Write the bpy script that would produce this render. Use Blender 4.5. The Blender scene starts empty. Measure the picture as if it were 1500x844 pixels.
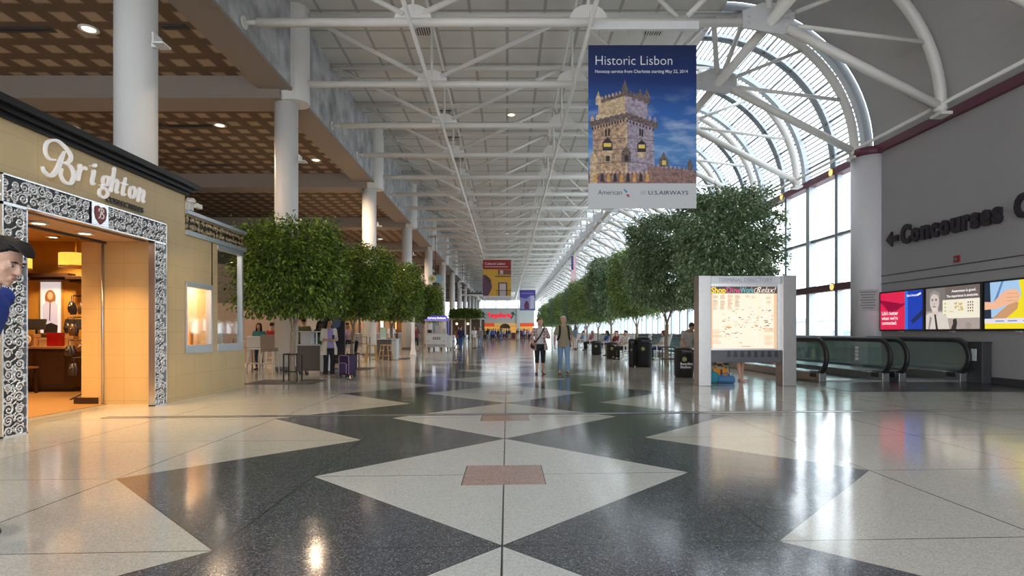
import bpy, bmesh, math, random
from mathutils import Vector, Matrix, Euler
R = math.radians
PI = math.pi
random.seed(7)
SC = bpy.context.scene
COL = SC.collection
EYE = 1.28          # camera height in metres
FPX = 825.0         # focal length in pixels of the 1500 wide frame


def at(px, py, Y):
    """the point at distance Y that the photo shows at pixel px, py"""
    return Vector(((px - 743) / FPX * Y, Y, EYE + (486 - py) / FPX * Y))


# ------------------------------------------------------------------ materials
_M = {}


def nodes_of(m):
    m.use_nodes = True
    nt = m.node_tree
    nt.nodes.clear()
    return nt, nt.nodes, nt.links


def N(nt, kind, **kw):
    n = nt.nodes.new(kind)
    for k, v in kw.items():
        if hasattr(n, k) and not k.startswith('i_'):
            setattr(n, k, v)
    return n


def mathn(nt, op, a, b=None, c=None):
    n = nt.nodes.new('ShaderNodeMath')
    n.operation = op
    for i, v in enumerate((a, b, c)):
        if v is None:
            continue
        if isinstance(v, (int, float)):
            n.inputs[i].default_value = v
        else:
            nt.links.new(v, n.inputs[i])
    return n.outputs[0]


def mixc(nt, fac, a, b):
    n = nt.nodes.new('ShaderNodeMix')
    n.data_type = 'RGBA'
    for sock, v in ((n.inputs[0], fac), (n.inputs[6], a), (n.inputs[7], b)):
        if isinstance(v, (int, float)):
            sock.default_value = v
        elif isinstance(v, tuple):
            sock.default_value = (*v[:3], 1)
        else:
            nt.links.new(v, sock)
    return n.outputs[2]


def srgb(r, g, b):
    f = lambda c: (c / 255 / 12.92) if c <= 10 else ((c / 255 + 0.055) / 1.055) ** 2.4
    return (f(r), f(g), f(b))


def M(name, color=None, rough=0.5, metal=0.0, var=0.08, scale=6.0, spec=0.5, coat=0.0, bump=0.0, emit=None, estr=0.0):
    if name in _M:
        return _M[name]
    m = bpy.data.materials.new(name)
    nt, nd, lk = nodes_of(m)
    out = nd.new('ShaderNodeOutputMaterial')
    b = nd.new('ShaderNodeBsdfPrincipled')
    lk.new(b.outputs[0], out.inputs[0])
    b.inputs['Roughness'].default_value = rough
    b.inputs['Metallic'].default_value = metal
    b.inputs['Specular IOR Level'].default_value = spec
    b.inputs['Coat Weight'].default_value = coat
    tc = nd.new('ShaderNodeTexCoord')
    nz = nd.new('ShaderNodeTexNoise')
    nz.inputs['Scale'].default_value = scale
    nz.inputs['Detail'].default_value = 3
    lk.new(tc.outputs['Object'], nz.inputs['Vector'])
    k = mathn(nt, 'MULTIPLY_ADD', nz.outputs[0], 2 * var, 1 - var)
    hsv = nd.new('ShaderNodeHueSaturation')
    hsv.inputs['Color'].default_value = (*color, 1)
    lk.new(k, hsv.inputs['Value'])
    lk.new(hsv.outputs[0], b.inputs['Base Color'])
    if bump:
        bp = nd.new('ShaderNodeBump')
        bp.inputs['Strength'].default_value = bump
        bp.inputs['Distance'].default_value = 0.01
        lk.new(nz.outputs[0], bp.inputs['Height'])
        lk.new(bp.outputs[0], b.inputs['Normal'])
    if emit:
        b.inputs['Emission Color'].default_value = (*emit, 1)
        b.inputs['Emission Strength'].default_value = estr
    m.diffuse_color = (*color, 1)
    _M[name] = m
    return m


def emission(name, color, strength):
    """a lamp, a lit panel, a screen pixel colour or an added glow"""
    return M(name, tuple(c * 0.5 for c in color), 0.4, var=0.02, emit=color, estr=strength)


# ------------------------------------------------------------------ mesh building
class MB:
    def __init__(s):
        s.v, s.f, s.m, s.s = [], [], [], []

    def add(s, vs, fs, mat=0, smooth=False):
        o = len(s.v)
        s.v.extend(Vector(v) for v in vs)
        for f in fs:
            s.f.append(tuple(i + o for i in f))
            s.m.append(mat)
            s.s.append(smooth)
        return s

    def box(s, x0, x1, y0, y1, z0, z1, mat=0):
        vs = [(x, y, z) for z in (z0, z1) for y in (y0, y1) for x in (x0, x1)]
        return s.add(vs, [(0, 2, 3, 1), (4, 5, 7, 6), (0, 1, 5, 4), (2, 6, 7, 3), (0, 4, 6, 2), (1, 3, 7, 5)], mat)

    def obox(s, c, ax, ay, az, mat=0):
        """a box of half axes ax, ay, az about c"""
        c, ax, ay, az = map(Vector, (c, ax, ay, az))
        vs = [c + ax * x + ay * y + az * z for z in (-1, 1) for y in (-1, 1) for x in (-1, 1)]
        return s.add(vs, [(0, 2, 3, 1), (4, 5, 7, 6), (0, 1, 5, 4), (2, 6, 7, 3), (0, 4, 6, 2), (1, 3, 7, 5)], mat)

    def beam(s, p0, p1, w, h, mat=0, up=(0, 0, 1)):
        p0, p1, up = Vector(p0), Vector(p1), Vector(up)
        d = (p1 - p0)
        L = d.length
        d.normalize()
        a = d.cross(up)
        if a.length < 1e-5:
            a = d.cross(Vector((1, 0, 0)))
        a.normalize()
        b = a.cross(d)
        return s.obox((p0 + p1) / 2, a * w / 2, d * L / 2, b * h / 2, mat)

    def sweep(s, pts, rad, n=8, mat=0, closed=False, caps=True, flat=1.0, up=None):
        pts = [Vector(p) for p in pts]
        k = len(pts)
        if not isinstance(rad, (list, tuple)):
            rad = [rad] * k
        o = len(s.v)
        prev = None
        for i, p in enumerate(pts):
            a = pts[(i - 1) % k] if (closed or i > 0) else p
            b = pts[(i + 1) % k] if (closed or i < k - 1) else p
            d = (b - a)
            d = d.normalized() if d.length > 1e-9 else Vector((0, 0, 1))
            if prev is None:
                u = Vector(up) if up is not None else (Vector((0, 0, 1)) if abs(d.z) < 0.9 else Vector((1, 0, 0)))
            else:
                u = prev
            u = (u - d * u.dot(d))
            if u.length < 1e-6:
                u = d.orthogonal()
            u.normalize()
            prev = u
            w = d.cross(u)
            for j in range(n):
                t = 2 * PI * j / n
                s.v.append(p + (u * math.cos(t) * flat + w * math.sin(t)) * rad[i])
        rng = k if closed else k - 1
        for i in range(rng):
            for j in range(n):
                i2 = (i + 1) % k
                s.f.append((o + i * n + j, o + i * n + (j + 1) % n, o + i2 * n + (j + 1) % n, o + i2 * n + j))
                s.m.append(mat)
                s.s.append(True)
        if caps and not closed:
            s.f.append(tuple(o + j for j in reversed(range(n))))
            s.f.append(tuple(o + (k - 1) * n + j for j in range(n)))
            s.m += [mat, mat]
            s.s += [False, False]
        return s

    def tube(s, p0, p1, r0, r1=None, n=10, mat=0):
        return s.sweep([p0, p1], [r0, r0 if r1 is None else r1], n, mat)

    def ell(s, c, rx, ry, rz, nu=12, nv=8, mat=0, rot=None):
        c = Vector(c)
        vs, fs = [], []
        for i in range(nv + 1):
            th = PI * i / nv
            for j in range(nu):
                ph = 2 * PI * j / nu
                p = Vector((rx * math.sin(th) * math.cos(ph), ry * math.sin(th) * math.sin(ph), rz * math.cos(th)))
                if rot is not None:
                    p = rot @ p
                vs.append(c + p)
        for i in range(nv):
            for j in range(nu):
                a, b = i * nu + j, i * nu + (j + 1) % nu
                if i == 0:
                    fs.append((a, a + nu, b + nu))
                elif i == nv - 1:
                    fs.append((a, a + nu, b))
                else:
                    fs.append((a, a + nu, b + nu, b))
        return s.add(vs, fs, mat, True)

    def rc(s, a, ra, b, rb, n=10):
        """a round ended tapered limb"""
        s.tube(a, b, ra, rb, n)
        s.ell(a, ra, ra, ra, n, 6)
        return s.ell(b, rb, rb, rb, n, 6)

    def eloft(s, rings, n=16, mat=0):
        """closed loft through rings (centre, u, v): u and v are half axes"""
        vs, fs = [], []
        for c, u, v in rings:
            c, u, v = Vector(c), Vector(u), Vector(v)
            for j in range(n):
                t = 2 * PI * j / n
                vs.append(c + u * math.cos(t) + v * math.sin(t))
        k = len(rings)
        for i in range(k - 1):
            for j in range(n):
                fs.append((i * n + j, i * n + (j + 1) % n, (i + 1) * n + (j + 1) % n, (i + 1) * n + j))
        fs.append(tuple(reversed(range(n))))
        fs.append(tuple((k - 1) * n + j for j in range(n)))
        return s.add(vs, fs, mat, True)

    def lathe(s, prof, c=(0, 0, 0), n=24, mat=0, smooth=True):
        c = Vector(c)
        vs, fs = [], []
        k = len(prof)
        for r, z in prof:
            for j in range(n):
                t = 2 * PI * j / n
                vs.append(c + Vector((r * math.cos(t), r * math.sin(t), z)))
        for i in range(k - 1):
            for j in range(n):
                fs.append((i * n + j, i * n + (j + 1) % n, (i + 1) * n + (j + 1) % n, (i + 1) * n + j))
        s.add(vs, fs, mat, smooth)
        o = len(s.v) - k * n
        s.f.append(tuple(o + j for j in reversed(range(n))))
        s.f.append(tuple(o + (k - 1) * n + j for j in range(n)))
        s.m += [mat, mat]
        s.s += [False, False]
        return s

    def prism(s, poly, o, r, u, d, mat=0, off=0.0):
        """a flat shape poly (x, y pairs) on the plane o, r, u, pushed out by d along r x u"""
        o, r, u = Vector(o), Vector(r), Vector(u)
        nrm = r.cross(u).normalized()
        area = sum(poly[i][0] * poly[(i + 1) % len(poly)][1] - poly[(i + 1) % len(poly)][0] * poly[i][1] for i in range(len(poly)))
        if area < 0:
            poly = list(reversed(poly))
        k = len(poly)
        vs = [o + r * x + u * y + nrm * off for x, y in poly] + [o + r * x + u * y + nrm * (off + d) for x, y in poly]
        fs = [tuple(reversed(range(k))), tuple(range(k, 2 * k))]
        for i in range(k):
            j = (i + 1) % k
            fs.append((i, j, k + j, k + i))
        return s.add(vs, fs, mat)

    def rect(s, x0, x1, y0, y1, o, r, u, d, mat=0, off=0.0):
        return s.prism([(x0, y0), (x1, y0), (x1, y1), (x0, y1)], o, r, u, d, mat, off)

    def disc(s, cx, cy, rx, ry, o, r, u, d, mat=0, off=0.0, n=20, a0=0, a1=360):
        full = a1 - a0 >= 360
        pts = [(cx + rx * math.cos(R(a0 + (a1 - a0) * i / n)), cy + ry * math.sin(R(a0 + (a1 - a0) * i / n))) for i in range(n if full else n + 1)]
        return s.prism(pts, o, r, u, d, mat, off)

    def ribbon(s, pts, wid, o, r, u, d, mat=0, off=0.0):
        """a pen stroke of varying width laid on a plane and pushed out by d"""
        o, r, u = Vector(o), Vector(r), Vector(u)
        nrm = r.cross(u).normalized()
        k = len(pts)
        if not isinstance(wid, (list, tuple)):
            wid = [wid] * k
        vs = []
        for i in range(k):
            a, b = pts[max(0, i - 1)], pts[min(k - 1, i + 1)]
            dx, dy = b[0] - a[0], b[1] - a[1]
            L = math.hypot(dx, dy) or 1
            nx, ny = -dy / L, dx / L
            for sx, h in ((1, 0), (-1, 0), (-1, 1), (1, 1)):
                x, y = pts[i][0] + nx * wid[i] / 2 * sx, pts[i][1] + ny * wid[i] / 2 * sx
                vs.append(o + r * x + u * y + nrm * (off + d * h))
        fs = []
        for i in range(k - 1):
            for j in range(4):
                fs.append((i * 4 + j, i * 4 + (j + 1) % 4, (i + 1) * 4 + (j + 1) % 4, (i + 1) * 4 + j))
        fs += [(3, 2, 1, 0), tuple((k - 1) * 4 + j for j in range(4))]
        return s.add(vs, fs, mat)

    def text(s, body, size, o, r, u, d=0.01, mat=0, bold=0.0, shear=0.0, align='LEFT', space=1.0, width=None):
        o, r, u = Vector(o), Vector(r), Vector(u)
        nrm = r.cross(u).normalized()
        cu = bpy.data.curves.new('letters', 'FONT')
        cu.body = body
        cu.size = size
        cu.align_x = align
        cu.offset = bold * size
        cu.shear = shear
        cu.space_character = space
        cu.extrude = d / 2
        cu.resolution_u = 3
        ob = bpy.data.objects.new('letters', cu)
        COL.objects.link(ob)
        dg = bpy.context.evaluated_depsgraph_get()
        me = bpy.data.meshes.new_from_object(ob.evaluated_get(dg))
        vs = [v.co.copy() for v in me.vertices]
        kx = 1.0
        if width and vs:
            xs = [v.x for v in vs]
            kx = width / max(1e-6, max(xs) - min(xs))
        s.add([o + r * v.x * kx + u * v.y + nrm * (v.z + d / 2) for v in vs], [tuple(p.vertices) for p in me.polygons], mat)
        bpy.data.objects.remove(ob)
        bpy.data.curves.remove(cu)
        bpy.data.meshes.remove(me)
        return s

    def move(s, mtx):
        s.v = [mtx @ v for v in s.v]
        return s

    def mesh(s, name, mats):
        me = bpy.data.meshes.new(name)
        me.from_pydata([tuple(v) for v in s.v], [], s.f)
        for m in (mats if isinstance(mats, (list, tuple)) else [mats]):
            me.materials.append(m)
        me.polygons.foreach_set('material_index', s.m)
        me.polygons.foreach_set('use_smooth', s.s)
        me.update()
        return me

    def build(s, name, mats, parent=None, bevel=0.0, label=None):
        o = bpy.data.objects.new(name, s.mesh(name, mats))
        COL.objects.link(o)
        if parent is not None:
            o.parent = parent
        if bevel:
            b = o.modifiers.new('bevel', 'BEVEL')
            b.width = bevel
            b.segments = 2
            b.limit_method = 'ANGLE'
            b.angle_limit = R(40)
        if label:
            o['label'] = label
        return o


def tag(o, label, cat, group=None):
    o['label'] = label
    o['category'] = cat
    if group:
        o['group'] = group
    return o


def thing(name, label, cat, loc=(0, 0, 0), rz=0.0, group=None, scale=1.0):
    o = bpy.data.objects.new(name, None)
    COL.objects.link(o)
    o.location = loc
    o.rotation_euler = (0, 0, rz)
    o.scale = (scale, scale, scale)
    o.empty_display_size = 0.2
    return tag(o, label, cat, group)


def struct(o):
    o['kind'] = 'structure'
    return o


def snode(name):
    o = bpy.data.objects.new(name, None)
    COL.objects.link(o)
    return struct(o)


KIDS = {}


def dup(o, loc=None, rz=None, label=None, group=None, parent=None):
    """a copy of a thing with copies of its parts and sub-parts"""
    c = o.copy()
    COL.objects.link(c)
    c.parent = parent
    if parent is not None:
        c.matrix_parent_inverse = o.matrix_parent_inverse.copy()
    if loc is not None:
        c.location = loc
    if rz is not None:
        c.rotation_euler = (0, 0, rz)
    if label:
        c['label'] = label
    if group:
        c['group'] = group
    for ch in list(o.children):
        dup(ch, parent=c)
    return c


def catmull(pts, sub=6):
    out = []
    k = len(pts)
    for i in range(k - 1):
        p0, p1, p2, p3 = pts[max(0, i - 1)], pts[i], pts[i + 1], pts[min(k - 1, i + 2)]
        for j in range(sub):
            t = j / sub
            out.append(tuple(0.5 * (2 * p1[a] + (p2[a] - p0[a]) * t + (2 * p0[a] - 5 * p1[a] + 4 * p2[a] - p3[a]) * t * t + (3 * p1[a] - p0[a] - 3 * p2[a] + p3[a]) * t ** 3) for a in range(len(p1))))
    out.append(tuple(pts[-1]))
    return out


def remesh(mb, voxel, smooth=4):
    """one continuous skin over overlapping shapes"""
    o = mb.build('skin', [])
    md = o.modifiers.new('r', 'REMESH')
    md.mode = 'VOXEL'
    md.voxel_size = voxel
    md.use_smooth_shade = True
    if smooth:
        sm = o.modifiers.new('s', 'SMOOTH')
        sm.iterations = smooth
        sm.factor = 0.5
    dg = bpy.context.evaluated_depsgraph_get()
    me = bpy.data.meshes.new_from_object(o.evaluated_get(dg))
    old = o.data
    bpy.data.objects.remove(o)
    bpy.data.meshes.remove(old)
    me.polygons.foreach_set('use_smooth', [True] * len(me.polygons))
    return me


def mesh_obj(name, me, mat, parent=None, label=None):
    me.materials.clear()
    me.materials.append(mat)
    me.name = name
    o = bpy.data.objects.new(name, me)
    COL.objects.link(o)
    o.parent = parent
    if label:
        o['label'] = label
    return o


ORD = ['nearest', 'second nearest', 'third nearest', 'fourth nearest', 'fifth nearest', 'sixth nearest', 'seventh nearest', 'eighth nearest', 'ninth nearest', 'tenth nearest']


def ordinal(i):
    tens = ['', 'twenty', 'thirty', 'forty']
    ones = ['', 'first', 'second', 'third', 'fourth', 'fifth', 'sixth', 'seventh', 'eighth', 'ninth', 'tenth', 'eleventh', 'twelfth', 'thirteenth', 'fourteenth', 'fifteenth', 'sixteenth', 'seventeenth', 'eighteenth', 'nineteenth']
    n = i + 1
    if n < 20:
        return ones[n]
    if n % 10 == 0:
        return {20: 'twentieth', 30: 'thirtieth', 40: 'fortieth'}[n]
    return tens[n // 10 - 1] + '-' + ones[n % 10]
# ------------------------------------------------------------------ setting: materials
K_SHEAR = 0.045
MOD = 1.685
YC = 5.05


def floor_material():
    m = bpy.data.materials.new('terrazzo')
    nt, nd, lk = nodes_of(m)
    out = nd.new('ShaderNodeOutputMaterial')
    b = nd.new('ShaderNodeBsdfPrincipled')
    lk.new(b.outputs[0], out.inputs[0])
    tc = nd.new('ShaderNodeTexCoord')
    sp = nd.new('ShaderNodeSeparateXYZ')
    lk.new(tc.outputs['Object'], sp.inputs[0])
    X = mathn(nt, 'ADD', sp.outputs[0], 0.03)
    ax = mathn(nt, 'ABSOLUTE', X)
    v = mathn(nt, 'SUBTRACT', mathn(nt, 'SUBTRACT', sp.outputs[1], mathn(nt, 'MULTIPLY', X, K_SHEAR)), YC)
    P = 2 * MOD
    q = mathn(nt, 'DIVIDE', v, P)
    fr = mathn(nt, 'FRACT', mathn(nt, 'ADD', q, 0.5))
    dy = mathn(nt, 'MULTIPLY', mathn(nt, 'ABSOLUTE', mathn(nt, 'SUBTRACT', fr, 0.5)), P)
    u = mathn(nt, 'ADD', ax, dy)
    dark = mathn(nt, 'MULTIPLY', mathn(nt, 'GREATER_THAN', u, MOD), mathn(nt, 'LESS_THAN', u, 2 * MOD))

    def seam(c, w):
        f = mathn(nt, 'FRACT', mathn(nt, 'ADD', mathn(nt, 'DIVIDE', c, MOD), 0.5))
        d = mathn(nt, 'MULTIPLY', mathn(nt, 'ABSOLUTE', mathn(nt, 'SUBTRACT', f, 0.5)), MOD)
        return mathn(nt, 'LESS_THAN', d, w)
    s1 = mathn(nt, 'MAXIMUM', seam(X, 0.006), seam(v, 0.0045))
    eu = mathn(nt, 'MINIMUM', mathn(nt, 'ABSOLUTE', mathn(nt, 'SUBTRACT', u, MOD)), mathn(nt, 'ABSOLUTE', mathn(nt, 'SUBTRACT', u, 2 * MOD)))
    s1 = mathn(nt, 'MAXIMUM', s1, mathn(nt, 'LESS_THAN', eu, 0.006))
    sq = mathn(nt, 'MULTIPLY', mathn(nt, 'LESS_THAN', ax, 0.35), mathn(nt, 'LESS_THAN', dy, 0.345))
    sqe = mathn(nt, 'MULTIPLY', mathn(nt, 'LESS_THAN', ax, 0.357), mathn(nt, 'LESS_THAN', dy, 0.345))
    # chips in the terrazzo
    vo = nd.new('ShaderNodeTexVoronoi')
    vo.inputs['Scale'].default_value = 130
    lk.new(tc.outputs['Object'], vo.inputs['Vector'])
    hs = nd.new('ShaderNodeSeparateColor')
    lk.new(vo.outputs['Color'], hs.inputs[0])
    chip = hs.outputs[0]
    cr = nd.new('ShaderNodeValToRGB')
    cr.color_ramp.elements[0].color = (0.047, 0.052, 0.062, 1)
    cr.color_ramp.elements[1].color = (0.22, 0.23, 0.25, 1)
    e = cr.color_ramp.elements.new(0.72)
    e.color = (0.08, 0.088, 0.104, 1)
    lk.new(chip, cr.inputs[0])
    cl = nd.new('ShaderNodeValToRGB')
    cl.color_ramp.elements[0].color = (0.42, 0.44, 0.425, 1)
    cl.color_ramp.elements[1].color = (0.61, 0.63, 0.615, 1)
    lk.new(chip, cl.inputs[0])
    cq = nd.new('ShaderNodeValToRGB')
    cq.color_ramp.elements[0].color = (0.25, 0.165, 0.15, 1)
    cq.color_ramp.elements[1].color = (0.47, 0.35, 0.32, 1)
    lk.new(chip, cq.inputs[0])
    # the outer field of terrazzo is a little warmer
    outer = mathn(nt, 'GREATER_THAN', u, 2 * MOD)
    co = nd.new('ShaderNodeMix')
    co.data_type = 'RGBA'
    co.blend_type = 'MULTIPLY'
    lk.new(outer, co.inputs[0])
    lk.new(cl.outputs[0], co.inputs[6])
    co.inputs[7].default_value = (0.93, 0.885, 0.83, 1)
    c = mixc(nt, dark, co.outputs[2], cr.outputs[0])
    c = mixc(nt, s1, c, (0.03, 0.03, 0.03))
    c = mixc(nt, sqe, c, (0.03, 0.03, 0.03))
    c = mixc(nt, sq, c, cq.outputs[0])
    lk.new(c, b.inputs['Base Color'])
    nz = nd.new('ShaderNodeTexNoise')
    nz.inputs['Scale'].default_value = 1.3
    lk.new(tc.outputs['Object'], nz.inputs['Vector'])
    rr = mathn(nt, 'MULTIPLY_ADD', nz.outputs[0], 0.07, 0.085)
    lk.new(rr, b.inputs['Roughness'])
    b.inputs['IOR'].default_value = 1.55
    b.inputs['Specular IOR Level'].default_value = 0.62
    # gentle waviness of the polished slab
    n2 = nd.new('ShaderNodeTexNoise')
    n2.inputs['Scale'].default_value = 2.2
    lk.new(tc.outputs['Object'], n2.inputs['Vector'])
    bp = nd.new('ShaderNodeBump')
    bp.inputs['Strength'].default_value = 0.05
    bp.inputs['Distance'].default_value = 0.05
    lk.new(n2.outputs[0], bp.inputs['Height'])
    lk.new(bp.outputs[0], b.inputs['Normal'])
    return m


def grid_material(name, base, line, px, py, w, rough=0.7, axes=(0, 1), stain=0.1, ox=0.0, oy=0.0, soft=0.0):
    """panels with joints: joints every px, py metres"""
    m = bpy.data.materials.new(name)
    nt, nd, lk = nodes_of(m)
    out = nd.new('ShaderNodeOutputMaterial')
    b = nd.new('ShaderNodeBsdfPrincipled')
    lk.new(b.outputs[0], out.inputs[0])
    b.inputs['Roughness'].default_value = rough
    tc = nd.new('ShaderNodeTexCoord')
    sp = nd.new('ShaderNodeSeparateXYZ')
    lk.new(tc.outputs['Object'], sp.inputs[0])

    def dist(c, p, o):
        f = mathn(nt, 'FRACT', mathn(nt, 'ADD', mathn(nt, 'DIVIDE', mathn(nt, 'SUBTRACT', c, o), p), 0.5))
        return mathn(nt, 'MULTIPLY', mathn(nt, 'ABSOLUTE', mathn(nt, 'SUBTRACT', f, 0.5)), p)
    da, db = dist(sp.outputs[axes[0]], px, ox), dist(sp.outputs[axes[1]], py, oy)
    d = mathn(nt, 'MINIMUM', da, db)
    if soft:
        mr = nd.new('ShaderNodeMapRange')
        mr.interpolation_type = 'SMOOTHSTEP'
        mr.inputs['From Min'].default_value = w / 2 + soft
        mr.inputs['From Max'].default_value = w / 2 - soft
        lk.new(d, mr.inputs['Value'])
        fac = mr.outputs[0]
    else:
        fac = mathn(nt, 'LESS_THAN', d, w / 2)
    nz = nd.new('ShaderNodeTexNoise')
    nz.inputs['Scale'].default_value = 0.9
    nz.inputs['Detail'].default_value = 4
    lk.new(tc.outputs['Object'], nz.inputs['Vector'])
    k = mathn(nt, 'MULTIPLY_ADD', nz.outputs[0], 2 * stain, 1 - stain)
    c = mixc(nt, fac, base, line)
    hsv = nd.new('ShaderNodeHueSaturation')
    lk.new(c, hsv.inputs['Color'])
    lk.new(k, hsv.inputs['Value'])
    lk.new(hsv.outputs[0], b.inputs['Base Color'])
    return m


def glass_material(name, tint=(0.9, 0.94, 0.95), gloss=0.07, frit=False):
    m = bpy.data.materials.new(name)
    nt, nd, lk = nodes_of(m)
    out = nd.new('ShaderNodeOutputMaterial')
    tr = nd.new('ShaderNodeBsdfTransparent')
    tr.inputs[0].default_value = (*tint, 1)
    gl = nd.new('ShaderNodeBsdfGlossy')
    gl.inputs['Roughness'].default_value = 0.03
    mx = nd.new('ShaderNodeMixShader')
    mx.inputs[0].default_value = gloss
    lk.new(tr.outputs[0], mx.inputs[1])
    lk.new(gl.outputs[0], mx.inputs[2])
    res = mx.outputs[0]
    tc = nd.new('ShaderNodeTexCoord')
    sp = nd.new('ShaderNodeSeparateXYZ')
    lk.new(tc.outputs['Object'], sp.inputs[0])
    if frit:
        a = mathn(nt, 'ARCTAN2', mathn(nt, 'SUBTRACT', sp.outputs[2], 7.2), mathn(nt, 'SUBTRACT', sp.outputs[0], 7.1))
        f = mathn(nt, 'FRACT', mathn(nt, 'MULTIPLY', a, 4.9 / 0.17))
        fac = mathn(nt, 'MULTIPLY', mathn(nt, 'LESS_THAN', f, 0.30), 0.98)
        df = nd.new('ShaderNodeBsdfDiffuse')
        df.inputs[0].default_value = (0.36, 0.38, 0.41, 1)
        m2 = nd.new('ShaderNodeMixShader')
        lk.new(fac, m2.inputs[0])
        lk.new(res, m2.inputs[1])
        lk.new(df.outputs[0], m2.inputs[2])
        res = m2.outputs[0]
    lk.new(res, out.inputs[0])
    return m


WHITE = M('white_paint', (0.72, 0.71, 0.69), 0.45, var=0.05)
TUBE = M('tube_paint', (0.74, 0.72, 0.69), 0.38, var=0.05, scale=2)
COLW = M('column_paint', (0.78, 0.77, 0.76), 0.5, var=0.04, scale=1.5)
GREYW = M('grey_wall', (0.37, 0.355, 0.37), 0.6, var=0.06, scale=0.8)
VAULT = M('vault_paint', (0.46, 0.45, 0.46), 0.6, var=0.05, scale=0.6)
MAROON = M('maroon_band', (0.13, 0.035, 0.06), 0.45, var=0.08)
BEAM = M('beam_paint', (0.28, 0.23, 0.20), 0.6, var=0.06, scale=0.7)
ALU = M('window_aluminium', (0.50, 0.55, 0.60), 0.35, metal=0.3, var=0.05)
DARKJ = M('dark_joint', (0.05, 0.05, 0.055), 0.5)
STEEL = M('brushed_steel', (0.60, 0.60, 0.61), 0.28, metal=0.85, var=0.08, scale=14)
BLACK = M('black_plastic', (0.02, 0.02, 0.023), 0.4)
RUBBER = M('black_rubber', (0.018, 0.018, 0.02), 0.5, spec=0.4)
CONC = M('mottled_plaster', (0.42, 0.425, 0.44), 0.8, var=0.9, scale=1.5)
GLASS = glass_material('window_glass')
VGLASS = glass_material('vault_glass', (0.86, 0.9, 0.92), 0.06, frit=True)
RAILGLASS = glass_material('balustrade_glass', (0.80, 0.90, 0.88), 0.13)
SHOPGLASS = glass_material('shop_glass', (0.93, 0.95, 0.95), 0.10)

YBACK, YEND = -9.0, 150.0
# ------------------------------------------------------------------ floor, ceilings, walls
struct(MB().box(-24, 12.0, YBACK, YEND, -0.3, 0).build('floor', floor_material()))
mat_ceil = grid_material('ceiling_panels', (0.68, 0.67, 0.65), (0.42, 0.415, 0.40), 1.243, 1.2433, 0.11, 0.75, stain=0.14, oy=0.02)  # panel joints; the grid lines also stand in for shadow bands
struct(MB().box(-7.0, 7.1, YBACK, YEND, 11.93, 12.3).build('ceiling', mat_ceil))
mat_low = grid_material('lattice_ceiling', (0.40, 0.295, 0.20), (0.125, 0.078, 0.048), 0.80, 0.84, 0.40, 0.7, stain=0.12, soft=0.05)
struct(MB().box(-24, -7.9, YBACK, YEND, 9.5, 9.8).build('ceiling_left', mat_low))
# solid part of the barrel vault above the grey wall
VC = (7.1, 7.2)
VR = 4.9


def arc(r, a0, a1, n):
    return [(VC[0] + r * math.cos(R(a0 + (a1 - a0) * i / n)), VC[1] + r * math.sin(R(a0 + (a1 - a0) * i / n))) for i in range(n + 1)]


def arch_slab(mb, r0, r1, y0, y1, a0=0, a1=90, n=24, mat=0):
    pin, pout = arc(r0, a0, a1, n), arc(r1, a0, a1, n)
    vs = [(x, y, z) for y in (y0, y1) for (x, z) in pin + pout]
    k = n + 1
    fs = []
    for i in range(n):
        fs.append((i, i + 1, 2 * k + i + 1, 2 * k + i))
        fs.append((k + i, 3 * k + i, 3 * k + i + 1, k + i + 1))
        fs.append((i, k + i, k + i + 1, i + 1))
        fs.append((2 * k + i, 2 * k + i + 1, 3 * k + i + 1, 3 * k + i))
    fs += [(0, 2 * k, 3 * k, k), (n, k + n, 3 * k + n, 2 * k + n)]
    return mb.add(vs, fs, mat)


o = arch_slab(MB(), VR, VR + 0.25, YBACK, 18.45).build('ceiling_right', VAULT)
struct(o)
# the dark grey wall with its reveal lines
struct(MB().box(12.0, 12.4, YBACK, 18.45, 0, 7.2).build('wall_right', GREYW))
tr = MB()
for z in (2.81, 3.06):
    tr.box(11.988, 12.0, YBACK, 18.2, z - 0.012, z + 0.012)
struct(tr.build('trim_1', DARKJ))
struct(MB().box(11.86, 12.02, YBACK, 18.2, 7.02, 7.27).build('trim_2', MAROON))
struct(MB().box(11.94, 12.0, YBACK, 18.3, 0, 0.16).build('baseboard_right', DARKJ))
# upper wall and edge beam of the low bay on the left
struct(MB().box(-7.2, -7.0, YBACK, YEND, 9.16, 11.95).build('wall_left', CONC))
bm_ = MB().box(-8.0, -7.01, YBACK, YEND, 9.08, 9.6)
bm_.box(-7.05, -6.94, YBACK, YEND, 9.06, 9.16)
struct(bm_.build('trim_3', BEAM))
COLY = [18.62 + 11.19 * k for k in range(12)]
for i, y in enumerate([7.43] + COLY):
    struct(MB().box(-24, -7.3, y - 0.55, y + 0.55, 8.78, 9.6).build('trim_%d' % (4 + i), BEAM))
    pr = MB()
    poly = [(-7.6, -0.45), (-6.95, -0.45)] + [(-6.95 + 0.4 * math.sin(R(a)), -0.45 * math.cos(R(a))) for a in range(15, 180, 15)] + [(-6.95, 0.45), (-7.6, 0.45)]
    pr.prism(poly, (0, y, 8.8), (1, 0, 0), (0, 1, 0), 3.13)
    struct(pr.build('trim_%d' % (20 + i), WHITE))
# far sides of the low bay
BROWNW = M('brown_wall', (0.10, 0.07, 0.055), 0.7)
struct(MB().box(-24.3, -24, YBACK, YEND, 0, 9.6).build('wall_far_left', BROWNW))

# unseen wall behind the camera, added to cut light, open below to the atrium
struct(MB().box(-24, 12.4, YBACK - 0.3, YBACK, 7.0, 12.3).build('wall_back_blocker', WHITE))
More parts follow.
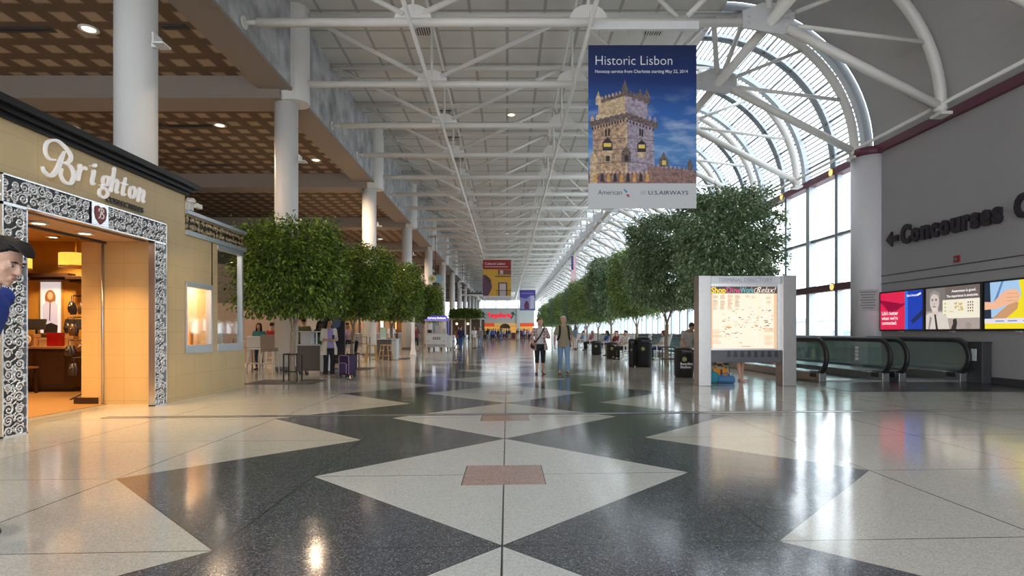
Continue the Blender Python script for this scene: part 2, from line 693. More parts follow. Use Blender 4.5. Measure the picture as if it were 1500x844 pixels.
# expansion joint across the hall
jt = MB()
for off, w in ((-0.07, 0.018), (0.07, 0.018), (0, 0.10)):
    y0, y1 = 8.73 + off - 0.058 * 6.0, 8.73 + off + 0.058 * 11.9
    jt.prism([(-6.0, y0 - w / 2), (11.9, y1 - w / 2), (11.9, y1 + w / 2), (-6.0, y0 + w / 2)], (0, 0, 0), (1, 0, 0), (0, 1, 0), 0.004 if w < 0.05 else 0.002, 0 if w < 0.05 else 1)
struct(jt.build('trim_40', [DARKJ, STEEL]))
# dark landing in front of the moving walkways
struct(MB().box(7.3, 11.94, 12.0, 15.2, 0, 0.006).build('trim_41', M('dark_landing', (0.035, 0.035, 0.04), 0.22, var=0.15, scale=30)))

# ------------------------------------------------------------------ glazed vault and curtain wall, one bay at a time
BAY = 3.73
Y1 = 18.65
NBAY = 35


def vault_bay():
    root = snode('window_1')
    g = MB()
    pts = arc(VR, 0, 90, 24)
    vs = [(x, y, z) for y in (0, BAY) for x, z in pts]
    g.add(vs, [(i, i + 1, 25 + i + 1, 25 + i) for i in range(24)], 0, True)
    g.build('glass', VGLASS, root)
    b = MB()
    arch_slab(b, VR - 0.22, VR + 0.03, -0.13, 0.13)
    b.build('rib', ALU, root)
    b = MB()
    arch_slab(b, VR - 0.14, VR + 0.03, BAY / 2 - 0.18, BAY / 2 - 0.13)
    arch_slab(b, VR - 0.14, VR + 0.03, BAY / 2 + 0.13, BAY / 2 + 0.18)
    arch_slab(b, VR - 0.05, VR + 0.02, BAY / 2 - 0.14, BAY / 2 + 0.14)
    b.build('rib', ALU, root)
    b = MB()
    for a in (6, 20, 34, 48, 62, 76, 88):
        x, z = VC[0] + (VR - 0.04) * math.cos(R(a)), VC[1] + (VR - 0.04) * math.sin(R(a))
        b.beam((x, 0, z), (x, BAY, z), 0.05, 0.07)
    b.build('purlin', M('purlin_grey', (0.16, 0.17, 0.19), 0.4), root)
    return root


def wall_bay():
    root = snode('window_101')
    MB().add([(12.1, 0, 1.0), (12.1, BAY, 1.0), (12.1, BAY, 7.0), (12.1, 0, 7.0)], [(0, 1, 2, 3)]).build('glass', GLASS, root)
    MB().box(11.93, 12.2, -0.13, 0.13, 1.0, 7.0).build('mullion', ALU, root)
    b = MB()
    b.box(11.98, 12.18, BAY / 2 - 0.09, BAY / 2 - 0.04, 1.0, 7.0)
    b.box(11.98, 12.18, BAY / 2 + 0.04, BAY / 2 + 0.09, 1.0, 7.0)
    b.box(12.02, 12.18, BAY / 2 - 0.05, BAY / 2 + 0.05, 1.0, 7.0)
    b.build('mullion', ALU, root)
    MB().box(11.99, 12.18, 0, BAY, 4.76, 4.86).build('transom', M('transom_grey', (0.22, 0.23, 0.25), 0.4), root)
    MB().box(11.9, 12.2, 0, BAY, 2.78, 3.03).build('band', MAROON, root)
    MB().box(11.86, 12.25, 0, BAY, 6.98, 7.24).build('band', MAROON, root)
    MB().box(11.9, 12.3, 0, BAY, 0, 1.02).build('sill_wall', M('sill_grey', (0.45, 0.46, 0.47), 0.6), root)
    return root


vb, wb = vault_bay(), wall_bay()
for i in range(NBAY):
    y = Y1 + BAY * i
    a = vb if i == 0 else dup(vb)
    a.name = 'window_%d' % (1 + i)
    a.location = (0, y, 0)
    a = wb if i == 0 else dup(wb)
    a.name = 'window_%d' % (101 + i)
    a.location = (0, y, 0)
YLAST = Y1 + BAY * NBAY
# glazed end of the hall
ew = snode('window_200')
MB().add([(-24, YLAST, 0), (12.1, YLAST, 0), (12.1, YLAST, 12), (-24, YLAST, 12)], [(0, 1, 2, 3)]).build('glass', GLASS, ew)
b = MB()
for x in range(-24, 13, 3):
    b.box(x - 0.1, x + 0.1, YLAST - 0.2, YLAST, 0, 12)
for z in (0.5, 3, 5.5, 8, 10.5):
    b.box(-24, 12, YLAST - 0.15, YLAST, z - 0.08, z + 0.08)
b.build('mullion', ALU, ew)

# ------------------------------------------------------------------ roof trusses
XL, XR, GX = -2.5, 2.15, 6.95
ZB, ZT = 9.47, 11.74


def half_disc(mb, x, z, rx, rz, y0=-0.02, y1=0.02):
    pts = [(rx * math.cos(R(a)), rz * math.sin(R(a))) for a in range(0, 181, 15)]
    pts += [(-rx, -0.12), (rx, -0.12)]
    mb.prism(pts, (x, y1, z), (1, 0, 0), (0, 0, 1), y1 - y0)
    return mb


def make_truss():
    t = thing('roof_truss', 'x', 'roof truss')
    B = MB()
    B.tube((-6.62, 0, ZB), (6.2, 0, ZB), 0.112, n=14)
    B.tube((-6.95, 0, ZB), (-6.6, 0, ZB), 0.06, n=10)
    B.tube((-6.99, 0, ZB), (-6.95, 0, ZB), 0.17, n=14)
    B.build('bottom_chord', TUBE, t)
    B = MB().tube((-6.95, 0, ZT), (8.0, 0, ZT), 0.095, n=12)
    B.build('top_chord', TUBE, t)
    for p, q, r in (((-6.5, 0, ZT - 0.1), (XL - 0.25, 0, ZB + 0.22), 0.075), ((XL + 0.3, 0, ZB + 0.25), (XR - 0.25, 0, ZT - 0.1), 0.08),
                    ((XR + 0.25, 0, ZT - 0.1), (4.5, 0, ZB + 0.15), 0.06), ((4.75, 0, ZB + 0.15), (6.75, 0, ZT - 0.1), 0.075)):
        B = MB().tube(p, q, r, n=10)
        d = (Vector(q) - Vector(p)).normalized()
        B.tube(Vector(p) - d * 0.2, p, 0.035, n=6)
        B.tube(q, Vector(q) + d * 0.2, 0.035, n=6)
        B.build('diagonal', TUBE, t)
    for x in (XL, XR):
        MB().tube((x, 0, ZB), (x, 0, ZT), 0.045, n=8).build('post', TUBE, t)
        half_disc(MB(), x, ZB + 0.06, 0.5, 0.42).build('gusset_plate', TUBE, t)
    # big gusset where the flat roof meets the vault
    B = MB()
    B.prism([(-0.72, -0.14), (0.30, -0.32), (0.62, -0.22), (0.66, 0.22), (0.34, 0.5), (-0.2, 0.52), (-0.72, 0.3)], (GX, 0.025, ZB), (1, 0, 0), (0, 0, 1), 0.05)
    for x, z in ((-0.55, 0), (-0.55, 0.16), (0.45, -0.12), (0.5, 0.12), (0.2, 0.4)):
        B.tube((GX + x, -0.06, ZB + z), (GX + x, 0.06, ZB + z), 0.04, n=8)
    B.build('gusset_plate', M('gusset_paint', (0.55, 0.545, 0.55), 0.4), t)
    MB().tube((GX, 0, ZB + 0.35), (GX - 0.12, 0, ZT), 0.085, n=10).build('strut', TUBE, t)
    MB().tube((GX + 0.2, 0, ZB + 0.35), (GX + 0.95, 0, ZT + 0.05), 0.08, n=10).build('strut', TUBE, t)
    MB().tube((GX + 0.45, 0, ZB - 0.14), (11.4, 0, 7.28), 0.12, n=12).build('strut', TUBE, t)
    rA = 4.4
    for a, r in ((24, 0.06), (52, 0.06)):
        q = (VC[0] + (rA - 0.1) * math.cos(R(a)), 0, VC[1] + (rA - 0.1) * math.sin(R(a)))
        p = Vector((GX, 0, ZB))
        d = (Vector(q) - p).normalized()
        B = MB().tube(p + d * 0.75, q, r, n=10)
        B.tube(p + d * 0.4, p + d * 0.78, 0.03, n=6)
        B.build('strut', TUBE, t)
    pts = [(VC[0] + rA * math.cos(R(a)), 0, VC[1] + rA * math.sin(R(a))) for a in range(0, 85, 4)]
    MB().sweep(pts, 0.135, 14).build('arch_tube', TUBE, t)
    B = MB().ell((11.48, 0, 7.2), 0.16, 0.16, 0.14)
    B.box(11.38, 11.6, -0.03, 0.03, 7.0, 7.32)
    B.box(11.35, 11.65, -0.2, 0.2, 6.98, 7.06)
    B.build('wall_node', TUBE, t)
    return t


TRUSSES = [7.46 + BAY * i for i in range(38)]
tr0 = make_truss()
for i, y in enumerate(TRUSSES):
    a = tr0 if i == 0 else dup(tr0)
    a.location = (0, y, 0)
    a['group'] = 'roof trusses over the hall'
    vis = i - 2
    if vis < 0:
        a['label'] = 'white tubular roof truss %s of the hanging castle banner' % ('just in front' if vis == -1 else 'two bays in front')
    elif vis == 0:
        a['label'] = 'white tubular roof truss from which the large castle banner hangs'
    else:
        a['label'] = 'white tubular roof truss, %s one behind the hanging castle banner' % ordinal(vis - 1)


def girder(x, z0, z1, r, name_label):
    t = thing('roof_girder', name_label, 'girder', (x, 0, 0), group='lengthwise roof girders')
    MB().tube((0, 0, z0), (0, YLAST, z0), r, n=10).build('bottom_tube', TUBE, t)
    MB().tube((0, 0, z1), (0, YLAST, z1), r * 0.8, n=10).build('top_tube', TUBE, t)
    me = None
    for i, y in enumerate(TRUSSES[:-1]):
        if me is None:
            mb = MB().tube((0, 0, z0), (0, BAY, z1), 0.035, n=6)
            me = mb.mesh('brace', TUBE)
        o = bpy.data.objects.new('brace', me)
        COL.objects.link(o)
        o.parent = t
        o.location = (0, y, 0)
    return t


girder(XL - 0.02, ZB - 0.17, ZT - 0.12, 0.06, 'thin white lattice girder running down the hall on the side of the low brown ceiling')
girder(XR + 0.02, ZB - 0.17, ZT - 0.12, 0.06, 'thin white lattice girder running down the hall past the castle banner')
tag(MB().tube((GX + 0.05, 0, ZB + 0.05), (GX + 0.05, YLAST, ZB + 0.05), 0.14, n=12).build('roof_tube', TUBE),
    'thick white tube running lengthwise through the gusset plates at the edge of the glass vault', 'roof tube')
tag(MB().tube((11.48, 0, 7.3), (11.48, YLAST, 7.3), 0.05, n=8).build('roof_tube', TUBE),
    'slim white tube running along the foot of the vault above the maroon band', 'roof tube')

# air grilles and lights in the main ceiling
def ceiling_vent(x, y, label):
    t = thing('ceiling_vent', label, 'vent', (x, y, 11.93), group='air vents in the hall ceiling')
    MB().box(-0.3, 0.3, -0.3, 0.3, -0.05, -0.02).build('frame', DARKJ, t)
    b = MB()
    for k in range(7):
        b.box(-0.27 + 0.085 * k, -0.235 + 0.085 * k, -0.28, 0.28, -0.075, -0.05)
    b.build('slat', TUBE, t)


k = 0
for i in range(2, 14):
    y = TRUSSES[i] + 1.2
    ceiling_vent(-2.95, y, 'louvred air vent in the white ceiling, %s along the girder by the low ceiling' % ordinal(k))
    ceiling_vent(5.2, y, 'louvred air vent in the white ceiling, %s along the glass vault edge' % ordinal(k))
    k += 1


def downlight(x, y, z, label, group, r=0.16, energy=0, col=(1, 0.8, 0.58), glow=6.0, size=115):
    t = thing('ceiling_downlight', label, 'ceiling light', (x, y, z), group=group)
    MB().lathe([(r, 0.0), (r * 1.25, 0.0), (r * 1.25, -0.03), (r * 0.95, -0.035), (r * 0.8, -0.005)], n=20).build('trim_ring', WHITE, t)
    MB().disc(0, 0, r * 0.8, r * 0.8, (0, 0, -0.018), (1, 0, 0), (0, -1, 0), 0.006).build('lamp', emission('lamp_glow_%g' % glow, (1.0, 0.78, 0.5), glow), t)
    if energy:
        l = bpy.data.lights.new('downlight', 'SPOT')
        l.energy = energy
        l.color = col
        l.spot_size = R(size)
        l.spot_blend = 0.6
        l.shadow_soft_size = 0.12
        lo = bpy.data.objects.new('downlight_lamp', l)
        COL.objects.link(lo)
        lo.location = (x, y, z - 0.08)
    return t


k = 0
for i in (5, 8, 11, 14):
    downlight(0.0 + (0.2 if i == 5 else 0), TRUSSES[i] + 1.5, 11.93, 'round downlight in the white ceiling between the two lattice girders, %s one' % ordinal(k), 'downlights in the hall ceiling', 0.2, 0, glow=2.5)
    k += 1
k = 0  # six unseen downlights, added to brighten the shopfront and the near floor
for x, y, e, cl, sz in ((-4.7, 5.0, 1000, (1, 0.76, 0.5), 46), (-4.7, 8.0, 1300, (1, 0.76, 0.5), 46), (-4.7, 11.0, 1300, (1, 0.76, 0.5), 46), (0.0, 1.5, 500, (1, 0.98, 0.97), 100), (4.6, 4.0, 600, (1, 0.97, 0.95), 100), (0.0, 7.0, 400, (1, 0.98, 0.97), 100)):
    downlight(x, y, 11.93, 'added unseen downlight in the white ceiling before the castle banner, %s of six' % ordinal(k), 'added downlights over the near floor', 0.2, e, cl, 2.5, sz)
    k += 1
# ------------------------------------------------------------------ the stone shopfront
STONE = grid_material('limestone', (0.66, 0.50, 0.27), (0.52, 0.39, 0.20), 0.61, 0.405, 0.008, 0.45, axes=(1, 2), stain=0.2, ox=0.0, oy=0.06)
STONEX = grid_material('limestone_return_lit', (0.66, 0.45, 0.20), (0.52, 0.35, 0.15), 0.45, 0.405, 0.008, 0.45, axes=(0, 2), stain=0.12, oy=0.06)  # same stone, oranger: warm light from inside put into the colour
OCHRE = M('ochre_wall', (0.50, 0.27, 0.05), 0.7, var=0.05)
TAUPE = M('soffit_stone', (0.50, 0.36, 0.25), 0.6)
DARKWOOD = M('dark_wood', (0.035, 0.018, 0.012), 0.35, var=0.3, scale=8)
CORN = M('cornice_black', (0.007, 0.0065, 0.007), 0.45, spec=0.3)
SX = -6.1
w = MB()
w.box(SX - 0.3, SX, 2.0, 6.78, 0, 3.88)
w.box(SX - 0.3, SX, 6.78, 9.98, 3.16, 3.88)
w.box(SX - 0.3, SX, 9.98, 10.66, 0, 3.88)
w.box(SX - 0.3, SX, 10.66, 13.07, 0, 0.87)
w.box(SX - 0.3, SX, 10.66, 11.66, 2.24, 3.12)
w.box(SX - 0.3, SX, 11.62, 11.86, 0.87, 3.12)
w.box(SX - 0.3, SX - 0.02, 10.6, 13.0, 3.5, 3.6)
struct(w.build('wall_shopfront', STONE))
w = MB()
w.box(-7.5, SX - 0.06, 9.92, 10.25, 0, 2.86)
w.box(-13.0, SX - 0.001, 13.0, 13.07, 0, 0.86)
struct(w.build('wall_shop_return', STONEX))
struct(MB().box(-7.62, -7.2, 9.90, 9.93, 0, 0.12).build('baseboard_shop', DARKWOOD))
w = MB()
w.box(-7.06, SX - 0.3, 6.8, 9.95, 2.86, 3.0)
struct(w.build('ceiling_entry', TAUPE))
w = MB()
w.box(-13.0, -7.06, 3.0, 12.7, 3.3, 3.4)
struct(w.build('ceiling_shop', M('shop_ceiling', (0.62, 0.42, 0.18), 0.7)))
w = MB()
w.box(-13.0, -8.0, 12.6, 12.75, 0, 3.3)
w.box(-13.1, -13.0, 3.0, 12.7, 0, 3.4)
w.box(-13.0, SX - 0.3, 3.0, 3.1, 0, 3.4)
w.box(-7.12, -7.06, 3.0, 13.0, 2.86, 3.4)
w.box(-8.0, -7.9, 10.9, 12.7, 0, 3.3)
w.box(-7.56, -7.4, 10.25, 10.95, 0, 3.3)
struct(w.build('wall_shop_inside', OCHRE))
struct(MB().box(-13.0, -7.06, 3.1, 12.6, 0.0, 0.01).build('floor_shop', M('shop_floor', (0.42, 0.24, 0.09), 0.3, var=0.12, scale=3)))
struct(MB().box(-13.0, SX - 0.3, 2.0, 10.7, 3.84, 3.9).build('ceiling_shop_roof', CORN))
struct(MB().box(-13.0, SX - 0.3, 10.6, 13.05, 3.5, 3.58).build('ceiling_shop_roof.001', CORN))
# black stepped cornice
b = MB()
b.box(SX - 0.35, SX + 0.06, 2.0, 10.70, 3.86, 3.92)
b.box(SX - 0.35, SX + 0.12, 2.0, 10.76, 3.92, 3.99)
b.box(SX - 0.35, SX + 0.20, 2.0, 10.84, 3.99, 4.08)
struct(b.build('trim_50', CORN))
# chrome edge of the sliding door
tag(MB().tube((-7.10, 9.88, 0), (-7.10, 9.88, 2.86), 0.022, n=12).build('door_pole', STEEL), 'slim chrome upright at the stone return inside the shop entrance', 'door pole')
tag(MB().box(-7.1, -7.04, 6.9, 9.9, 2.82, 2.86).build('door_track', DARKJ), 'dark overhead track of the sliding shop door along the entrance soffit', 'door track')

# ---- embossed silver doorway surround
PEWTER = M('pewter', (0.82, 0.83, 0.85), 0.22, metal=0.9, var=0.1, scale=20)
PEWDARK = M('pewter_recess', (0.06, 0.06, 0.065), 0.35, metal=0.7, var=0.3, scale=25)
RIGHT = (0, 1, 0)
UP = (0, 0, 1)
dw = thing('doorway_surround', 'silver scroll-embossed metal surround around the shop entrance', 'door surround', (SX, 8.36, 0))
random.seed(3)


def spiral(mb, y, z, r, a0, sgn, x, turns=1.6, thick=0.0135):
    pts, rad = [], []
    n = 22
    for i in range(n + 1):
        t = i / n
        a = a0 + sgn * t * turns * 2 * PI
        rr = r * (1 - 0.86 * t)
        pts.append((x, y + rr * math.cos(a), z + rr * math.sin(a)))
        rad.append(thick * (0.55 + 0.6 * math.sin(PI * min(1, t * 1.15 + 0.08))))
    mb.sweep(pts, rad, 6, up=(1, 0, 0))
    mb.ell(pts[-1], 0.012, 0.014, 0.014, 8, 5)
    # a leaf on the outside of the curl
    for da in (0.6, 1.5):
        a = a0 + sgn * da
        p = Vector((x, y + r * 1.05 * math.cos(a), z + r * 1.05 * math.sin(a)))
        q = Vector((x, y + r * 1.38 * math.cos(a + sgn * 0.35), z + r * 1.38 * math.sin(a + sgn * 0.35)))
        mb.sweep([p, (p + q) / 2, q], [0.006, 0.013, 0.003], 6)


def scroll_band(name, y0, y1, z0, z1, vertical):
    """y is local to the surround"""
    x0, x1 = -0.05, 0.045
    p = MB()
    p.box(x0 + 0.006, x1 - 0.012, y0 + 0.006, y1 - 0.006, z0 + 0.003, z1 - 0.003)
    panel = p.build('panel', PEWDARK, dw)
    e = MB()
    for yy in (y0, y1):
        e.box(x0, x1 + 0.012, yy - (0.018 if yy == y1 else 0), yy + (0.018 if yy == y0 else 0), z0, z1)
    for zz in (z0, z1):
        e.box(x0, x1 + 0.012, y0, y1, zz - (0.018 if zz == z1 else 0), zz + (0.018 if zz == z0 else 0))
    e.build('rim', PEWTER, panel)
    s = MB()
    L = (z1 - z0) if vertical else (y1 - y0)
    Wd = (y1 - y0) if vertical else (z1 - z0)
    n = max(2, int(L / 0.13))
    for i in range(n):
        for k in (0, 1):
            a = (i + 0.5) * L / n + random.uniform(-0.012, 0.012)
            c = Wd * (0.29 if k == 0 else 0.71) + random.uniform(-0.01, 0.01)
            r = random.uniform(0.054, 0.076)
            if not vertical and abs(y0 + a) < 0.2:
                continue
            yy, zz = (y0 + c, z0 + a) if vertical else (y0 + a, z0 + c)
            spiral(s, yy, zz, r, random.choice((0, PI / 2, PI, 1.5 * PI)) + random.uniform(-0.3, 0.3), 1 if (i + k) % 2 else -1, x1 - 0.01, 1.4 + random.random() * 0.5)
        a = (i + 1.0) * L / n
        if i < n - 1 and (vertical or abs(y0 + a) > 0.2):
            yy, zz = (y0 + Wd / 2, z0 + a) if vertical else (y0 + a, z0 + Wd / 2)
            s.sweep([(x1 - 0.01, yy - 0.05, zz - 0.035), (x1 + 0.002, yy, zz), (x1 - 0.01, yy + 0.05, zz + 0.035)], [0.004, 0.013, 0.004], 6)
    for i in range(n * 3):
        a, c = random.uniform(0.05, L - 0.05), Wd * random.choice((0.08, 0.5, 0.92)) + random.uniform(-0.02, 0.02)
        if vertical or abs(y0 + a) > 0.21:
            yy, zz = (y0 + min(max(c, 0.04), Wd - 0.04), z0 + a) if vertical else (y0 + a, z0 + min(max(c, 0.04), Wd - 0.04))
            spiral(s, yy, zz, random.uniform(0.02, 0.032), random.random() * 6, random.choice((-1, 1)), x1 - 0.012, 1.0, 0.007)
    s.build('scroll_lattice', PEWTER, panel)


dw['kind'] = 'thing'
scroll_band('lintel', -1.62, 1.64, 2.83, 3.19, False)
scroll_band('jamb', -1.62, -1.26, 0, 2.83, True)
scroll_band('jamb', 1.30, 1.64, 0, 2.83, True)
sh = MB()
sh.rect(-0.17, 0.17, 2.85, 3.17, (0.05, 0, 0), RIGHT, UP, 0.012, 1)
heart = [(0, 2.87), (0.09, 2.95), (0.115, 3.04), (0.105, 3.12), (0.06, 3.14), (0, 3.115), (-0.06, 3.14), (-0.105, 3.12), (-0.115, 3.04), (-0.09, 2.95)]
sh.prism(heart, (0.062, 0, 0), RIGHT, UP, 0.015, 0)
crest = sh.build('crest', [M('crest_red', (0.22, 0.035, 0.045), 0.4), PEWTER], dw, label='dark red shield crest')
WHITEL = M('sign_white', (0.85, 0.84, 0.83), 0.35, var=0.03)
LITL = M('sign_letter', (0.85, 0.83, 0.82), 0.35, var=0.03, emit=(1.0, 0.97, 0.96), estr=0.18)
c = MB()
Bst = [catmull([(0.75, 1.9), (0.6, 1.0), (0.35, 0.2), (0.0, 0.0)], 5), catmull([(0.2, 1.3), (0.2, 1.8), (0.9, 2.0), (1.3, 1.6), (0.8, 1.05), (1.3, 0.8), (1.2, 0.2), (0.7, 0.05)], 5)]
for st in Bst:
    c.ribbon([(-0.065 + p[0] * 0.085, 2.955 + p[1] * 0.075) for p in st], 0.014, (0.077, 0, 0), RIGHT, UP, 0.006)
c.build('initial', WHITEL, crest, label='white script initial on the crest')

# ---- raised lettering over the doorway
XH = 0.198
sg = thing('shop_sign', 'raised white script lettering with small capitals below, over the silver doorway', 'sign', (SX, 7.31, 3.42))


def glyph(name, strokes, x0, sh=0.22):
    mb = MB()
    for pts, wd in strokes:
        cp = catmull([(p[0], p[1], wd[i] if isinstance(wd, (list, tuple)) else wd) for i, p in enumerate(pts)], 6)
        P2 = [(x0 + (x + sh * y) * XH, y * XH) for x, y, _ in cp]
        mb.ribbon(P2, [q[2] * XH * 0.86 for q in cp], (0.06, 0, 0), RIGHT, UP, 0.035)
        for k in (0, -1):
            mb.disc(P2[k][0], P2[k][1], cp[k][2] * XH * 0.43, cp[k][2] * XH * 0.43, (0.06, 0, 0), RIGHT, UP, 0.035, n=10)
    # standoff pins
    mb.tube((0, P2[0][0], P2[0][1]), (0.065, P2[0][0], P2[0][1]), 0.008, n=6)
    return mb.build('letter', LITL, sg)


glyph('B', [([(1.75, 1.55), (1.45, 0.9), (1.1, 0.1), (0.6, -0.42), (0.1, -0.30), (-0.05, -0.05)], [0.12, 0.30, 0.34, 0.25, 0.2, 0.16]),
            ([(0.95, 0.75), (0.45, 0.68), (0.15, 1.1), (0.35, 1.75), (1.1, 2.1), (1.9, 1.85), (2.35, 1.4), (2.1, 0.95), (1.7, 0.78)], [0.12, 0.16, 0.2, 0.2, 0.2, 0.26, 0.28, 0.22, 0.12]),
            ([(1.7, 0.78), (2.3, 0.7), (2.6, 0.2), (2.35, -0.42), (1.8, -0.52), (1.45, -0.15), (1.55, 0.3)], [0.12, 0.22, 0.3, 0.26, 0.22, 0.2, 0.12])], 0.0, 0.0)
stem = lambda h, b=0: ([(0, h), (0, b + 0.25), (0.06, b + 0.03), (0.2, b + 0.08)], [0.26, 0.28, 0.22, 0.1])
glyph('r', [([(-0.1, 0.92), (0.05, 1.0), (0.05, 0.0)], [0.1, 0.26, 0.28]), ([(0.1, 0.6), (0.3, 0.95), (0.55, 0.95)], [0.12, 0.2, 0.28])], 0.58)
glyph('i', [([(-0.1, 0.9), (0.05, 1.0), (0.02, 0.3), (0.1, 0.03), (0.28, 0.12)], [0.1, 0.26, 0.28, 0.22, 0.1]), ([(0.0, 1.42), (0.06, 1.5)], [0.26, 0.26])], 0.845)
ring = lambda cx, cy, rx, ry: [(cx + rx * math.cos(R(a)), cy + ry * math.sin(R(a))) for a in range(80, 441, 30)]
wr = lambda a, b: [a + (b - a) * abs(math.cos(R(t))) for t in range(80, 441, 30)]
glyph('g', [(ring(0.3, 0.62, 0.30, 0.36), wr(0.12, 0.26)), ([(0.5, 0.9), (0.7, 1.02)], [0.12, 0.2]), ([(0.15, 0.25), (0.05, 0.05), (0.5, -0.02), (0.72, -0.3), (0.45, -0.68), (-0.05, -0.62), (-0.15, -0.25), (0.15, 0.0)], [0.12, 0.18, 0.2, 0.24, 0.2, 0.22, 0.2, 0.12])], 1.05)
arch = lambda: ([(0.08, 0.6), (0.35, 0.98), (0.62, 0.85), (0.6, 0.25), (0.68, 0.03), (0.85, 0.12)], [0.1, 0.2, 0.27, 0.28, 0.2, 0.1])
glyph('h', [([(-0.06, 1.68), (0.06, 1.75), (0.04, 0.0)], [0.12, 0.26, 0.28]), arch()], 1.235)
glyph('t', [([(0.1, 1.4), (0.05, 0.25), (0.15, 0.02), (0.36, 0.14)], [0.22, 0.28, 0.22, 0.1]), ([(-0.2, 0.95), (0.4, 0.95)], [0.13, 0.13])], 1.49)
glyph('o', [(ring(0.36, 0.5, 0.33, 0.47), wr(0.13, 0.28))], 1.645)
glyph('n', [([(-0.1, 0.92), (0.05, 1.0), (0.05, 0.0)], [0.1, 0.26, 0.28]), arch()], 1.865)
MB().text('COLLECTIBLES', 0.118, (0.02, 1.2, -0.165), RIGHT, UP, 0.03, bold=0.01, width=0.86).build('small_lettering', [M('sign_taupe', (0.07, 0.06, 0.055), 0.4)], sg)

# ---- scroll transom over the display windows
ts = thing('window_transom', 'grille of bronze scrolls between two grey rails above the display windows', 'transom', (SX, 11.86, 3.12))
MB().box(-0.06, 0.05, -1.2, 1.22, 0.0, 0.09).build('rail', ALU, ts)
MB().box(-0.10, 0.06, -1.2, 1.22, 0.40, 0.47).build('rail', ALU, ts)
tp = MB().box(-0.08, -0.03, -1.2, 1.22, 0.09, 0.40).build('panel', M('bronze_dark', (0.07, 0.05, 0.03), 0.4, metal=0.5), ts)
s = MB()
random.seed(11)
for i in range(17):
    for k in (0, 1):
        spiral(s, -1.12 + i * 0.14 + random.uniform(-0.02, 0.02), 0.17 + 0.15 * k, random.uniform(0.05, 0.07), random.random() * 6, 1 if (i + k) % 2 else -1, -0.01, 1.5)
s.build('scroll_lattice', M('bronze', (0.55, 0.42, 0.26), 0.28, metal=0.85, var=0.15, scale=15), tp)

# ---- display windows
PEACH = M('display_lining', (0.80, 0.62, 0.45), 0.6)


def display_window(label, y0, y1, z0, z1, name='display_window', corner=False):
    t = thing(name, label, 'display window', (SX, (y0 + y1) / 2, z0))
    t['kind'] = 'thing'
    h = (y1 - y0) / 2
    H = z1 - z0
    f = MB()
    f.box(-0.10, 0.012, -h, h, 0, 0.16)
    f.box(-0.10, 0.012, -h, h, H - 0.10, H)
    f.box(-0.10, 0.012, h - 0.07, h, 0.16, H - 0.10)
    if not corner:
        f.box(-0.10, 0.012, -h, -h + 0.03, 0.16, H - 0.10)
    fr = f.build('frame', ALU, t, bevel=0.006)
    MB().box(-0.055, -0.045, -h + 0.02, h - 0.05, 0.1, H - 0.05).build('pane', SHOPGLASS, fr)
    return t


display_window('small framed display window glowing peach in the stone shopfront', 10.70, 11.66, 0.86, 2.24)
display_window('tall corner display window at the end of the stone shopfront', 11.86, 13.0, 0.86, 3.12, corner=True)
n_ = MB()
n_.box(-6.9, -6.86, 10.68, 11.68, 0.86, 2.3)
n_.box(-6.9, SX - 0.3, 10.66, 10.7, 0.86, 2.3)
n_.box(-6.9, SX - 0.3, 11.64, 11.68, 0.86, 2.3)
n_.box(-6.9, SX - 0.3, 10.66, 11.68, 2.26, 2.3)
n_.box(-6.9, SX - 0.12, 10.66, 11.68, 0.94, 0.98)
struct(n_.build('wall_display', PEACH))
n_ = MB()
n_.box(-7.2, -7.15, 11.7, 13.0, 0.86, 3.1)
n_.box(-7.2, SX - 0.05, 11.86, 13.0, 0.9, 0.98)
struct(n_.build('wall_display.001', M('display_cream', (0.55, 0.47, 0.36), 0.6)))


def handbag(c, w, h, d, mat, label, name='handbag', group=None, rz=0.0):
    t = thing(name, label, 'bag', c, rz, group)
    k = MB()
    k.eloft([((0, 0, 0), (w / 2, 0, 0), (0, d / 2, 0)), ((0, 0, h * 0.15), (w / 2 * 1.05, 0, 0), (0, d / 2 * 1.05, 0)), ((0, 0, h * 0.8), (w / 2 * 0.92, 0, 0), (0, d / 2 * 0.6, 0)), ((0, 0, h), (w / 2 * 0.85, 0, 0), (0, d / 2 * 0.3, 0))], 20)
    k.build('body', mat, t)
    pts = [(w * 0.28 * math.cos(R(a)), 0, h * 0.97 + h * 0.45 * math.sin(R(a))) for a in range(0, 181, 15)]
    MB().sweep(pts, w * 0.025, 6).build('handle', mat, t)
    return t


handbag((-6.42, 10.98, 0.98), 0.30, 0.17, 0.12, M('pink_leather', (0.55, 0.16, 0.17), 0.4), 'small pink handbag on the floor of the peach display window', rz=R(90))
tag(MB().box(-6.85, -6.83, 11.16, 11.32, 1.15, 1.37).build('display_card', WHITE, bevel=0.003), 'small white card propped at the back of the peach display window', 'card')
t = thing('price_stand', 'little amber stand at the far side of the peach display window', 'display stand', (-6.45, 11.5, 0.98))
MB().box(-0.08, 0.08, -0.05, 0.05, 0, 0.03).build('base', M('amber', (0.7, 0.35, 0.08), 0.4), t)
MB().box(-0.015, 0.015, -0.05, 0.05, 0.03, 0.30).build('upright', M('amber', (0.7, 0.35, 0.08), 0.4), t)
t = thing('necklace_bust', 'dark neck bust displaying jewellery in the tall corner window', 'display bust', (-6.5, 12.06, 0.98))
BR = M('bust_brown', (0.14, 0.10, 0.07), 0.45)
MB().lathe([(0.09, 0), (0.09, 0.02), (0.02, 0.04), (0.02, 0.35)], n=16).build('stand', BR, t)
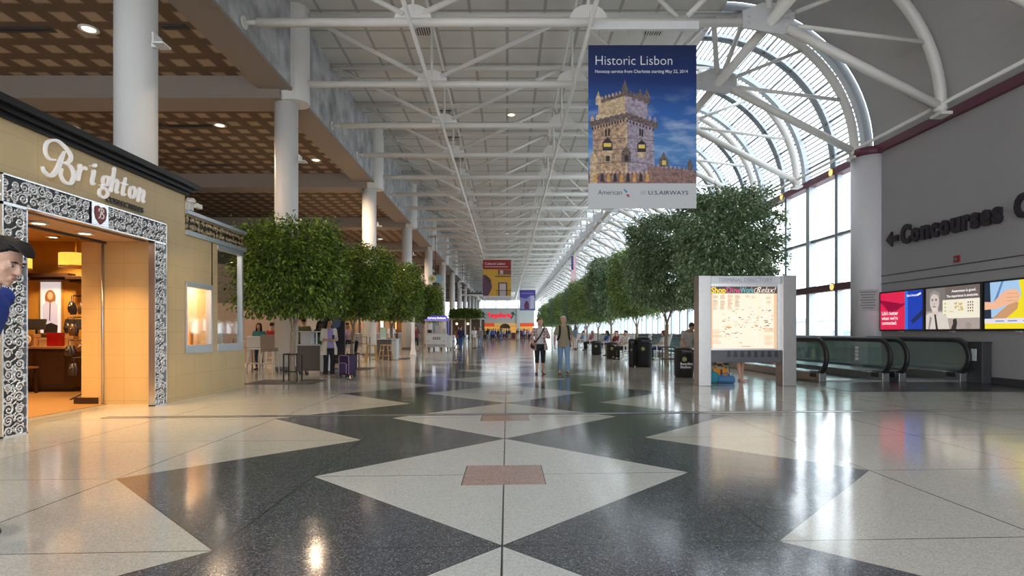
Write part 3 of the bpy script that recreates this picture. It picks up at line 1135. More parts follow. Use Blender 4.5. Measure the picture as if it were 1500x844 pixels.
MB().eloft([((0, 0, 0.35), (0.05, 0, 0), (0, 0.06, 0)), ((0, 0, 0.5), (0.07, 0, 0), (0, 0.13, 0)), ((0, 0, 0.72), (0.08, 0, 0), (0, 0.17, 0)), ((0, 0, 0.85), (0.06, 0, 0), (0, 0.10, 0)), ((0, 0, 0.95), (0.05, 0, 0), (0, 0.06, 0))], 16).build('torso', BR, t)
t = thing('bottle_vase', 'white bottle-shaped vase in the tall corner window', 'vase', (-6.45, 12.62, 0.98))
MB().lathe([(0.07, 0), (0.085, 0.05), (0.08, 0.2), (0.035, 0.34), (0.03, 0.46), (0.04, 0.48)], n=20).build('body', WHITEL, t)
tag(MB().sweep([(-6.4, 12.1, 1.0), (-6.42, 12.2, 1.10), (-6.4, 12.32, 1.09), (-6.4, 12.44, 0.995)], [0.02, 0.035, 0.03, 0.015], 8).build('driftwood', M('driftwood', (0.62, 0.5, 0.34), 0.7)), 'pale curved piece of driftwood on the floor of the tall corner window', 'driftwood')

# ---- security cameras on the low roof corner
t = thing('security_camera', 'white dome camera and box camera on a bracket above the scroll transom', 'camera', (SX + 0.02, 10.72, 3.6))
MB().box(-0.05, 0.05, -0.02, 0.12, 0, 0.16).build('bracket', WHITE, t, bevel=0.01)
MB().lathe([(0.085, 0.0), (0.09, 0.05), (0.06, 0.09)], (0.03, 0.05, 0.14), 20).build('dome', WHITE, t)
MB().box(0.0, 0.09, 0.16, 0.36, 0.08, 0.17).build('box_camera', WHITE, t, bevel=0.012)

# ---- inside the shop
LAMPY = emission('pendant_glow', (1.0, 0.46, 0.06), 1.3)


def pendant(c, r, h, label):
    t = thing('pendant_lamp', label, 'pendant lamp', c, group='drum pendants in the shop')
    MB().lathe([(r * 0.97, 0.0), (r, 0.01), (r, h), (r * 0.97, h + 0.005)], n=28).build('lamp_shade', LAMPY, t)
    MB().lathe([(r + 0.006, -0.012), (r + 0.006, 0.012)], n=28).build('band', M('brass', (0.5, 0.33, 0.1), 0.3, metal=0.8), t)
    MB().tube((0, 0, h), (0, 0, 3.3 - c[2]), 0.012, n=8).build('rod', M('brass', (0.5, 0.33, 0.1), 0.3, metal=0.8), t)
    return t


pendant((-8.12, 10.6, 2.5), 0.26, 0.24, 'yellow drum pendant lamp in the middle of the shop doorway')
pendant((-8.63, 10.05, 2.4), 0.12, 0.18, 'small yellow pendant lamp beside the silver jamb of the shop')
GOLD = M('gold_frame', (0.55, 0.35, 0.1), 0.35, metal=0.5)
po = thing('poster', 'portrait poster of a long-haired woman in a white blouse on the ochre wall', 'poster', (-10.19, 12.58, 1.82))
p = MB()
O3, RX, UZ = (0, 0, 0), (1, 0, 0), (0, 0, 1)
p.rect(-0.22, 0.22, -0.57, 0.57, O3, RX, UZ, 0.02, 0)
p.disc(0.0, 0.22, 0.12, 0.17, O3, RX, UZ, 0.002, 2, 0.02)
p.disc(0.0, 0.26, 0.06, 0.085, O3, RX, UZ, 0.002, 3, 0.022)
p.prism([(-0.16, -0.42), (0.17, -0.42), (0.16, 0.06), (0.08, 0.14), (0, 0.10), (-0.08, 0.14), (-0.17, 0.04)], O3, RX, UZ, 0.002, 1, 0.0225)
p.prism([(-0.14, -0.57), (0.16, -0.57), (0.17, -0.40), (0.02, -0.34), (-0.15, -0.40)], O3, RX, UZ, 0.002, 4, 0.024)
p.prism([(-0.02, -0.3), (0.0, -0.3), (0.01, 0.1), (-0.01, 0.1)], O3, RX, UZ, 0.001, 4, 0.0255)
PM = lambda n, c, e: emission(n, c, e)  # print given a faint added glow to lift it out of shade
p.build('print', [PM('poster_white_glow', (0.88, 0.84, 0.86), 0.55), PM('poster_blouse_glow', (0.70, 0.64, 0.74), 0.5), M('poster_hair', (0.28, 0.14, 0.06), 0.6), M('poster_skin', (0.72, 0.45, 0.34), 0.6), M('poster_black', (0.02, 0.02, 0.025), 0.6)], po)
MB().box(-0.27, 0.27, 0.0, 0.03, -0.62, 0.62).build('mount', GOLD, po)
# counter and what stands on it
co_ = thing('sales_counter', 'dark wooden sales counter at the back of the shop', 'counter', (-10.2, 12.15, 0))
MB().box(-1.2, 1.0, -0.25, 0.3, 0.08, 0.92).build('body', DARKWOOD, co_, bevel=0.01)
MB().box(-1.25, 1.03, -0.30, 0.34, 0.92, 0.97).build('worktop', M('counter_top', (0.42, 0.27, 0.12), 0.3), co_, bevel=0.006)
MB().box(-1.15, 0.95, -0.2, 0.28, 0, 0.08).build('plinth', BLACK, co_)
for k in range(3):
    MB().box(-1.1 + 0.68 * k, -0.5 + 0.68 * k, -0.265, -0.25, 0.16, 0.84).build('door', M('dark_wood_door', (0.05, 0.026, 0.016), 0.35, var=0.3), co_, bevel=0.004)


def gift_box(c, sx, sy, sz, mat, label, rz=0.0):
    t = thing('gift_box', label, 'box', c, rz, group='boxes on the shop counter')
    MB().box(-sx / 2, sx / 2, -sy / 2, sy / 2, 0, sz * 0.72).build('body', mat, t, bevel=0.004)
    MB().box(-sx / 2 - 0.006, sx / 2 + 0.006, -sy / 2 - 0.006, sy / 2 + 0.006, sz * 0.72, sz).build('lid', mat, t, bevel=0.004)


REDB = M('red_box', (0.50, 0.01, 0.015), 0.4)
TANB = M('tan_box', (0.45, 0.24, 0.10), 0.5)
gift_box((-9.66, 12.05, 0.97), 0.24, 0.18, 0.29, REDB, 'bright red upright box on the shop counter')
gift_box((-10.22, 12.1, 0.97), 0.24, 0.18, 0.26, TANB, 'tan box behind the round plate on the shop counter')
gift_box((-9.98, 12.2, 0.97), 0.2, 0.16, 0.18, M('cream_box', (0.6, 0.45, 0.25), 0.5), 'cream box between the tan and the red box on the counter')
gift_box((-9.42, 12.2, 0.97), 0.16, 0.16, 0.22, M('cream_box', (0.6, 0.45, 0.25), 0.5), 'cream box beyond the red box on the counter')
t = thing('display_plate', 'round pale plate leaning on the counter front of the shop', 'plate', (-10.18, 11.93, 1.09))
q = MB().lathe([(0.0, 0.0), (0.07, 0.0), (0.11, 0.02), (0.115, 0.028), (0.07, 0.012), (0.0, 0.012)], n=24)
q.move(Matrix.Rotation(R(75), 4, 'X'))
q.build('dish', M('plate_cream', (0.70, 0.58, 0.42), 0.3), t)
MB().box(-0.05, 0.05, 0.0, 0.06, -0.12, -0.10).build('easel', DARKWOOD, t)
for nm, x, lab in (('monitor', -10.26, 'dark till monitor tilted at the near end of the shop counter'), ('monitor', -9.42, 'low dark till screen right of the portrait poster')):
    t = thing('till_monitor', lab, 'monitor', (x, 12.28, 0.97), R(10), group='till monitors')
    MB().box(-0.10, 0.10, -0.07, 0.07, 0, 0.02).build('base', BLACK, t, bevel=0.004)
    MB().tube((0, 0, 0.02), (0, 0, 0.38), 0.02, n=10).build('stem', BLACK, t)
    q = MB().box(-0.19, 0.19, -0.02, 0.02, -0.12, 0.12)
    q.move(Matrix.Translation((0, -0.03, 0.47)) @ Matrix.Rotation(R(-20), 4, 'X'))
    q.build('screen', BLACK, t, bevel=0.008)
# wall shelves under a dark cornice
t = thing('cornice_shelf', 'dark moulded cornice shelf stepping along the ochre wall above the poster', 'shelf', (-9.6, 12.6, 2.42))
b = MB()
b.box(-1.0, -0.05, -0.22, 0, 0.06, 0.15)
b.box(-0.95, -0.1, -0.17, 0, 0.0, 0.06)
b.build('cornice', DARKWOOD, t, bevel=0.01)
b = MB()
b.box(-0.05, 1.6, -0.32, 0, 0.0, 0.08)
b.box(-0.0, 1.55, -0.26, 0, -0.06, 0.0)
b.build('cornice', DARKWOOD, t, bevel=0.01)
t = thing('display_shelf', 'small wooden wall shelf with glass jars near the accessory stand', 'shelf', (-8.85, 12.6, 1.98))
MB().box(-0.36, 0.34, -0.22, 0, 0, 0.03).build('board', M('shelf_wood', (0.25, 0.12, 0.04), 0.4), t)
MB().box(-0.3, -0.26, -0.18, 0, -0.12, 0).build('bracket', DARKWOOD, t)
MB().box(0.24, 0.28, -0.18, 0, -0.12, 0).build('bracket', DARKWOOD, t)
for k in range(5):
    j = thing('storage_jar', '%s pale jar from the near end of the small wall shelf in the shop' % ordinal(k), 'jar', (-9.14 + 0.13 * k, 12.48, 2.01), group='jars on the shop shelf')
    MB().lathe([(0.045, 0), (0.05, 0.02), (0.05, 0.13 + 0.03 * (k % 2)), (0.03, 0.16 + 0.03 * (k % 2))], n=14).build('body', M('jar_cream', (0.75, 0.62, 0.42), 0.3), j)
    MB().lathe([(0.033, 0.16 + 0.03 * (k % 2)), (0.033, 0.19 + 0.03 * (k % 2))], n=14).build('lid', DARKWOOD, j)
# accessory stand hung with bags, scarves and belts
st = thing('accessory_stand', 'dark metal stand hung with bags, scarves and belts just inside the shop', 'display stand', (-7.98, 10.6, 0))
SM = M('stand_metal', (0.05, 0.045, 0.045), 0.3, metal=0.7)
b = MB()
for a in range(0, 360, 90):
    x, y = 0.2 * math.cos(R(a + 45)), 0.2 * math.sin(R(a + 45))
    b.sweep([(0, 0, 0.12), (x * 0.6, y * 0.6, 0.06), (x, y, 0.012)], 0.014, 6)
b.build('foot', SM, st)
MB().tube((0, 0, 0.05), (0, 0, 2.05), 0.016, n=10).build('pole', SM, st)
random.seed(5)
BAGC = [M('bag_black', (0.02, 0.018, 0.02), 0.35), M('bag_brown', (0.10, 0.045, 0.02), 0.35), M('bag_grey', (0.12, 0.10, 0.10), 0.4), M('bag_blue', (0.05, 0.05, 0.12), 0.5)]
for lv, (z, r, nn) in enumerate(((1.95, 0.16, 6), (1.55, 0.2, 7), (1.12, 0.2, 6), (0.8, 0.16, 5))):
    hb = MB()
    hb.sweep([(r * math.cos(R(a)), r * math.sin(R(a)), z) for a in range(0, 360, 20)], 0.008, 6, closed=True)
    for a in (0, 120, 240):
        hb.tube((0, 0, z), (r * math.cos(R(a)), r * math.sin(R(a)), z), 0.006, n=6)
    hb.build('hanger_ring', SM, st)
    for k in range(nn):
        a = 2 * PI * k / nn + lv
        x, y = (r + 0.03) * math.cos(a), (r + 0.03) * math.sin(a)
        L = random.uniform(0.2, 0.36)
        hb = MB()
        hb.sweep([(x, y, z), (x, y, z - L * 0.35)], 0.006, 6)
        hb.eloft([((x, y, z - L), (0.055, 0, 0), (0, 0.03, 0)), ((x, y, z - L * 0.75), (0.075, 0, 0), (0, 0.04, 0)), ((x, y, z - L * 0.35), (0.04, 0, 0), (0, 0.02, 0))], 10)
        hb.ell((x, y - 0.04, z - L * 0.6), 0.012, 0.008, 0.012, 6, 5, 1)
        hb.build('bag', [BAGC[(k + lv) % 4], M('buckle', (0.8, 0.7, 0.5), 0.2, metal=0.9)], st)
t = thing('side_table', 'low dark side table by the silver jamb inside the shop', 'table', (-9.98, 11.5, 0))
MB().box(-0.25, 0.25, -0.2, 0.2, 0.52, 0.56).build('table_top', M('shelf_wood', (0.25, 0.12, 0.04), 0.4), t, bevel=0.006)
for x in (-0.22, 0.22):
    for y in (-0.17, 0.17):
        MB().box(x - 0.02, x + 0.02, y - 0.02, y + 0.02, 0, 0.52).build('leg', DARKWOOD, t)
# entrance and shop downlights
for k, (x, y, z) in enumerate(((-6.74, 8.1, 2.86), (-6.71, 8.95, 2.86), (-9.6, 11.9, 3.3), (-8.6, 9.6, 3.3), (-9.2, 8.2, 3.3))):
    lab = ['round recessed light in the entrance soffit nearer the left jamb', 'round recessed light in the entrance soffit nearer the stone return', 'round recessed light in the shop ceiling above the counter',
           'round recessed light in the shop ceiling before the pendant lamp', 'round recessed light in the shop ceiling behind the silver jamb'][k]
    downlight(x, y, z, lab, 'recessed shop lights', 0.10, 170 if k < 2 else 340, (1, 0.62, 0.28), 9.0)


def area_lamp(loc, rot, sx, sy, energy, col):
    l = bpy.data.lights.new('lamp', 'AREA')
    l.shape = 'RECTANGLE'
    l.size, l.size_y = sx, sy
    l.energy = energy
    l.color = col
    o = bpy.data.objects.new('strip_lamp', l)
    COL.objects.link(o)
    o.location = loc
    o.rotation_euler = rot
    return o


area_lamp((-6.6, 11.17, 2.24), (0, 0, 0), 0.3, 0.8, 16, (1, 0.72, 0.45))
area_lamp((-6.6, 12.4, 3.08), (0, 0, 0), 0.4, 0.9, 12, (1, 0.8, 0.6))
# ------------------------------------------------------------------ columns
def make_column():
    t = thing('column', 'x', 'column')
    t['kind'] = 'thing'
    MB().lathe([(0.37, 0.0), (0.37, 8.82)], n=40).build('shaft', COLW, t)
    MB().lathe([(0.39, 0.0), (0.39, 0.12), (0.375, 0.14)], n=40).build('base_ring', M('base_grey', (0.16, 0.16, 0.17), 0.5), t)
    MB().lathe([(0.373, 4.0), (0.373, 4.006)], n=40).build('joint', M('joint_grey', (0.5, 0.5, 0.5), 0.5), t)
    return t


c0 = make_column()
CY = [11.08] + COLY
for i, y in enumerate(CY):
    a = c0 if i == 0 else dup(c0)
    a.location = (-7.30, y, 0)
    a['group'] = 'round columns along the low bay'
    a['label'] = 'thick round white column rising behind the black cornice of the shop' if i == 0 else 'round white column under the edge beam, %s one beyond the stone shop' % ordinal(i - 1)


def beam_spot(x, y, z, label, s=1):
    t = thing('wall_spotlight', label, 'spotlight', (x, y, z), group='spotlights clamped to the columns')
    MB().box(0, 0.10, -0.03, 0.03, -0.04, 0.04).build('bracket', WHITE, t)
    b = MB().box(0.10, 0.3, -0.14, 0.14, -0.02, 0.02)
    b.box(0.08, 0.12, -0.14, 0.14, -0.02, 0.2)
    b.build('lamp_head', WHITE, t, bevel=0.01)


beam_spot(-6.94, 11.0, 6.87, 'white wedge light clamped high on the thick column behind the shop')
for i in range(1, 5):
    beam_spot(-6.94, CY[i], 6.87 if i > 1 else 6.9, 'white wedge light clamped to the %s column beyond the stone shop' % ordinal(i - 1))

# low bay ceiling fittings
for k, (px, py) in enumerate(((130, 42), (322, 183), (107, 186), (476, 261), (463, 234), (557, 350))):
    Y = 8.22 * FPX / (486 - py)
    p = at(px, py, Y)
    downlight(p.x, p.y, 9.5, 'recessed warm downlight in the brown lattice ceiling, %s from the camera' % ['nearest', 'fourth', 'third', 'sixth', 'fifth', 'farthest'][k] if False else 'recessed warm downlight in the brown lattice ceiling %s' % ['beside the thick column above the shop sign', 'over the far corner of the stone shop', 'just above the black cornice', 'behind the second column beyond the shop', 'above the first tree by the shop', 'far down the low bay'][k],
              'downlights in the lattice ceiling', 0.2, (900, 1500, 900, 1500, 1800, 1500)[k], (1, 0.72, 0.48), 4.0, 150)
for k, (px, py) in enumerate(((30, 44), (255, 40), (205, 183), (280, 185), (285, 220), (318, 243))):
    Y = 8.2 * FPX / (486 - py)
    p = at(px, py, Y)
    t = thing('slot_diffuser', 'dark air slot in the brown lattice ceiling %s' % ['at the near edge over the shop sign', 'just past the thick column', 'crossed by the thick column', 'between the thick column and the next beam', 'short one farther back past the thick column', 'long one farther back by the next beam'][k], 'air slot', (p.x, p.y, 9.5), group='air slots in the lattice ceiling')
    L = 0.9 if k not in (1, 4) else 0.35
    MB().box(-L, L, -0.14, 0.14, -0.02, 0.02).build('frame', DARKJ, t)
    MB().box(-L + 0.04, L - 0.04, -0.03, 0.03, -0.03, -0.02).build('blade', BLACK, t)

# ------------------------------------------------------------------ pier at the end of the grey wall
t = thing('round_pillar', 'round grey pillar with a maroon cap where the glass wall meets the grey wall', 'pillar', (12.0, 18.62, 0))
PIER = M('pier_paint', (0.74, 0.72, 0.75), 0.5, var=0.04)
MB().lathe([(0.56, 0), (0.56, 7.0)], n=40).build('shaft', PIER, t)
MB().lathe([(0.6, 7.0), (0.6, 7.25)], n=40).build('cap', MAROON, t)
t = thing('wall_notice', 'small grey notice of printed lines on the round grey pillar', 'notice', (11.64, 18.17, 2.3), R(-40))
ND = M('notice_print', (0.2, 0.2, 0.2), 0.5)
b = MB().rect(-0.28, 0.28, -0.34, 0.34, (0, 0, 0), RX, UZ, 0.01, 0)
for k, wd in enumerate((0.46, 0.40, 0.34, 0.44, 0.36, 0.42, 0.3)):
    b.rect(-wd / 2, wd / 2, 0.24 - 0.085 * k, 0.275 - 0.085 * k, (0, 0, 0), RX, UZ, 0.002, 1, 0.01)
b.build('sheet', [M('notice_grey', (0.46, 0.45, 0.46), 0.5), ND], t)

k = 0
GOLDG = emission('gold_lamp', (1.0, 0.72, 0.25), 0.9)
for y in (20.6, 24.3, 28.05, 31.8):
    for z in (7.1, 2.92):
        t = thing('round_lamp', 'round gold lamp on the %s maroon band, %s past the round pillar' % ('upper' if z > 5 else 'lower', ordinal(k)), 'lamp', (11.86 if z > 5 else 11.9, y, z), group='gold lamps on the maroon bands')
        MB().disc(0, 0, 0.15, 0.15, (0, 0, 0), (0, -1, 0), UZ, 0.03, n=24).build('rim', M('brass', (0.5, 0.33, 0.1), 0.3, metal=0.8), t)
        MB().disc(0, 0, 0.12, 0.12, (-0.03, 0, 0), (0, -1, 0), UZ, 0.01, n=24).build('lamp', GOLDG, t)
    k += 1

# raised direction lettering on the grey wall, facing into the hall
LW, UW = (0, -1, 0), (0, 0, 1)
t = thing('direction_lettering', 'raised dark letters with a left-pointing arrow high on the grey wall', 'wall lettering', (12.0, 17.72, 3.95))
LET = M('letter_plum', (0.028, 0.02, 0.03), 0.4)
MB().prism([(0, 0.2), (0.26, 0.43), (0.26, 0.29), (0.52, 0.29), (0.52, 0.11), (0.26, 0.11), (0.26, -0.03)], (-0.03, 0, 0), LW, UW, 0.07).build('arrow', LET, t)
adv = 0.66
for ch, wd in (('C', 0.46), ('o', 0.40), ('n', 0.40), ('c', 0.345), ('o', 0.40), ('u', 0.40), ('r', 0.29), ('s', 0.32), ('e', 0.36), ('s', 0.32), (' ', 0.30), ('C', 0.48)):
    if ch != ' ':
        MB().text(ch, 0.74, (-0.03, -adv, 0), LW, UW, 0.07, bold=0.05, width=wd * 0.955 - 0.04).build('letter', LET, t)
    adv += wd * 0.955
t = thing('fire_alarm', 'small red fire alarm box on the grey wall between the lettering and the screens', 'alarm', (12.0, 15.0, 3.22))
MB().box(-0.05, 0, -0.09, 0.09, -0.09, 0.09).build('body', M('alarm_red', (0.35, 0.015, 0.015), 0.4), t, bevel=0.01)
MB().disc(0, 0.0, 0.05, 0.05, (-0.05, 0, 0), LW, UW, 0.01).build('strobe', M('alarm_grey', (0.2, 0.18, 0.18), 0.3), t)

# ------------------------------------------------------------------ three screens
def screen(y0, label, paint):
    """y0 is the far edge; the picture runs from 0 to 1.9 towards the camera"""
    t = thing('wall_screen', label, 'screen', (12.0, y0, 1.30), group=None)
    fr = MB()
    fr.box(-0.09, -0.01, -1.92, 0, 0, 1.24)
    bz = fr.build('bezel', BLACK, t, bevel=0.01)
    MB().box(-0.02, 0, -1.4, -0.5, 0.3, 0.9).build('mount', DARKJ, t)
    p = MB()
    mats = paint(p)
    p.build('picture', mats, t)
    MB().box(-0.10, -0.04, -1.03, -0.89, -0.035, 0.0).build('sensor', M('sensor_grey', (0.5, 0.5, 0.5), 0.4), bz)
    return t


SO = (-0.092, 0, 0)


def rc2(p, x0, x1, y0, y1, m, off=0.0):
    p.rect(x0, x1, y0, y1, SO, LW, UW, 0.0012, m, off)


def paint_a(p):
    rc2(p, 0.05, 1.16, 0.05, 1.19, 0)
    rc2(p, 1.16, 1.87, 0.05, 1.19, 1)
    rc2(p, 1.16, 1.28, 0.05, 1.19, 4, 0.001)
    p.prism([(0.05, 0.98), (0.75, 0.72), (0.45, 0.58), (0.98, 0.80), (1.16, 0.86), (1.16, 0.80), (0.80, 0.62), (0.6, 0.6), (0.05, 0.90)], SO, LW, UW, 0.0008, 3, 0.0012)
    p.prism([(1.4, 0.30), (1.87, 0.62), (1.87, 0.45), (1.5, 0.22)], SO, LW, UW, 0.0008, 5, 0.0012)
    for i, s in enumerate(("Life's better", "when we're", "connected.")):
        p.text(s, 0.155, (-0.095, -0.12, 0.50 - 0.15 * i), LW, UW, 0.001, 2, bold=0.012)
    p.text('Bank of America', 0.10, (-0.095, -1.24, 1.02), LW, UW, 0.001, 2, bold=0.015, width=0.42)
    p.prism([(1.68, 1.02), (1.82, 1.07), (1.80, 1.12), (1.66, 1.07)], SO, LW, UW, 0.001, 2, 0.002)
    E = emission
    return [E('scr_red', (0.75, 0.015, 0.08), 0.75), E('scr_blue', (0.01, 0.06, 0.55), 0.6), E('scr_white', (0.9, 0.9, 0.92), 0.8), E('scr_dkred', (0.35, 0.01, 0.06), 0.6), E('scr_blue2', (0.03, 0.18, 0.8), 0.7), E('scr_navy', (0.01, 0.03, 0.15), 0.5)]


def paint_b(p):
    rc2(p, 0.05, 1.87, 0.05, 1.19, 0)
    rc2(p, 0.05, 0.75, 0.55, 1.19, 4, 0.001)
    rc2(p, 0.75, 1.87, 0.84, 1.19, 1, 0.001)
    rc2(p, 0.66, 1.87, 0.34, 0.84, 2, 0.0018)
    p.prism([(0.05, 0.05), (0.90, 0.05), (0.82, 0.38), (0.60, 0.52), (0.45, 0.5), (0.18, 0.5), (0.05, 0.45)], SO, LW, UW, 0.001, 3, 0.003)
    p.disc(0.37, 0.80, 0.17, 0.25, SO, LW, UW, 0.001, 5, 0.0042)
    p.prism([(0.30, 0.42), (0.5, 0.42), (0.5, 0.62), (0.27, 0.62)], SO, LW, UW, 0.001, 5, 0.0042)
    p.prism([(0.19, 0.86), (0.2, 1.06), (0.36, 1.13), (0.55, 1.05), (0.56, 0.86), (0.5, 0.98), (0.35, 1.03), (0.25, 0.99)], SO, LW, UW, 0.001, 6, 0.0054)
    for ex in (0.29, 0.43):
        p.disc(ex, 0.85, 0.035, 0.014, SO, LW, UW, 0.001, 7, 0.0054)
        rc2(p, ex - 0.045, ex + 0.045, 0.875, 0.89, 7, 0.0054)
    rc2(p, 0.345, 0.375, 0.74, 0.76, 7, 0.0054)
    p.disc(0.36, 0.675, 0.055, 0.012, SO, LW, UW, 0.001, 7, 0.0054)
    p.prism([(0.36, 0.46), (0.42, 0.46), (0.50, 0.05), (0.42, 0.05)], SO, LW, UW, 0.001, 7, 0.0054)
    p.prism([(0.20, 0.42), (0.14, 0.05), (0.19, 0.05), (0.28, 0.36)], SO, LW, UW, 0.001, 6, 0.0054)
    p.text('Awareness is good.', 0.10, (-0.10, -0.98, 1.03), LW, UW, 0.001, 8, bold=0.012)
    p.text('The experience is awesome.', 0.10, (-0.10, -0.80, 0.90), LW, UW, 0.001, 8, bold=0.012, width=1.03)
    random.seed(2)
    for i in range(18):
        rc2(p, *(lambda x, y: (x, x + random.uniform(0.02, 0.09), y, y + random.uniform(0.02, 0.05)))(random.uniform(0.9, 1.3), random.uniform(0.5, 0.74)), 9, 0.003)
    for r_ in range(4):
        for c_ in range(3):
            rc2(p, 1.50 + 0.07 * c_, 1.53 + 0.07 * c_, 0.50 + 0.075 * r_, 0.54 + 0.075 * r_, 7, 0.003)
        rc2(p, 0.72, 0.78, 0.42 + 0.1 * r_, 0.46 + 0.1 * r_, 9, 0.003)
    p.prism([(0.95, 0.05), (1.12, 0.05), (1.16, 0.22), (1.12, 0.34), (1.02, 0.30), (1.02, 0.2)], SO, LW, UW, 0.001, 7, 0.003)
    p.disc(1.52, 0.14, 0.10, 0.09, SO, LW, UW, 0.001, 6, 0.003)
    E = emission
    return [E('scr_sepia', (0.44, 0.37, 0.34), 0.7), E('scr_brown', (0.20, 0.155, 0.14), 0.6), E('scr_cream', (0.80, 0.74, 0.60), 0.85), E('scr_suit', (0.66, 0.60, 0.55), 0.8), E('scr_grey', (0.25, 0.22, 0.21), 0.6),
            E('scr_face', (0.62, 0.53, 0.49), 0.8), E('scr_hair', (0.36, 0.30, 0.28), 0.7), E('scr_dark', (0.05, 0.04, 0.04), 0.5), E('scr_white', (0.9, 0.9, 0.92), 0.8), E('scr_ochre', (0.62, 0.50, 0.20), 0.7)]


def paint_c(p):
    rc2(p, 0.05, 1.87, 0.05, 1.19, 0)
    rc2(p, 0.05, 0.30, 0.30, 1.19, 1, 0.001)
    p.prism([(0.24, 0.32), (0.20, 1.19), (0.98, 1.19), (1.05, 0.85), (0.98, 0.70), (0.45, 0.36)], SO, LW, UW, 0.001, 2, 0.002)
    p.prism([(0.30, 0.70), (0.42, 0.95), (0.52, 1.19), (0.58, 1.19), (0.46, 0.9), (0.36, 0.62)], SO, LW, UW, 0.001, 6, 0.003)
    p.prism([(0.24, 0.28), (0.46, 0.45), (0.85, 0.72), (0.98, 0.66), (0.95, 0.52), (0.62, 0.28)], SO, LW, UW, 0.001, 4, 0.003)
    p.prism([(0.05, 0.52), (0.05, 0.72), (0.30, 0.70), (0.50, 0.88), (0.66, 0.98), (0.92, 0.98), (1.02, 0.88), (1.0, 0.72), (0.85, 0.66), (0.6, 0.60), (0.42, 0.54)], SO, LW, UW, 0.001, 3, 0.004)
    for k in range(3):
        p.prism([(0.66, 0.90 - 0.09 * k), (0.98, 0.88 - 0.08 * k), (0.98, 0.868 - 0.08 * k), (0.66, 0.885 - 0.09 * k)], SO, LW, UW, 0.001, 4, 0.005)
    rc2(p, 0.05, 1.87, 0.18, 0.30, 5, 0.005)
    for x in (0.36, 0.70, 1.1):
        rc2(p, x, x + 0.24, 0.225, 0.25, 6, 0.0062)
    E = emission
    return [E('scr_yellow', (0.80, 0.65, 0.02), 0.85), E('scr_night', (0.02, 0.04, 0.08), 0.5), E('scr_shirt', (0.36, 0.55, 0.78), 0.8), E('scr_skin', (0.80, 0.44, 0.28), 0.85), E('scr_skin2', (0.58, 0.30, 0.15), 0.8), E('scr_strip', (0.74, 0.70, 0.78), 0.8), E('scr_blue3', (0.12, 0.25, 0.50), 0.7)]


screen(18.02, 'red and blue advertising screen, farthest along the grey wall and next to the round pillar', paint_a)
screen(16.06, 'sepia advertising screen showing a man in a pale suit, between the other two screens', paint_b)
screen(14.09, 'yellow advertising screen with folded arms in a blue sleeve, nearest on the grey wall', paint_c)

# ------------------------------------------------------------------ hanging banners
def banner(label, c, w, h, paint, foot, stripe=0.14):
    t = thing('hanging_banner', label, 'banner', c)
    MB().box(-w / 2, w / 2, -0.012, 0.012, -h, 0).build('cloth', M('banner_foot', foot, 0.5, var=0.02), t)
    p = MB()
    mats = paint(p, w, h)
    p.build('print', mats, t)
    r = MB().box(-w / 2 + 0.03, w / 2 + 0.06, -0.06, 0.06, 0.40, 0.62)
    r.build('hanging_rail', M('rail_white', (0.74, 0.74, 0.75), 0.4), t, bevel=0.01)
    for x in (-0.4, -0.13, 0.13, 0.4):
        MB().tube((x * w, 0, 0), (x * w, 0, 0.42), 0.006, n=6).build('cord', STEEL, t)
        MB().tube((x * w, 0, 0.6), (x * w, 0, ZB - c[2]), 0.008, n=6).build('hanger', STEEL, t)
    return t


BO = (0, -0.013, 0)


def sky_print(name, stops, estr=0.0):
    """printed sky of the banner photograph: deep blue above, pale streaks of cloud lower down"""
    m = bpy.data.materials.new(name)
    nt, nd, lk = nodes_of(m)
    out = nd.new('ShaderNodeOutputMaterial')
    b = nd.new('ShaderNodeBsdfPrincipled')
    b.inputs['Roughness'].default_value = 0.45
    lk.new(b.outputs[0], out.inputs[0])
    tc = nd.new('ShaderNodeTexCoord')
    sp = nd.new('ShaderNodeSeparateXYZ')
    lk.new(tc.outputs['Object'], sp.inputs[0])
    r = nd.new('ShaderNodeValToRGB')
    r.color_ramp.elements[0].color = (*stops[0][1], 1)
    r.color_ramp.elements[0].position = stops[0][0]
    r.color_ramp.elements[1].color = (*stops[-1][1], 1)
    r.color_ramp.elements[1].position = stops[-1][0]
    for q, c in stops[1:-1]:
        e = r.color_ramp.elements.new(q)
        e.color = (*c, 1)
    lk.new(mathn(nt, 'DIVIDE', sp.outputs[2], -4.3), r.inputs[0])
    mp = nd.new('ShaderNodeMapping')
    mp.inputs['Scale'].default_value = (0.9, 1, 2.6)
    mp.inputs['Rotation'].default_value = (0, R(12), 0)
    lk.new(tc.outputs['Object'], mp.inputs[0])
    nz = nd.new('ShaderNodeTexNoise')
    nz.inputs['Scale'].default_value = 1.5
    nz.inputs['Detail'].default_value = 6
    lk.new(mp.outputs[0], nz.inputs['Vector'])
    r2 = nd.new('ShaderNodeValToRGB')
    r2.color_ramp.elements[0].position = 0.48
    r2.color_ramp.elements[1].position = 0.75
    lk.new(nz.outputs[0], r2.inputs[0])
    r3 = nd.new('ShaderNodeValToRGB')
    r3.color_ramp.elements[0].position = 0.25
    r3.color_ramp.elements[1].position = 0.55
    lk.new(mathn(nt, 'DIVIDE', sp.outputs[2], -4.3), r3.inputs[0])
    fac = mathn(nt, 'MULTIPLY', mathn(nt, 'MULTIPLY', r2.outputs[0], r3.outputs[0]), 0.8)
    c = mixc(nt, fac, r.outputs[0], (0.55, 0.68, 0.88))
    lk.new(c, b.inputs['Base Color'])
    return m


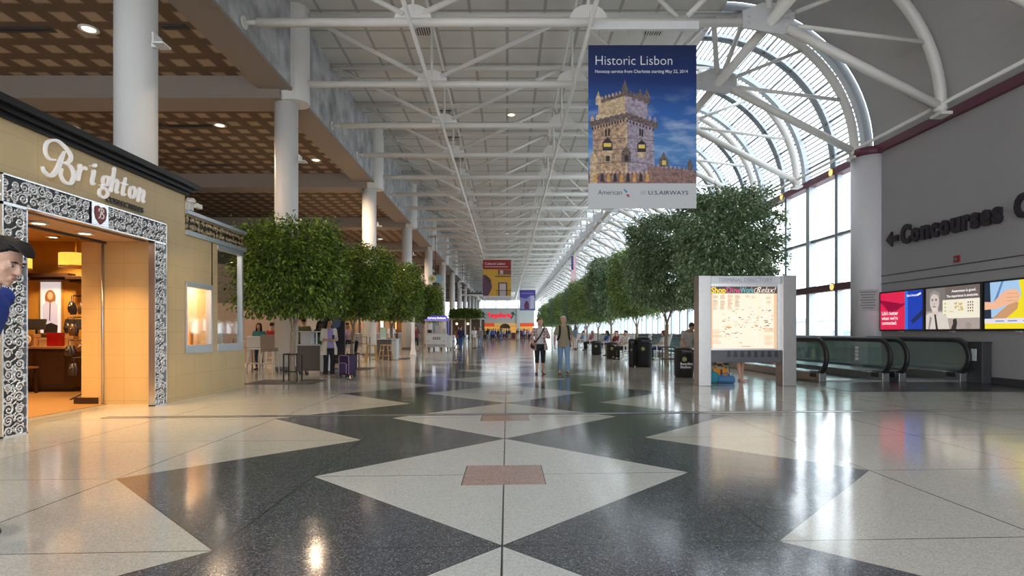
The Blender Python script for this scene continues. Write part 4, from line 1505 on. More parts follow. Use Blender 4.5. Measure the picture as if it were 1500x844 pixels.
def stone_print(name, ca, cb, scale=11):
    m = bpy.data.materials.new(name)
    nt, nd, lk = nodes_of(m)
    out = nd.new('ShaderNodeOutputMaterial')
    b = nd.new('ShaderNodeBsdfPrincipled')
    b.inputs['Roughness'].default_value = 0.5
    lk.new(b.outputs[0], out.inputs[0])
    tc = nd.new('ShaderNodeTexCoord')
    nz = nd.new('ShaderNodeTexNoise')
    nz.inputs['Scale'].default_value = scale
    nz.inputs['Detail'].default_value = 8
    nz.inputs['Roughness'].default_value = 0.75
    lk.new(tc.outputs['Object'], nz.inputs['Vector'])
    r = nd.new('ShaderNodeValToRGB')
    r.color_ramp.elements[0].position = 0.32
    r.color_ramp.elements[1].position = 0.68
    r.color_ramp.elements[0].color = (*ca, 1)
    r.color_ramp.elements[1].color = (*cb, 1)
    lk.new(nz.outputs[0], r.inputs[0])
    lk.new(r.outputs[0], b.inputs['Base Color'])
    return m


def paint_castle(p, w, h):
    e = 0.0009
    P = lambda poly, m, off: p.prism(poly, BO, RX, UZ, e, m, off)
    P([(-w / 2, -3.64), (w / 2, -3.64), (w / 2, -0.0), (-w / 2, 0)], 0, 0)
    # printed tower, left face and right face
    xa, xb, xc = -1.31, -0.42, 0.30
    P([(xa + 0.02, -3.64), (xa - 0.0, -2.08), (xb, -1.88), (xb, -3.64)], 1, 0.001)
    P([(xb, -3.64), (xb, -1.88), (xc, -2.14), (xc + 0.02, -3.64)], 2, 0.001)
    # gallery under the battlements
    P([(xa - 0.08, -2.16), (xa - 0.08, -2.00), (xb, -1.76), (xb, -1.94)], 4, 0.002)
    P([(xb, -1.94), (xb, -1.76), (xc + 0.10, -2.04), (xc + 0.10, -2.22)], 4, 0.002)
    # set-back top storey
    P([(-1.16, -1.95), (-1.16, -1.52), (-0.45, -1.30), (-0.45, -1.78)], 3, 0.0015)
    P([(-0.45, -1.78), (-0.45, -1.30), (0.13, -1.46), (0.13, -1.95)], 2, 0.0015)
    P([(-1.20, -1.56), (-1.20, -1.46), (-0.45, -1.23), (-0.45, -1.33)], 4, 0.003)
    P([(-0.45, -1.33), (-0.45, -1.23), (0.17, -1.40), (0.17, -1.50)], 4, 0.003)

    def merlons(x0, z0, x1, z1, n, mw, mh, m, off):
        for i in range(n):
            x = x0 + (x1 - x0) * (i + 0.5) / n
            z = z0 + (z1 - z0) * (i + 0.5) / n
            P([(x - mw / 2, z - 0.02), (x + mw / 2, z - 0.02), (x + mw / 2, z + mh * 0.7), (x, z + mh), (x - mw / 2, z + mh * 0.7)], m, off)
    merlons(xa - 0.08, -2.0, xb, -1.76, 7, 0.085, 0.12, 3, 0.004)
    merlons(xb, -1.76, xc + 0.10, -2.04, 6, 0.075, 0.12, 2, 0.004)
    merlons(-1.20, -1.46, -0.45, -1.23, 8, 0.05, 0.07, 1, 0.004)
    merlons(-0.45, -1.23, 0.17, -1.40, 7, 0.045, 0.07, 4, 0.004)
    for x, z, s in ((-1.16, -1.46, 1.0), (-0.46, -1.20, 1.15), (0.12, -1.42, 1.2), (-0.06, -1.36, 0.8)):
        P([(x - 0.07 * s, z - 0.12), (x + 0.07 * s, z - 0.12), (x + 0.07 * s, z + 0.06), (x + 0.03, z + 0.16 * s), (x, z + 0.26 * s), (x - 0.03, z + 0.16 * s), (x - 0.07 * s, z + 0.06)], 4 if x > -1 else 3, 0.005)
    # corbels under the gallery
    for i in range(12):
        x = xa - 0.02 + (xb - xa) * i / 12
        z = -2.16 + 0.22 * i / 12
        P([(x, z), (x + 0.035, z), (x + 0.035, z - 0.07), (x, z - 0.07)], 5, 0.003)
    for i in range(9):
        x = xb + (xc + 0.05 - xb) * i / 9
        z = -1.96 - 0.26 * i / 9
        P([(x, z), (x + 0.035, z), (x + 0.035, z - 0.07), (x, z - 0.07)], 5, 0.003)
    # windows and balconies
    for x, z in ((-0.96, -2.28), (-0.88, -2.26), (0.0, -2.28), (-0.06, -2.26)):
        P([(x - 0.025, z - 0.13), (x + 0.025, z - 0.13), (x + 0.025, z + 0.04), (x, z + 0.08), (x - 0.025, z + 0.04)], 5, 0.003)
    for x, z, s in ((-0.92, -2.62, 1.0), (-0.02, -2.66, 0.85)):
        P([(x - 0.13 * s, z - 0.22), (x + 0.13 * s, z - 0.22), (x + 0.13 * s, z + 0.06), (x, z + 0.2 * s), (x - 0.13 * s, z + 0.06)], 5, 0.003)
        P([(x - 0.10 * s, z - 0.06), (x + 0.10 * s, z - 0.06), (x + 0.10 * s, z + 0.04), (x - 0.10 * s, z + 0.04)], 6, 0.004)
        P([(x - 0.15 * s, z - 0.16), (x + 0.15 * s, z - 0.16), (x + 0.10 * s, z - 0.30), (x - 0.10 * s, z - 0.30)], 3, 0.004)
    P([(-0.96, -3.06), (-0.86, -3.06), (-0.86, -2.92), (-0.91, -2.87), (-0.96, -2.92)], 5, 0.003)
    P([(xb - 0.13, -3.1), (xb + 0.12, -3.1), (xb + 0.12, -2.82), (xb, -2.66), (xb - 0.13, -2.82)], 4, 0.003)
    P([(xb - 0.05, -3.06), (xb + 0.05, -3.06), (xb + 0.05, -2.92), (xb, -2.88), (xb - 0.05, -2.92)], 5, 0.004)
    # corner turret and the low bastion
    P([(-1.38, -3.64), (-1.20, -3.64), (-1.20, -2.98), (-1.26, -2.84), (-1.29, -2.78), (-1.33, -2.84), (-1.38, -2.98)], 3, 0.004)
    P([(-w / 2, -3.64), (0.34, -3.64), (0.34, -3.36), (-w / 2, -3.36)], 7, 0.0028)
    for i in range(16):
        x = -1.40 + i * 0.105
        P([(x, -3.38), (x + 0.05, -3.38), (x + 0.05, -3.32), (x, -3.32)], 3, 0.0035)
    P([(0.14, -3.64), (w / 2 - 0.02, -3.64), (w / 2 - 0.02, -3.32), (0.72, -3.22), (0.14, -3.16)], 7, 0.0042)
    for i in range(11):
        x = 0.16 + i * 0.112
        P([(x, -3.2 - i * 0.012), (x + 0.06, -3.2 - i * 0.012), (x + 0.06, -3.12 - i * 0.012), (x, -3.12 - i * 0.012)], 2, 0.0055)
    P([(0.44, -3.2), (0.68, -3.2), (0.68, -3.02), (0.62, -2.94), (0.56, -2.80), (0.50, -2.94), (0.44, -3.02)], 4, 0.0065)
    P([(0.52, -3.16), (0.62, -3.16), (0.62, -3.04), (0.52, -3.04)], 6, 0.0078)
    P([(1.18, -3.3), (1.32, -3.3), (1.32, -3.14), (1.25, -2.98), (1.18, -3.14)], 4, 0.0065)
    for z0 in (-2.50, -2.78, -3.12):
        P([(xa + 0.03, z0 - 0.02), (xb, z0 + 0.05), (xb, z0 + 0.068), (xa + 0.03, z0 - 0.002)], 4, 0.0022)
        P([(xb, z0 + 0.05), (xc + 0.01, z0 - 0.03), (xc + 0.01, z0 - 0.012), (xb, z0 + 0.068)], 4, 0.0022)
    P([(xb - 0.02, -3.6), (xb + 0.02, -3.6), (xb + 0.02, -1.9), (xb - 0.02, -1.9)], 3, 0.0024)
    for k in range(9):
        x = -1.28 + k * 0.17
        P([(x, -3.60), (x + 0.10, -3.60), (x + 0.085, -3.42), (x + 0.05, -3.36), (x + 0.015, -3.42)], 13 if k % 2 == 0 else 5, 0.0046)
    # words
    p.text('Historic Lisbon', 0.355, (-1.26, -0.014, -0.52), RX, UZ, 0.001, 8, bold=-0.010, width=2.02)
    p.text('Nonstop service from Charlotte starting May 22, 2014', 0.118, (-1.25, -0.014, -0.73), RX, UZ, 0.001, 8, bold=0.004, width=2.44)
    p.text('American', 0.185, (-1.17, -0.013, -3.94), RX, UZ, 0.001, 9, width=0.63)
    P([(-0.50, -3.80), (-0.46, -3.79), (-0.38, -3.88), (-0.42, -3.90)], 11, 0.001)
    P([(-0.44, -3.91), (-0.38, -3.91), (-0.32, -4.0), (-0.40, -3.99)], 10, 0.001)
    P([(-0.42, -3.90), (-0.37, -3.87), (-0.37, -3.92), (-0.43, -3.93)], 8, 0.002)
    for k in range(5):
        P([(-0.05, -3.84 - k * 0.022), (0.09, -3.84 - k * 0.022), (0.09, -3.850 - k * 0.022), (-0.05, -3.850 - k * 0.022)], 12, 0.001)
    p.text('U.S.AIRWAYS', 0.15, (0.15, -0.013, -3.94), RX, UZ, 0.001, 9, bold=0.008, width=1.05)
    ink = lambda n, c: M(n, c, 0.5, var=0.12, scale=9)
    return [sky_print('castle_sky', [(0.0, (0.005, 0.016, 0.075)), (0.22, (0.005, 0.028, 0.16)), (0.42, (0.025, 0.13, 0.46)), (0.66, (0.09, 0.27, 0.62)), (0.85, (0.025, 0.13, 0.44))]),
            stone_print('castle_stone', (0.09, 0.04, 0.045), (0.88, 0.60, 0.38)), stone_print('castle_shade', (0.10, 0.08, 0.15), (0.66, 0.56, 0.66)),
            stone_print('castle_light', (0.30, 0.16, 0.09), (0.95, 0.78, 0.50)), stone_print('castle_dark', (0.03, 0.022, 0.03), (0.30, 0.22, 0.20), 14),
            ink('castle_black', (0.035, 0.022, 0.025)), ink('castle_glow', (0.85, 0.62, 0.16)), stone_print('castle_base', (0.07, 0.035, 0.04), (0.50, 0.30, 0.26)),
            ink('banner_white', (0.85, 0.86, 0.88)), ink('banner_navy', (0.035, 0.045, 0.07)), ink('banner_red', (0.45, 0.03, 0.05)), ink('banner_teal', (0.03, 0.26, 0.50)), ink('banner_grey', (0.40, 0.42, 0.45)), stone_print('castle_warm', (0.45, 0.16, 0.04), (0.95, 0.55, 0.16))]


def paint_house(p, w, h):
    P = lambda poly, m, off=0.0: p.prism(poly, BO, RX, UZ, 0.001, m, off)
    a, b = -w / 2, w / 2
    P([(a, -3.64), (b, -3.64), (b, 0), (a, 0)], 1)
    P([(a, -0.95), (b, -0.95), (b, 0), (a, 0)], 0, 0.002)
    P([(a, -3.64), (a, -1.5), (-1.1, -1.55), (-0.75, -1.85), (-0.58, -2.3), (-0.50, -2.75), (-0.62, -3.1), (-0.9, -3.64)], 2, 0.002)
    P([(-1.35, -1.6), (-1.0, -1.65), (-0.6, -2.05), (-0.62, -2.35), (-1.0, -2.2)], 5, 0.004)
    P([(0.1, -1.5), (b, -1.5), (b, -0.98), (0.1, -0.98)], 3, 0.003)
    P([(0.30, -1.45), (0.62, -1.45), (0.62, -1.05), (0.30, -1.05)], 4, 0.005)
    P([(-0.2, -1.72), (b, -1.72), (b, -1.62), (-0.2, -1.62)], 5, 0.004)
    P([(0.12, -3.64), (1.02, -3.64), (1.02, -2.3), (0.12, -2.3)], 5, 0.003)
    P([(0.24, -3.64), (0.90, -3.64), (0.90, -2.4), (0.24, -2.4)], 4, 0.005)
    for k in range(9):
        x = -0.05 + k * 0.16
        P([(x, -3.64), (x + 0.025, -3.64), (x + 0.025, -3.12), (x, -3.12)], 5, 0.006)
    P([(-0.1, -3.12), (b, -3.12), (b, -3.06), (-0.1, -3.06)], 5, 0.006)
    p.text('Cultural Lisbon', 0.36, (-1.24, -0.016, -0.50), RX, UZ, 0.001, 6, width=2.05)
    P([(-1.24, -0.68), (1.1, -0.68), (1.1, -0.72), (-1.24, -0.72)], 6, 0.004)
    P([(-1.2, -3.86), (1.2, -3.86), (1.2, -3.92), (-1.2, -3.92)], 7, 0.002)
    ink = lambda n, c: M(n, c, 0.5, var=0.12, scale=5)
    return [ink('house_red', (0.30, 0.012, 0.02)), ink('house_yellow', (0.62, 0.36, 0.04)), ink('house_violet', (0.11, 0.045, 0.10)), ink('house_shade', (0.22, 0.06, 0.05)), ink('house_pale', (0.55, 0.45, 0.48)), ink('house_dark', (0.06, 0.03, 0.025)), ink('banner_white', (0.85, 0.86, 0.88)), ink('banner_grey', (0.40, 0.42, 0.45))]


def paint_violet(p, w, h):
    P = lambda poly, m, off=0.0: p.prism(poly, BO, RX, UZ, 0.001, m, off)
    a, b = -w / 2, w / 2
    P([(a, -h + 0.05), (b, -h + 0.05), (b, 0), (a, 0)], 0)
    P([(a, -h + 0.05), (b, -h + 0.05), (b, -1.4), (0.4, -1.1), (-0.3, -1.6), (a, -1.3)], 1, 0.002)
    P([(0.5, -3.3), (1.2, -3.3), (1.2, -1.0), (0.5, -1.0)], 2, 0.003)
    P([(-0.6, -3.4), (0.25, -3.4), (0.25, -2.5), (0.0, -2.0), (-0.2, -1.9), (-0.45, -2.2), (-0.6, -2.6)], 3, 0.004)
    P([(-1.1, -0.55), (1.0, -0.55), (1.0, -0.62), (-1.1, -0.62)], 2, 0.004)
    P([(a, -h + 0.3), (b, -h + 0.3), (b, -h + 0.05), (a, -h + 0.05)], 4, 0.005)
    ink = lambda n, c: M(n, c, 0.5, var=0.15, scale=4)
    return [ink('violet_deep', (0.10, 0.07, 0.42)), ink('violet_mid', (0.30, 0.30, 0.55)), ink('violet_pale', (0.55, 0.55, 0.72)), ink('plum', (0.13, 0.03, 0.10)), ink('blue_dusk', (0.08, 0.12, 0.30))]


banner('large hanging banner of a stone castle tower under a deep blue sky', (3.56, 14.85, 8.83), 2.85, 4.30, paint_castle, (0.62, 0.63, 0.66))
banner('hanging banner with a red top and a yellow house front', (-1.03, 57.0, 8.55), 2.85, 4.15, paint_house, (0.55, 0.56, 0.58))
banner('violet hanging banner farthest down the hall', (3.65, 101.0, 8.75), 2.85, 3.7, paint_violet, (0.45, 0.45, 0.6))
# vertical flag under the vault
t = thing('hanging_flag', 'tall narrow stars and stripes flag hanging below the edge of the glass vault', 'flag', (6.0, 51.0, 8.12))
f = MB()
n = 14
for k in range(13):
    x0, x1 = -0.22 + 0.034 * k, -0.22 + 0.034 * (k + 1)
    pts = [(x0, x1, -2.9 * i / n, 0.04 * math.sin(i * 0.9)) for i in range(n + 1)]
    vs = []
    for a, b, z, y in pts:
        vs += [(a, y + a * 0.5, z), (b, y + b * 0.5, z), (a, y + a * 0.5 + 0.006, z), (b, y + b * 0.5 + 0.006, z)]
    for i in range(n):
        mt = 2 if (k < 6 and i < 6) else (0 if k % 2 == 0 else 1)
        o_ = len(f.v)
        f.add(vs[4 * i:4 * i + 8], [(0, 4, 5, 1), (2, 3, 7, 6), (0, 2, 6, 4), (1, 5, 7, 3)], mt)
random.seed(4)
for i in range(5):
    for k in range(3):
        f.ell((-0.19 + 0.07 * k, -0.1 + 0.025 * k, -0.18 - 0.24 * i), 0.016, 0.012, 0.016, 6, 4, 1)
f.build('cloth', [M('flag_red', (0.50, 0.05, 0.09), 0.7), M('flag_white', (0.8, 0.78, 0.78), 0.7), M('flag_blue', (0.02, 0.03, 0.22), 0.7)], t)
MB().tube((-0.27, -0.12, 0.02), (0.27, 0.14, 0.02), 0.02, n=8).build('pole', STEEL, t)
MB().tube((0, 0, 0.02), (0, 0, 9.4 - 8.12), 0.008, n=6).build('cord', STEEL, t)

# ------------------------------------------------------------------ the directory board
t = thing('directory_board', 'freestanding steel directory board with a glowing map between two square posts', 'directory board', (5.645, 13.4, 0))
for s, x in ((-1, -1.0), (1, 0.985)):
    w_ = 0.145 if s < 0 else 0.16
    MB().box(x - w_, x + w_, -0.18, 0.18, 0.0, 2.6).build('post', M('post_steel', (0.40, 0.385, 0.38), 0.3, metal=0.8, var=0.08, scale=10), t, bevel=0.008)
b = MB().box(-0.86, 0.83, -0.05, 0.10, 2.42, 2.6)
hd = b.build('header', M('header_steel', (0.56, 0.57, 0.60), 0.35, metal=0.4), t, bevel=0.004)
MB().text('TERMINAL DIRECTORY', 0.15, (0.0, -0.05, 2.455), RX, UZ, 0.006, align='CENTER', bold=-0.004, width=1.28).build('header_lettering', M('header_ink', (0.30, 0.31, 0.34), 0.4), hd)
b = MB()
b.box(-0.86, 0.83, -0.05, 0.10, 2.36, 2.42)
b.box(-0.86, 0.83, -0.05, 0.10, 0.84, 0.88)
b.box(-0.86, -0.82, -0.05, 0.10, 0.88, 2.36)
b.box(0.76, 0.83, -0.05, 0.10, 0.88, 2.36)
b.build('frame', STEEL, t)
mp = MB()
MO = (0, -0.02, 0)
mp.rect(-0.82, 0.76, 0.88, 2.36, (0, 0.0, 0), RX, UZ, 0.02, 0)
mp.rect(-0.82, 0.76, 2.19, 2.355, MO, RX, UZ, 0.002, 1)
x = -0.80
for s, m_, wd, bold in (('Shop', 2, 0.345, 0.03), ('Dine', 3, 0.33, 0.004), ('Work', 4, 0.33, 0.015)):
    mp.text(s, 0.20, (x, -0.022, 2.20), RX, UZ, 0.003, m_, bold=bold, width=wd)
    x += wd + 0.008
mp.text('Relax!', 0.19, (x + 0.03, -0.022, 2.21), RX, UZ, 0.003, 5, shear=0.4, width=0.47)
mp.ribbon([(q[0] + x, q[1]) for q in catmull([(0.16, 2.33), (0.02, 2.3), (0.0, 2.22), (0.08, 2.2), (0.12, 2.26)], 5)], 0.012, (0, -0.022, 0), RX, UZ, 0.003, 5)
random.seed(9)


def mark(x0, x1, z0, z1, m, off=0.002):
    mp.rect(x0, x1, z0, z1, MO, RX, UZ, 0.0015, m, off)


mark(-0.82, -0.77, 0.88, 2.19, 9, 0.0)
mark(0.69, 0.76, 0.88, 2.19, 9, 0.0)
for c in range(4):
    for r_ in range(22):
        if random.random() < 0.9:
            wl = random.uniform(0.07, 0.13)
            mark(-0.76 + c * 0.175, -0.76 + c * 0.175 + wl, 2.14 - r_ * 0.016, 2.148 - r_ * 0.016, random.choice((6, 6, 7)))
for r_ in range(7):
    for x0, z0 in ((-0.77, 1.32), (-0.77, 1.20), (-0.77, 1.08), (0.46, 1.36), (0.46, 1.18), (0.46, 1.06)):
        mark(x0, x0 + random.uniform(0.14, 0.26), z0 - r_ * 0.014, z0 - r_ * 0.014 + 0.007, random.choice((6, 9)))
for x0, z0 in ((0.16, 2.12), (0.02, 2.14), (0.50, 2.10), (0.52, 2.0)):
    for r_ in range(4):
        mark(x0, x0 + random.uniform(0.06, 0.14), z0 - r_ * 0.015, z0 - r_ * 0.015 + 0.007, 6)
for k in range(110):
    x0 = random.uniform(-0.55, 0.62)
    z0 = random.gauss(1.5, 0.22)
    if not 0.95 < z0 < 1.85:
        continue
    s_ = random.uniform(0.014, 0.04)
    mark(x0, x0 + s_ * random.uniform(0.6, 2.2), z0, z0 + s_ * 0.6, random.choice((6, 7, 8, 9, 10, 6)))
mark(-0.46, -0.32, 1.37, 1.40, 11)
mark(-0.08, 0.14, 0.925, 0.94, 11)
mp.ribbon(catmull([(0.44, 2.14), (0.46, 1.98), (0.44, 1.86), (0.5, 1.80)], 5), 0.012, MO, RX, UZ, 0.0015, 12, 0.002)
mp.ribbon(catmull([(-0.5, 1.55), (-0.1, 1.62), (0.2, 1.56), (0.6, 1.66)], 5), 0.02, MO, RX, UZ, 0.0015, 12, 0.001)
mp.ribbon(catmull([(-0.3, 1.1), (0.0, 1.4), (0.25, 1.25), (0.3, 0.98)], 5), 0.02, MO, RX, UZ, 0.0015, 12, 0.001)
E = emission
mp.build('map_panel', [E('map_cream', (1.0, 0.86, 0.68), 0.66), E('map_brown', (0.13, 0.09, 0.09), 0.3), E('map_yellow', (0.90, 0.62, 0.06), 0.75), E('map_pink', (0.70, 0.12, 0.25), 0.65), E('map_teal', (0.16, 0.48, 0.50), 0.65), E('map_cream2', (0.95, 0.78, 0.66), 0.7),
                       E('map_tan', (0.70, 0.47, 0.26), 0.5), E('map_olive', (0.50, 0.38, 0.18), 0.45), E('map_ink', (0.22, 0.14, 0.12), 0.3), E('map_peach', (0.95, 0.60, 0.36), 0.6), E('map_blue', (0.40, 0.42, 0.46), 0.45), E('map_orange', (0.90, 0.30, 0.05), 0.7), E('map_white', (1.0, 0.93, 0.80), 0.75)], t)
b = MB()
b.box(-0.86, 0.84, -0.07, 0.12, 0.55, 0.84)
tg = b.build('literature_trough', M('trough_grey', (0.085, 0.085, 0.10), 0.3), t, bevel=0.01)
b = MB()
for k in range(8):
    x = -0.45 + 0.16 * k
    b.prism([(x, 0.68), (x + 0.10, 0.68), (x + 0.07, 0.82), (x + 0.03, 0.82)], (0, -0.07, 0), RX, UZ, 0.008)
b.build('leaflet_holder', M('trough_black', (0.035, 0.035, 0.045), 0.25), tg)

# ------------------------------------------------------------------ moving walkways
YW0, YW1 = 14.2, 48.0


def balustrade(x, flip, label):
    t = thing('walkway_balustrade', label, 'balustrade', (x, 0, 0), group='balustrades of the moving walkways')
    rr, zc = 0.44, 0.63
    pts = [(0, YW1, zc + rr), (0, YW0 + 6, zc + rr)]
    pts += [(0, YW0 + rr - rr * math.sin(R(a)) * 1.0, zc + rr * math.cos(R(a))) for a in range(0, 181, 10)]
    pts += [(0, YW0 + rr + 0.12, zc - rr - 0.005)]
    MB().sweep(pts, 0.07, 10, flat=0.8, up=(1, 0, 0)).build('handrail', RUBBER, t)
    b = MB()
    ip = [(y, z) for _, y, z in pts]
    inner = [(YW1, zc + rr - 0.05)] + [(YW0 + rr - (rr - 0.05) * math.sin(R(a)), zc + (rr - 0.05) * math.cos(R(a))) for a in range(0, 181, 10)] + [(YW1, zc - rr + 0.05)]
    b.add([(0, y, z) for y, z in inner], [tuple(range(len(inner)))])
    b.build('glass_panel', RAILGLASS, t)
    b = MB().sweep([(0, y, z - 0.055 if z > zc else z) for y, z in [(YW1, zc + rr)]] + [(0, YW0 + rr, zc + rr - 0.05)], 0.018, 6)
    b.build('handrail_channel', STEEL, t)
    s = MB()
    s.box(-0.09, 0.09, YW0 + 0.16, YW1, 0.0, 0.22)
    s.build('skirt', M('skirt_steel', (0.28, 0.285, 0.29), 0.3, metal=0.7), t, bevel=0.01)
    s = MB()
    s.box(-0.22, 0.22, YW0 + 0.55, YW1, 0.22, 0.25)
    s.build('deck_cover', M('deck_steel', (0.55, 0.57, 0.58), 0.25, metal=0.8), t)
    s = MB()
    s.box(-0.10, 0.10, YW0 + 0.30, YW0 + 0.62, 0.10, 0.27)
    s.build('handrail_entry', BLACK, t, bevel=0.02)
    return t


balustrade(8.05, 1, 'glass balustrade of the moving walkways with its rounded end closest to the directory board')
balustrade(9.66, 1, 'glass balustrade of the moving walkways, second in from the directory board')
balustrade(10.08, -1, 'glass balustrade of the moving walkways, third in from the directory board')
balustrade(11.64, -1, 'glass balustrade of the moving walkways, beside the grey wall')
for x0, x1, lab in ((8.05, 9.66, 'grooved dark belt of the moving walkway nearer the directory board'), (10.08, 11.64, 'grooved dark belt of the moving walkway beside the grey wall')):
    t = thing('walkway_belt', lab, 'walkway', ((x0 + x1) / 2, 0, 0))
    h_ = (x1 - x0) / 2 - 0.1
    MB().box(-h_, h_, YW0 + 0.9, YW1, 0.0, 0.03).build('tread', grid_material('belt', (0.05, 0.05, 0.052), (0.015, 0.015, 0.015), 0.04, 0.4, 0.016, 0.4), t)
    MB().box(-h_, h_, YW0 + 0.2, YW0 + 0.9, 0.0, 0.035).build('comb_plate', M('deck_steel', (0.55, 0.57, 0.58), 0.25, metal=0.8), t)
t = thing('warning_strip', 'row of small white safety stickers on the walkway glass', 'sticker', (9.62, 15.5, 0.5))
for k in range(4):
    MB().box(-0.004, 0.0, -0.07, 0.07, 0.0 + 0.1 * k, 0.08 + 0.1 * k).build('sticker', M('sticker_white', (0.75, 0.77, 0.78), 0.5), t)
t = thing('control_cabinet', 'dark grey control cabinet at the end of the walkway against the grey wall', 'cabinet', (11.86, 14.0, 0))
CABG = M('cabinet_grey', (0.05, 0.05, 0.055), 0.45)
MB().box(-0.14, 0.10, -0.10, 0.35, 0, 1.0).build('body', CABG, t, bevel=0.01)
MB().box(-0.15, 0.105, -0.11, 0.36, 1.0, 1.03).build('lid', CABG, t, bevel=0.006)
MB().box(-0.148, -0.14, 0.06, 0.22, 0.55, 0.85).build('notice', M('sticker_white', (0.75, 0.77, 0.78), 0.5), t)

# ------------------------------------------------------------------ litter bins
def litter_bin(x, y, r, h, label, square=False):
    t = thing('litter_bin', label, 'litter bin', (x, y, 0), group=None)
    BB = M('bin_black', (0.018, 0.018, 0.022), 0.35, var=0.2, scale=12)
    MB().lathe([(r * 0.92, 0.0), (r * 0.92, 0.04), (r, 0.06), (r, h * 0.80), (r * 1.03, h * 0.81), (r * 1.03, h * 0.84)], n=36).build('body', BB, t)
    lid = MB().lathe([(r * 1.03, h * 0.84), (r * 1.03, h * 0.93), (r * 0.9, h * 0.98), (r * 0.5, h)], n=36)
    lid = lid.build('lid', BB, t)
    b = MB()
    b.box(-r * 0.45, r * 0.45, -r * 1.06, -r * 0.8, h * 0.855, h * 0.915)
    b.build('opening', M('bin_flap', (0.10, 0.10, 0.11), 0.3), lid)
    em = MB()
    for k in range(24):
        a0, a1 = 2 * PI * k / 24, 2 * PI * (k + 1) / 24
        em.tube((-0.28 * r + r * 0.2 * math.cos(a0), -r * 1.0, h * 0.62 + r * 0.2 * math.sin(a0)), (-0.28 * r + r * 0.2 * math.cos(a1), -r * 1.0, h * 0.62 + r * 0.2 * math.sin(a1)), 0.012, n=6)
    em.disc(-0.28 * r, h * 0.62, r * 0.12, r * 0.12, (0, -r * 0.985, 0), RX, UZ, 0.03, 0)
    em.build('emblem', M('emblem_green', (0.45, 0.50, 0.20), 0.5), t)
    return t


litter_bin(4.93, 20.4, 0.30, 1.08, 'large black litter bin in front of the tree in the slim black guard')
litter_bin(4.50, 20.35, 0.12, 1.02, 'slim black recycling bin tucked against the large black bin')
litter_bin(5.05, 27.0, 0.31, 0.78, 'black litter bin in front of the rocking chair with the man in a white shirt')
litter_bin(4.92, 31.0, 0.28, 0.78, 'smaller black litter bin farther down the line of trees')
t = litter_bin(4.98, 15.85, 0.27, 0.83, 'black recycling bin with white words beside the directory board')
q = MB()
for i, s in enumerate(('Recycling', 'Station')):
    q.text(s, 0.10, (-0.20, -0.288, 0.36 - 0.09 * i), RX, UZ, 0.012, bold=0.02, width=0.34 - 0.05 * i)
q.build('lettering', M('bin_white', (0.75, 0.75, 0.74), 0.5), t)

# ------------------------------------------------------------------ trees
def leaf_material(name, ca, cb):
    m = bpy.data.materials.new(name)
    nt, nd, lk = nodes_of(m)
    out = nd.new('ShaderNodeOutputMaterial')
    gi = nd.new('ShaderNodeNewGeometry')
    r = nd.new('ShaderNodeValToRGB')
    r.color_ramp.elements[0].color = (*ca, 1)
    r.color_ramp.elements[1].color = (*cb, 1)
    e = r.color_ramp.elements.new(0.62)
    e.color = tuple(a * 0.68 + b_ * 0.32 for a, b_ in zip(ca, cb)) + (1,)
    lk.new(gi.outputs['Random Per Island'], r.inputs[0])
    b = nd.new('ShaderNodeBsdfPrincipled')
    b.inputs['Roughness'].default_value = 0.3
    b.inputs['Specular IOR Level'].default_value = 0.6
    lk.new(r.outputs[0], b.inputs['Base Color'])
    tl = nd.new('ShaderNodeBsdfTranslucent')
    hs = nd.new('ShaderNodeHueSaturation')
    hs.inputs['Value'].default_value = 1.5
    hs.inputs['Hue'].default_value = 0.48
    lk.new(r.outputs[0], hs.inputs['Color'])
    lk.new(hs.outputs[0], tl.inputs[0])
    mx = nd.new('ShaderNodeMixShader')
    mx.inputs[0].default_value = 0.36
    lk.new(b.outputs[0], mx.inputs[1])
    lk.new(tl.outputs[0], mx.inputs[2])
    lk.new(mx.outputs[0], out.inputs[0])
    return m


LEAF_A = leaf_material('ficus_leaf', (0.012, 0.045, 0.006), (0.30, 0.44, 0.06))
LEAF_B = leaf_material('ficus_leaf_blue', (0.06, 0.135, 0.06), (0.50, 0.62, 0.38))
LEAF_C = leaf_material('ficus_leaf_pale', (0.07, 0.17, 0.045), (0.55, 0.68, 0.28))  # paler leaf colour, partly standing in for back light on some crowns
BARK = M('bark', (0.34, 0.27, 0.19), 0.8, var=0.25, scale=18, bump=0.6)
GUARDM = M('guard_black', (0.015, 0.015, 0.017), 0.4)


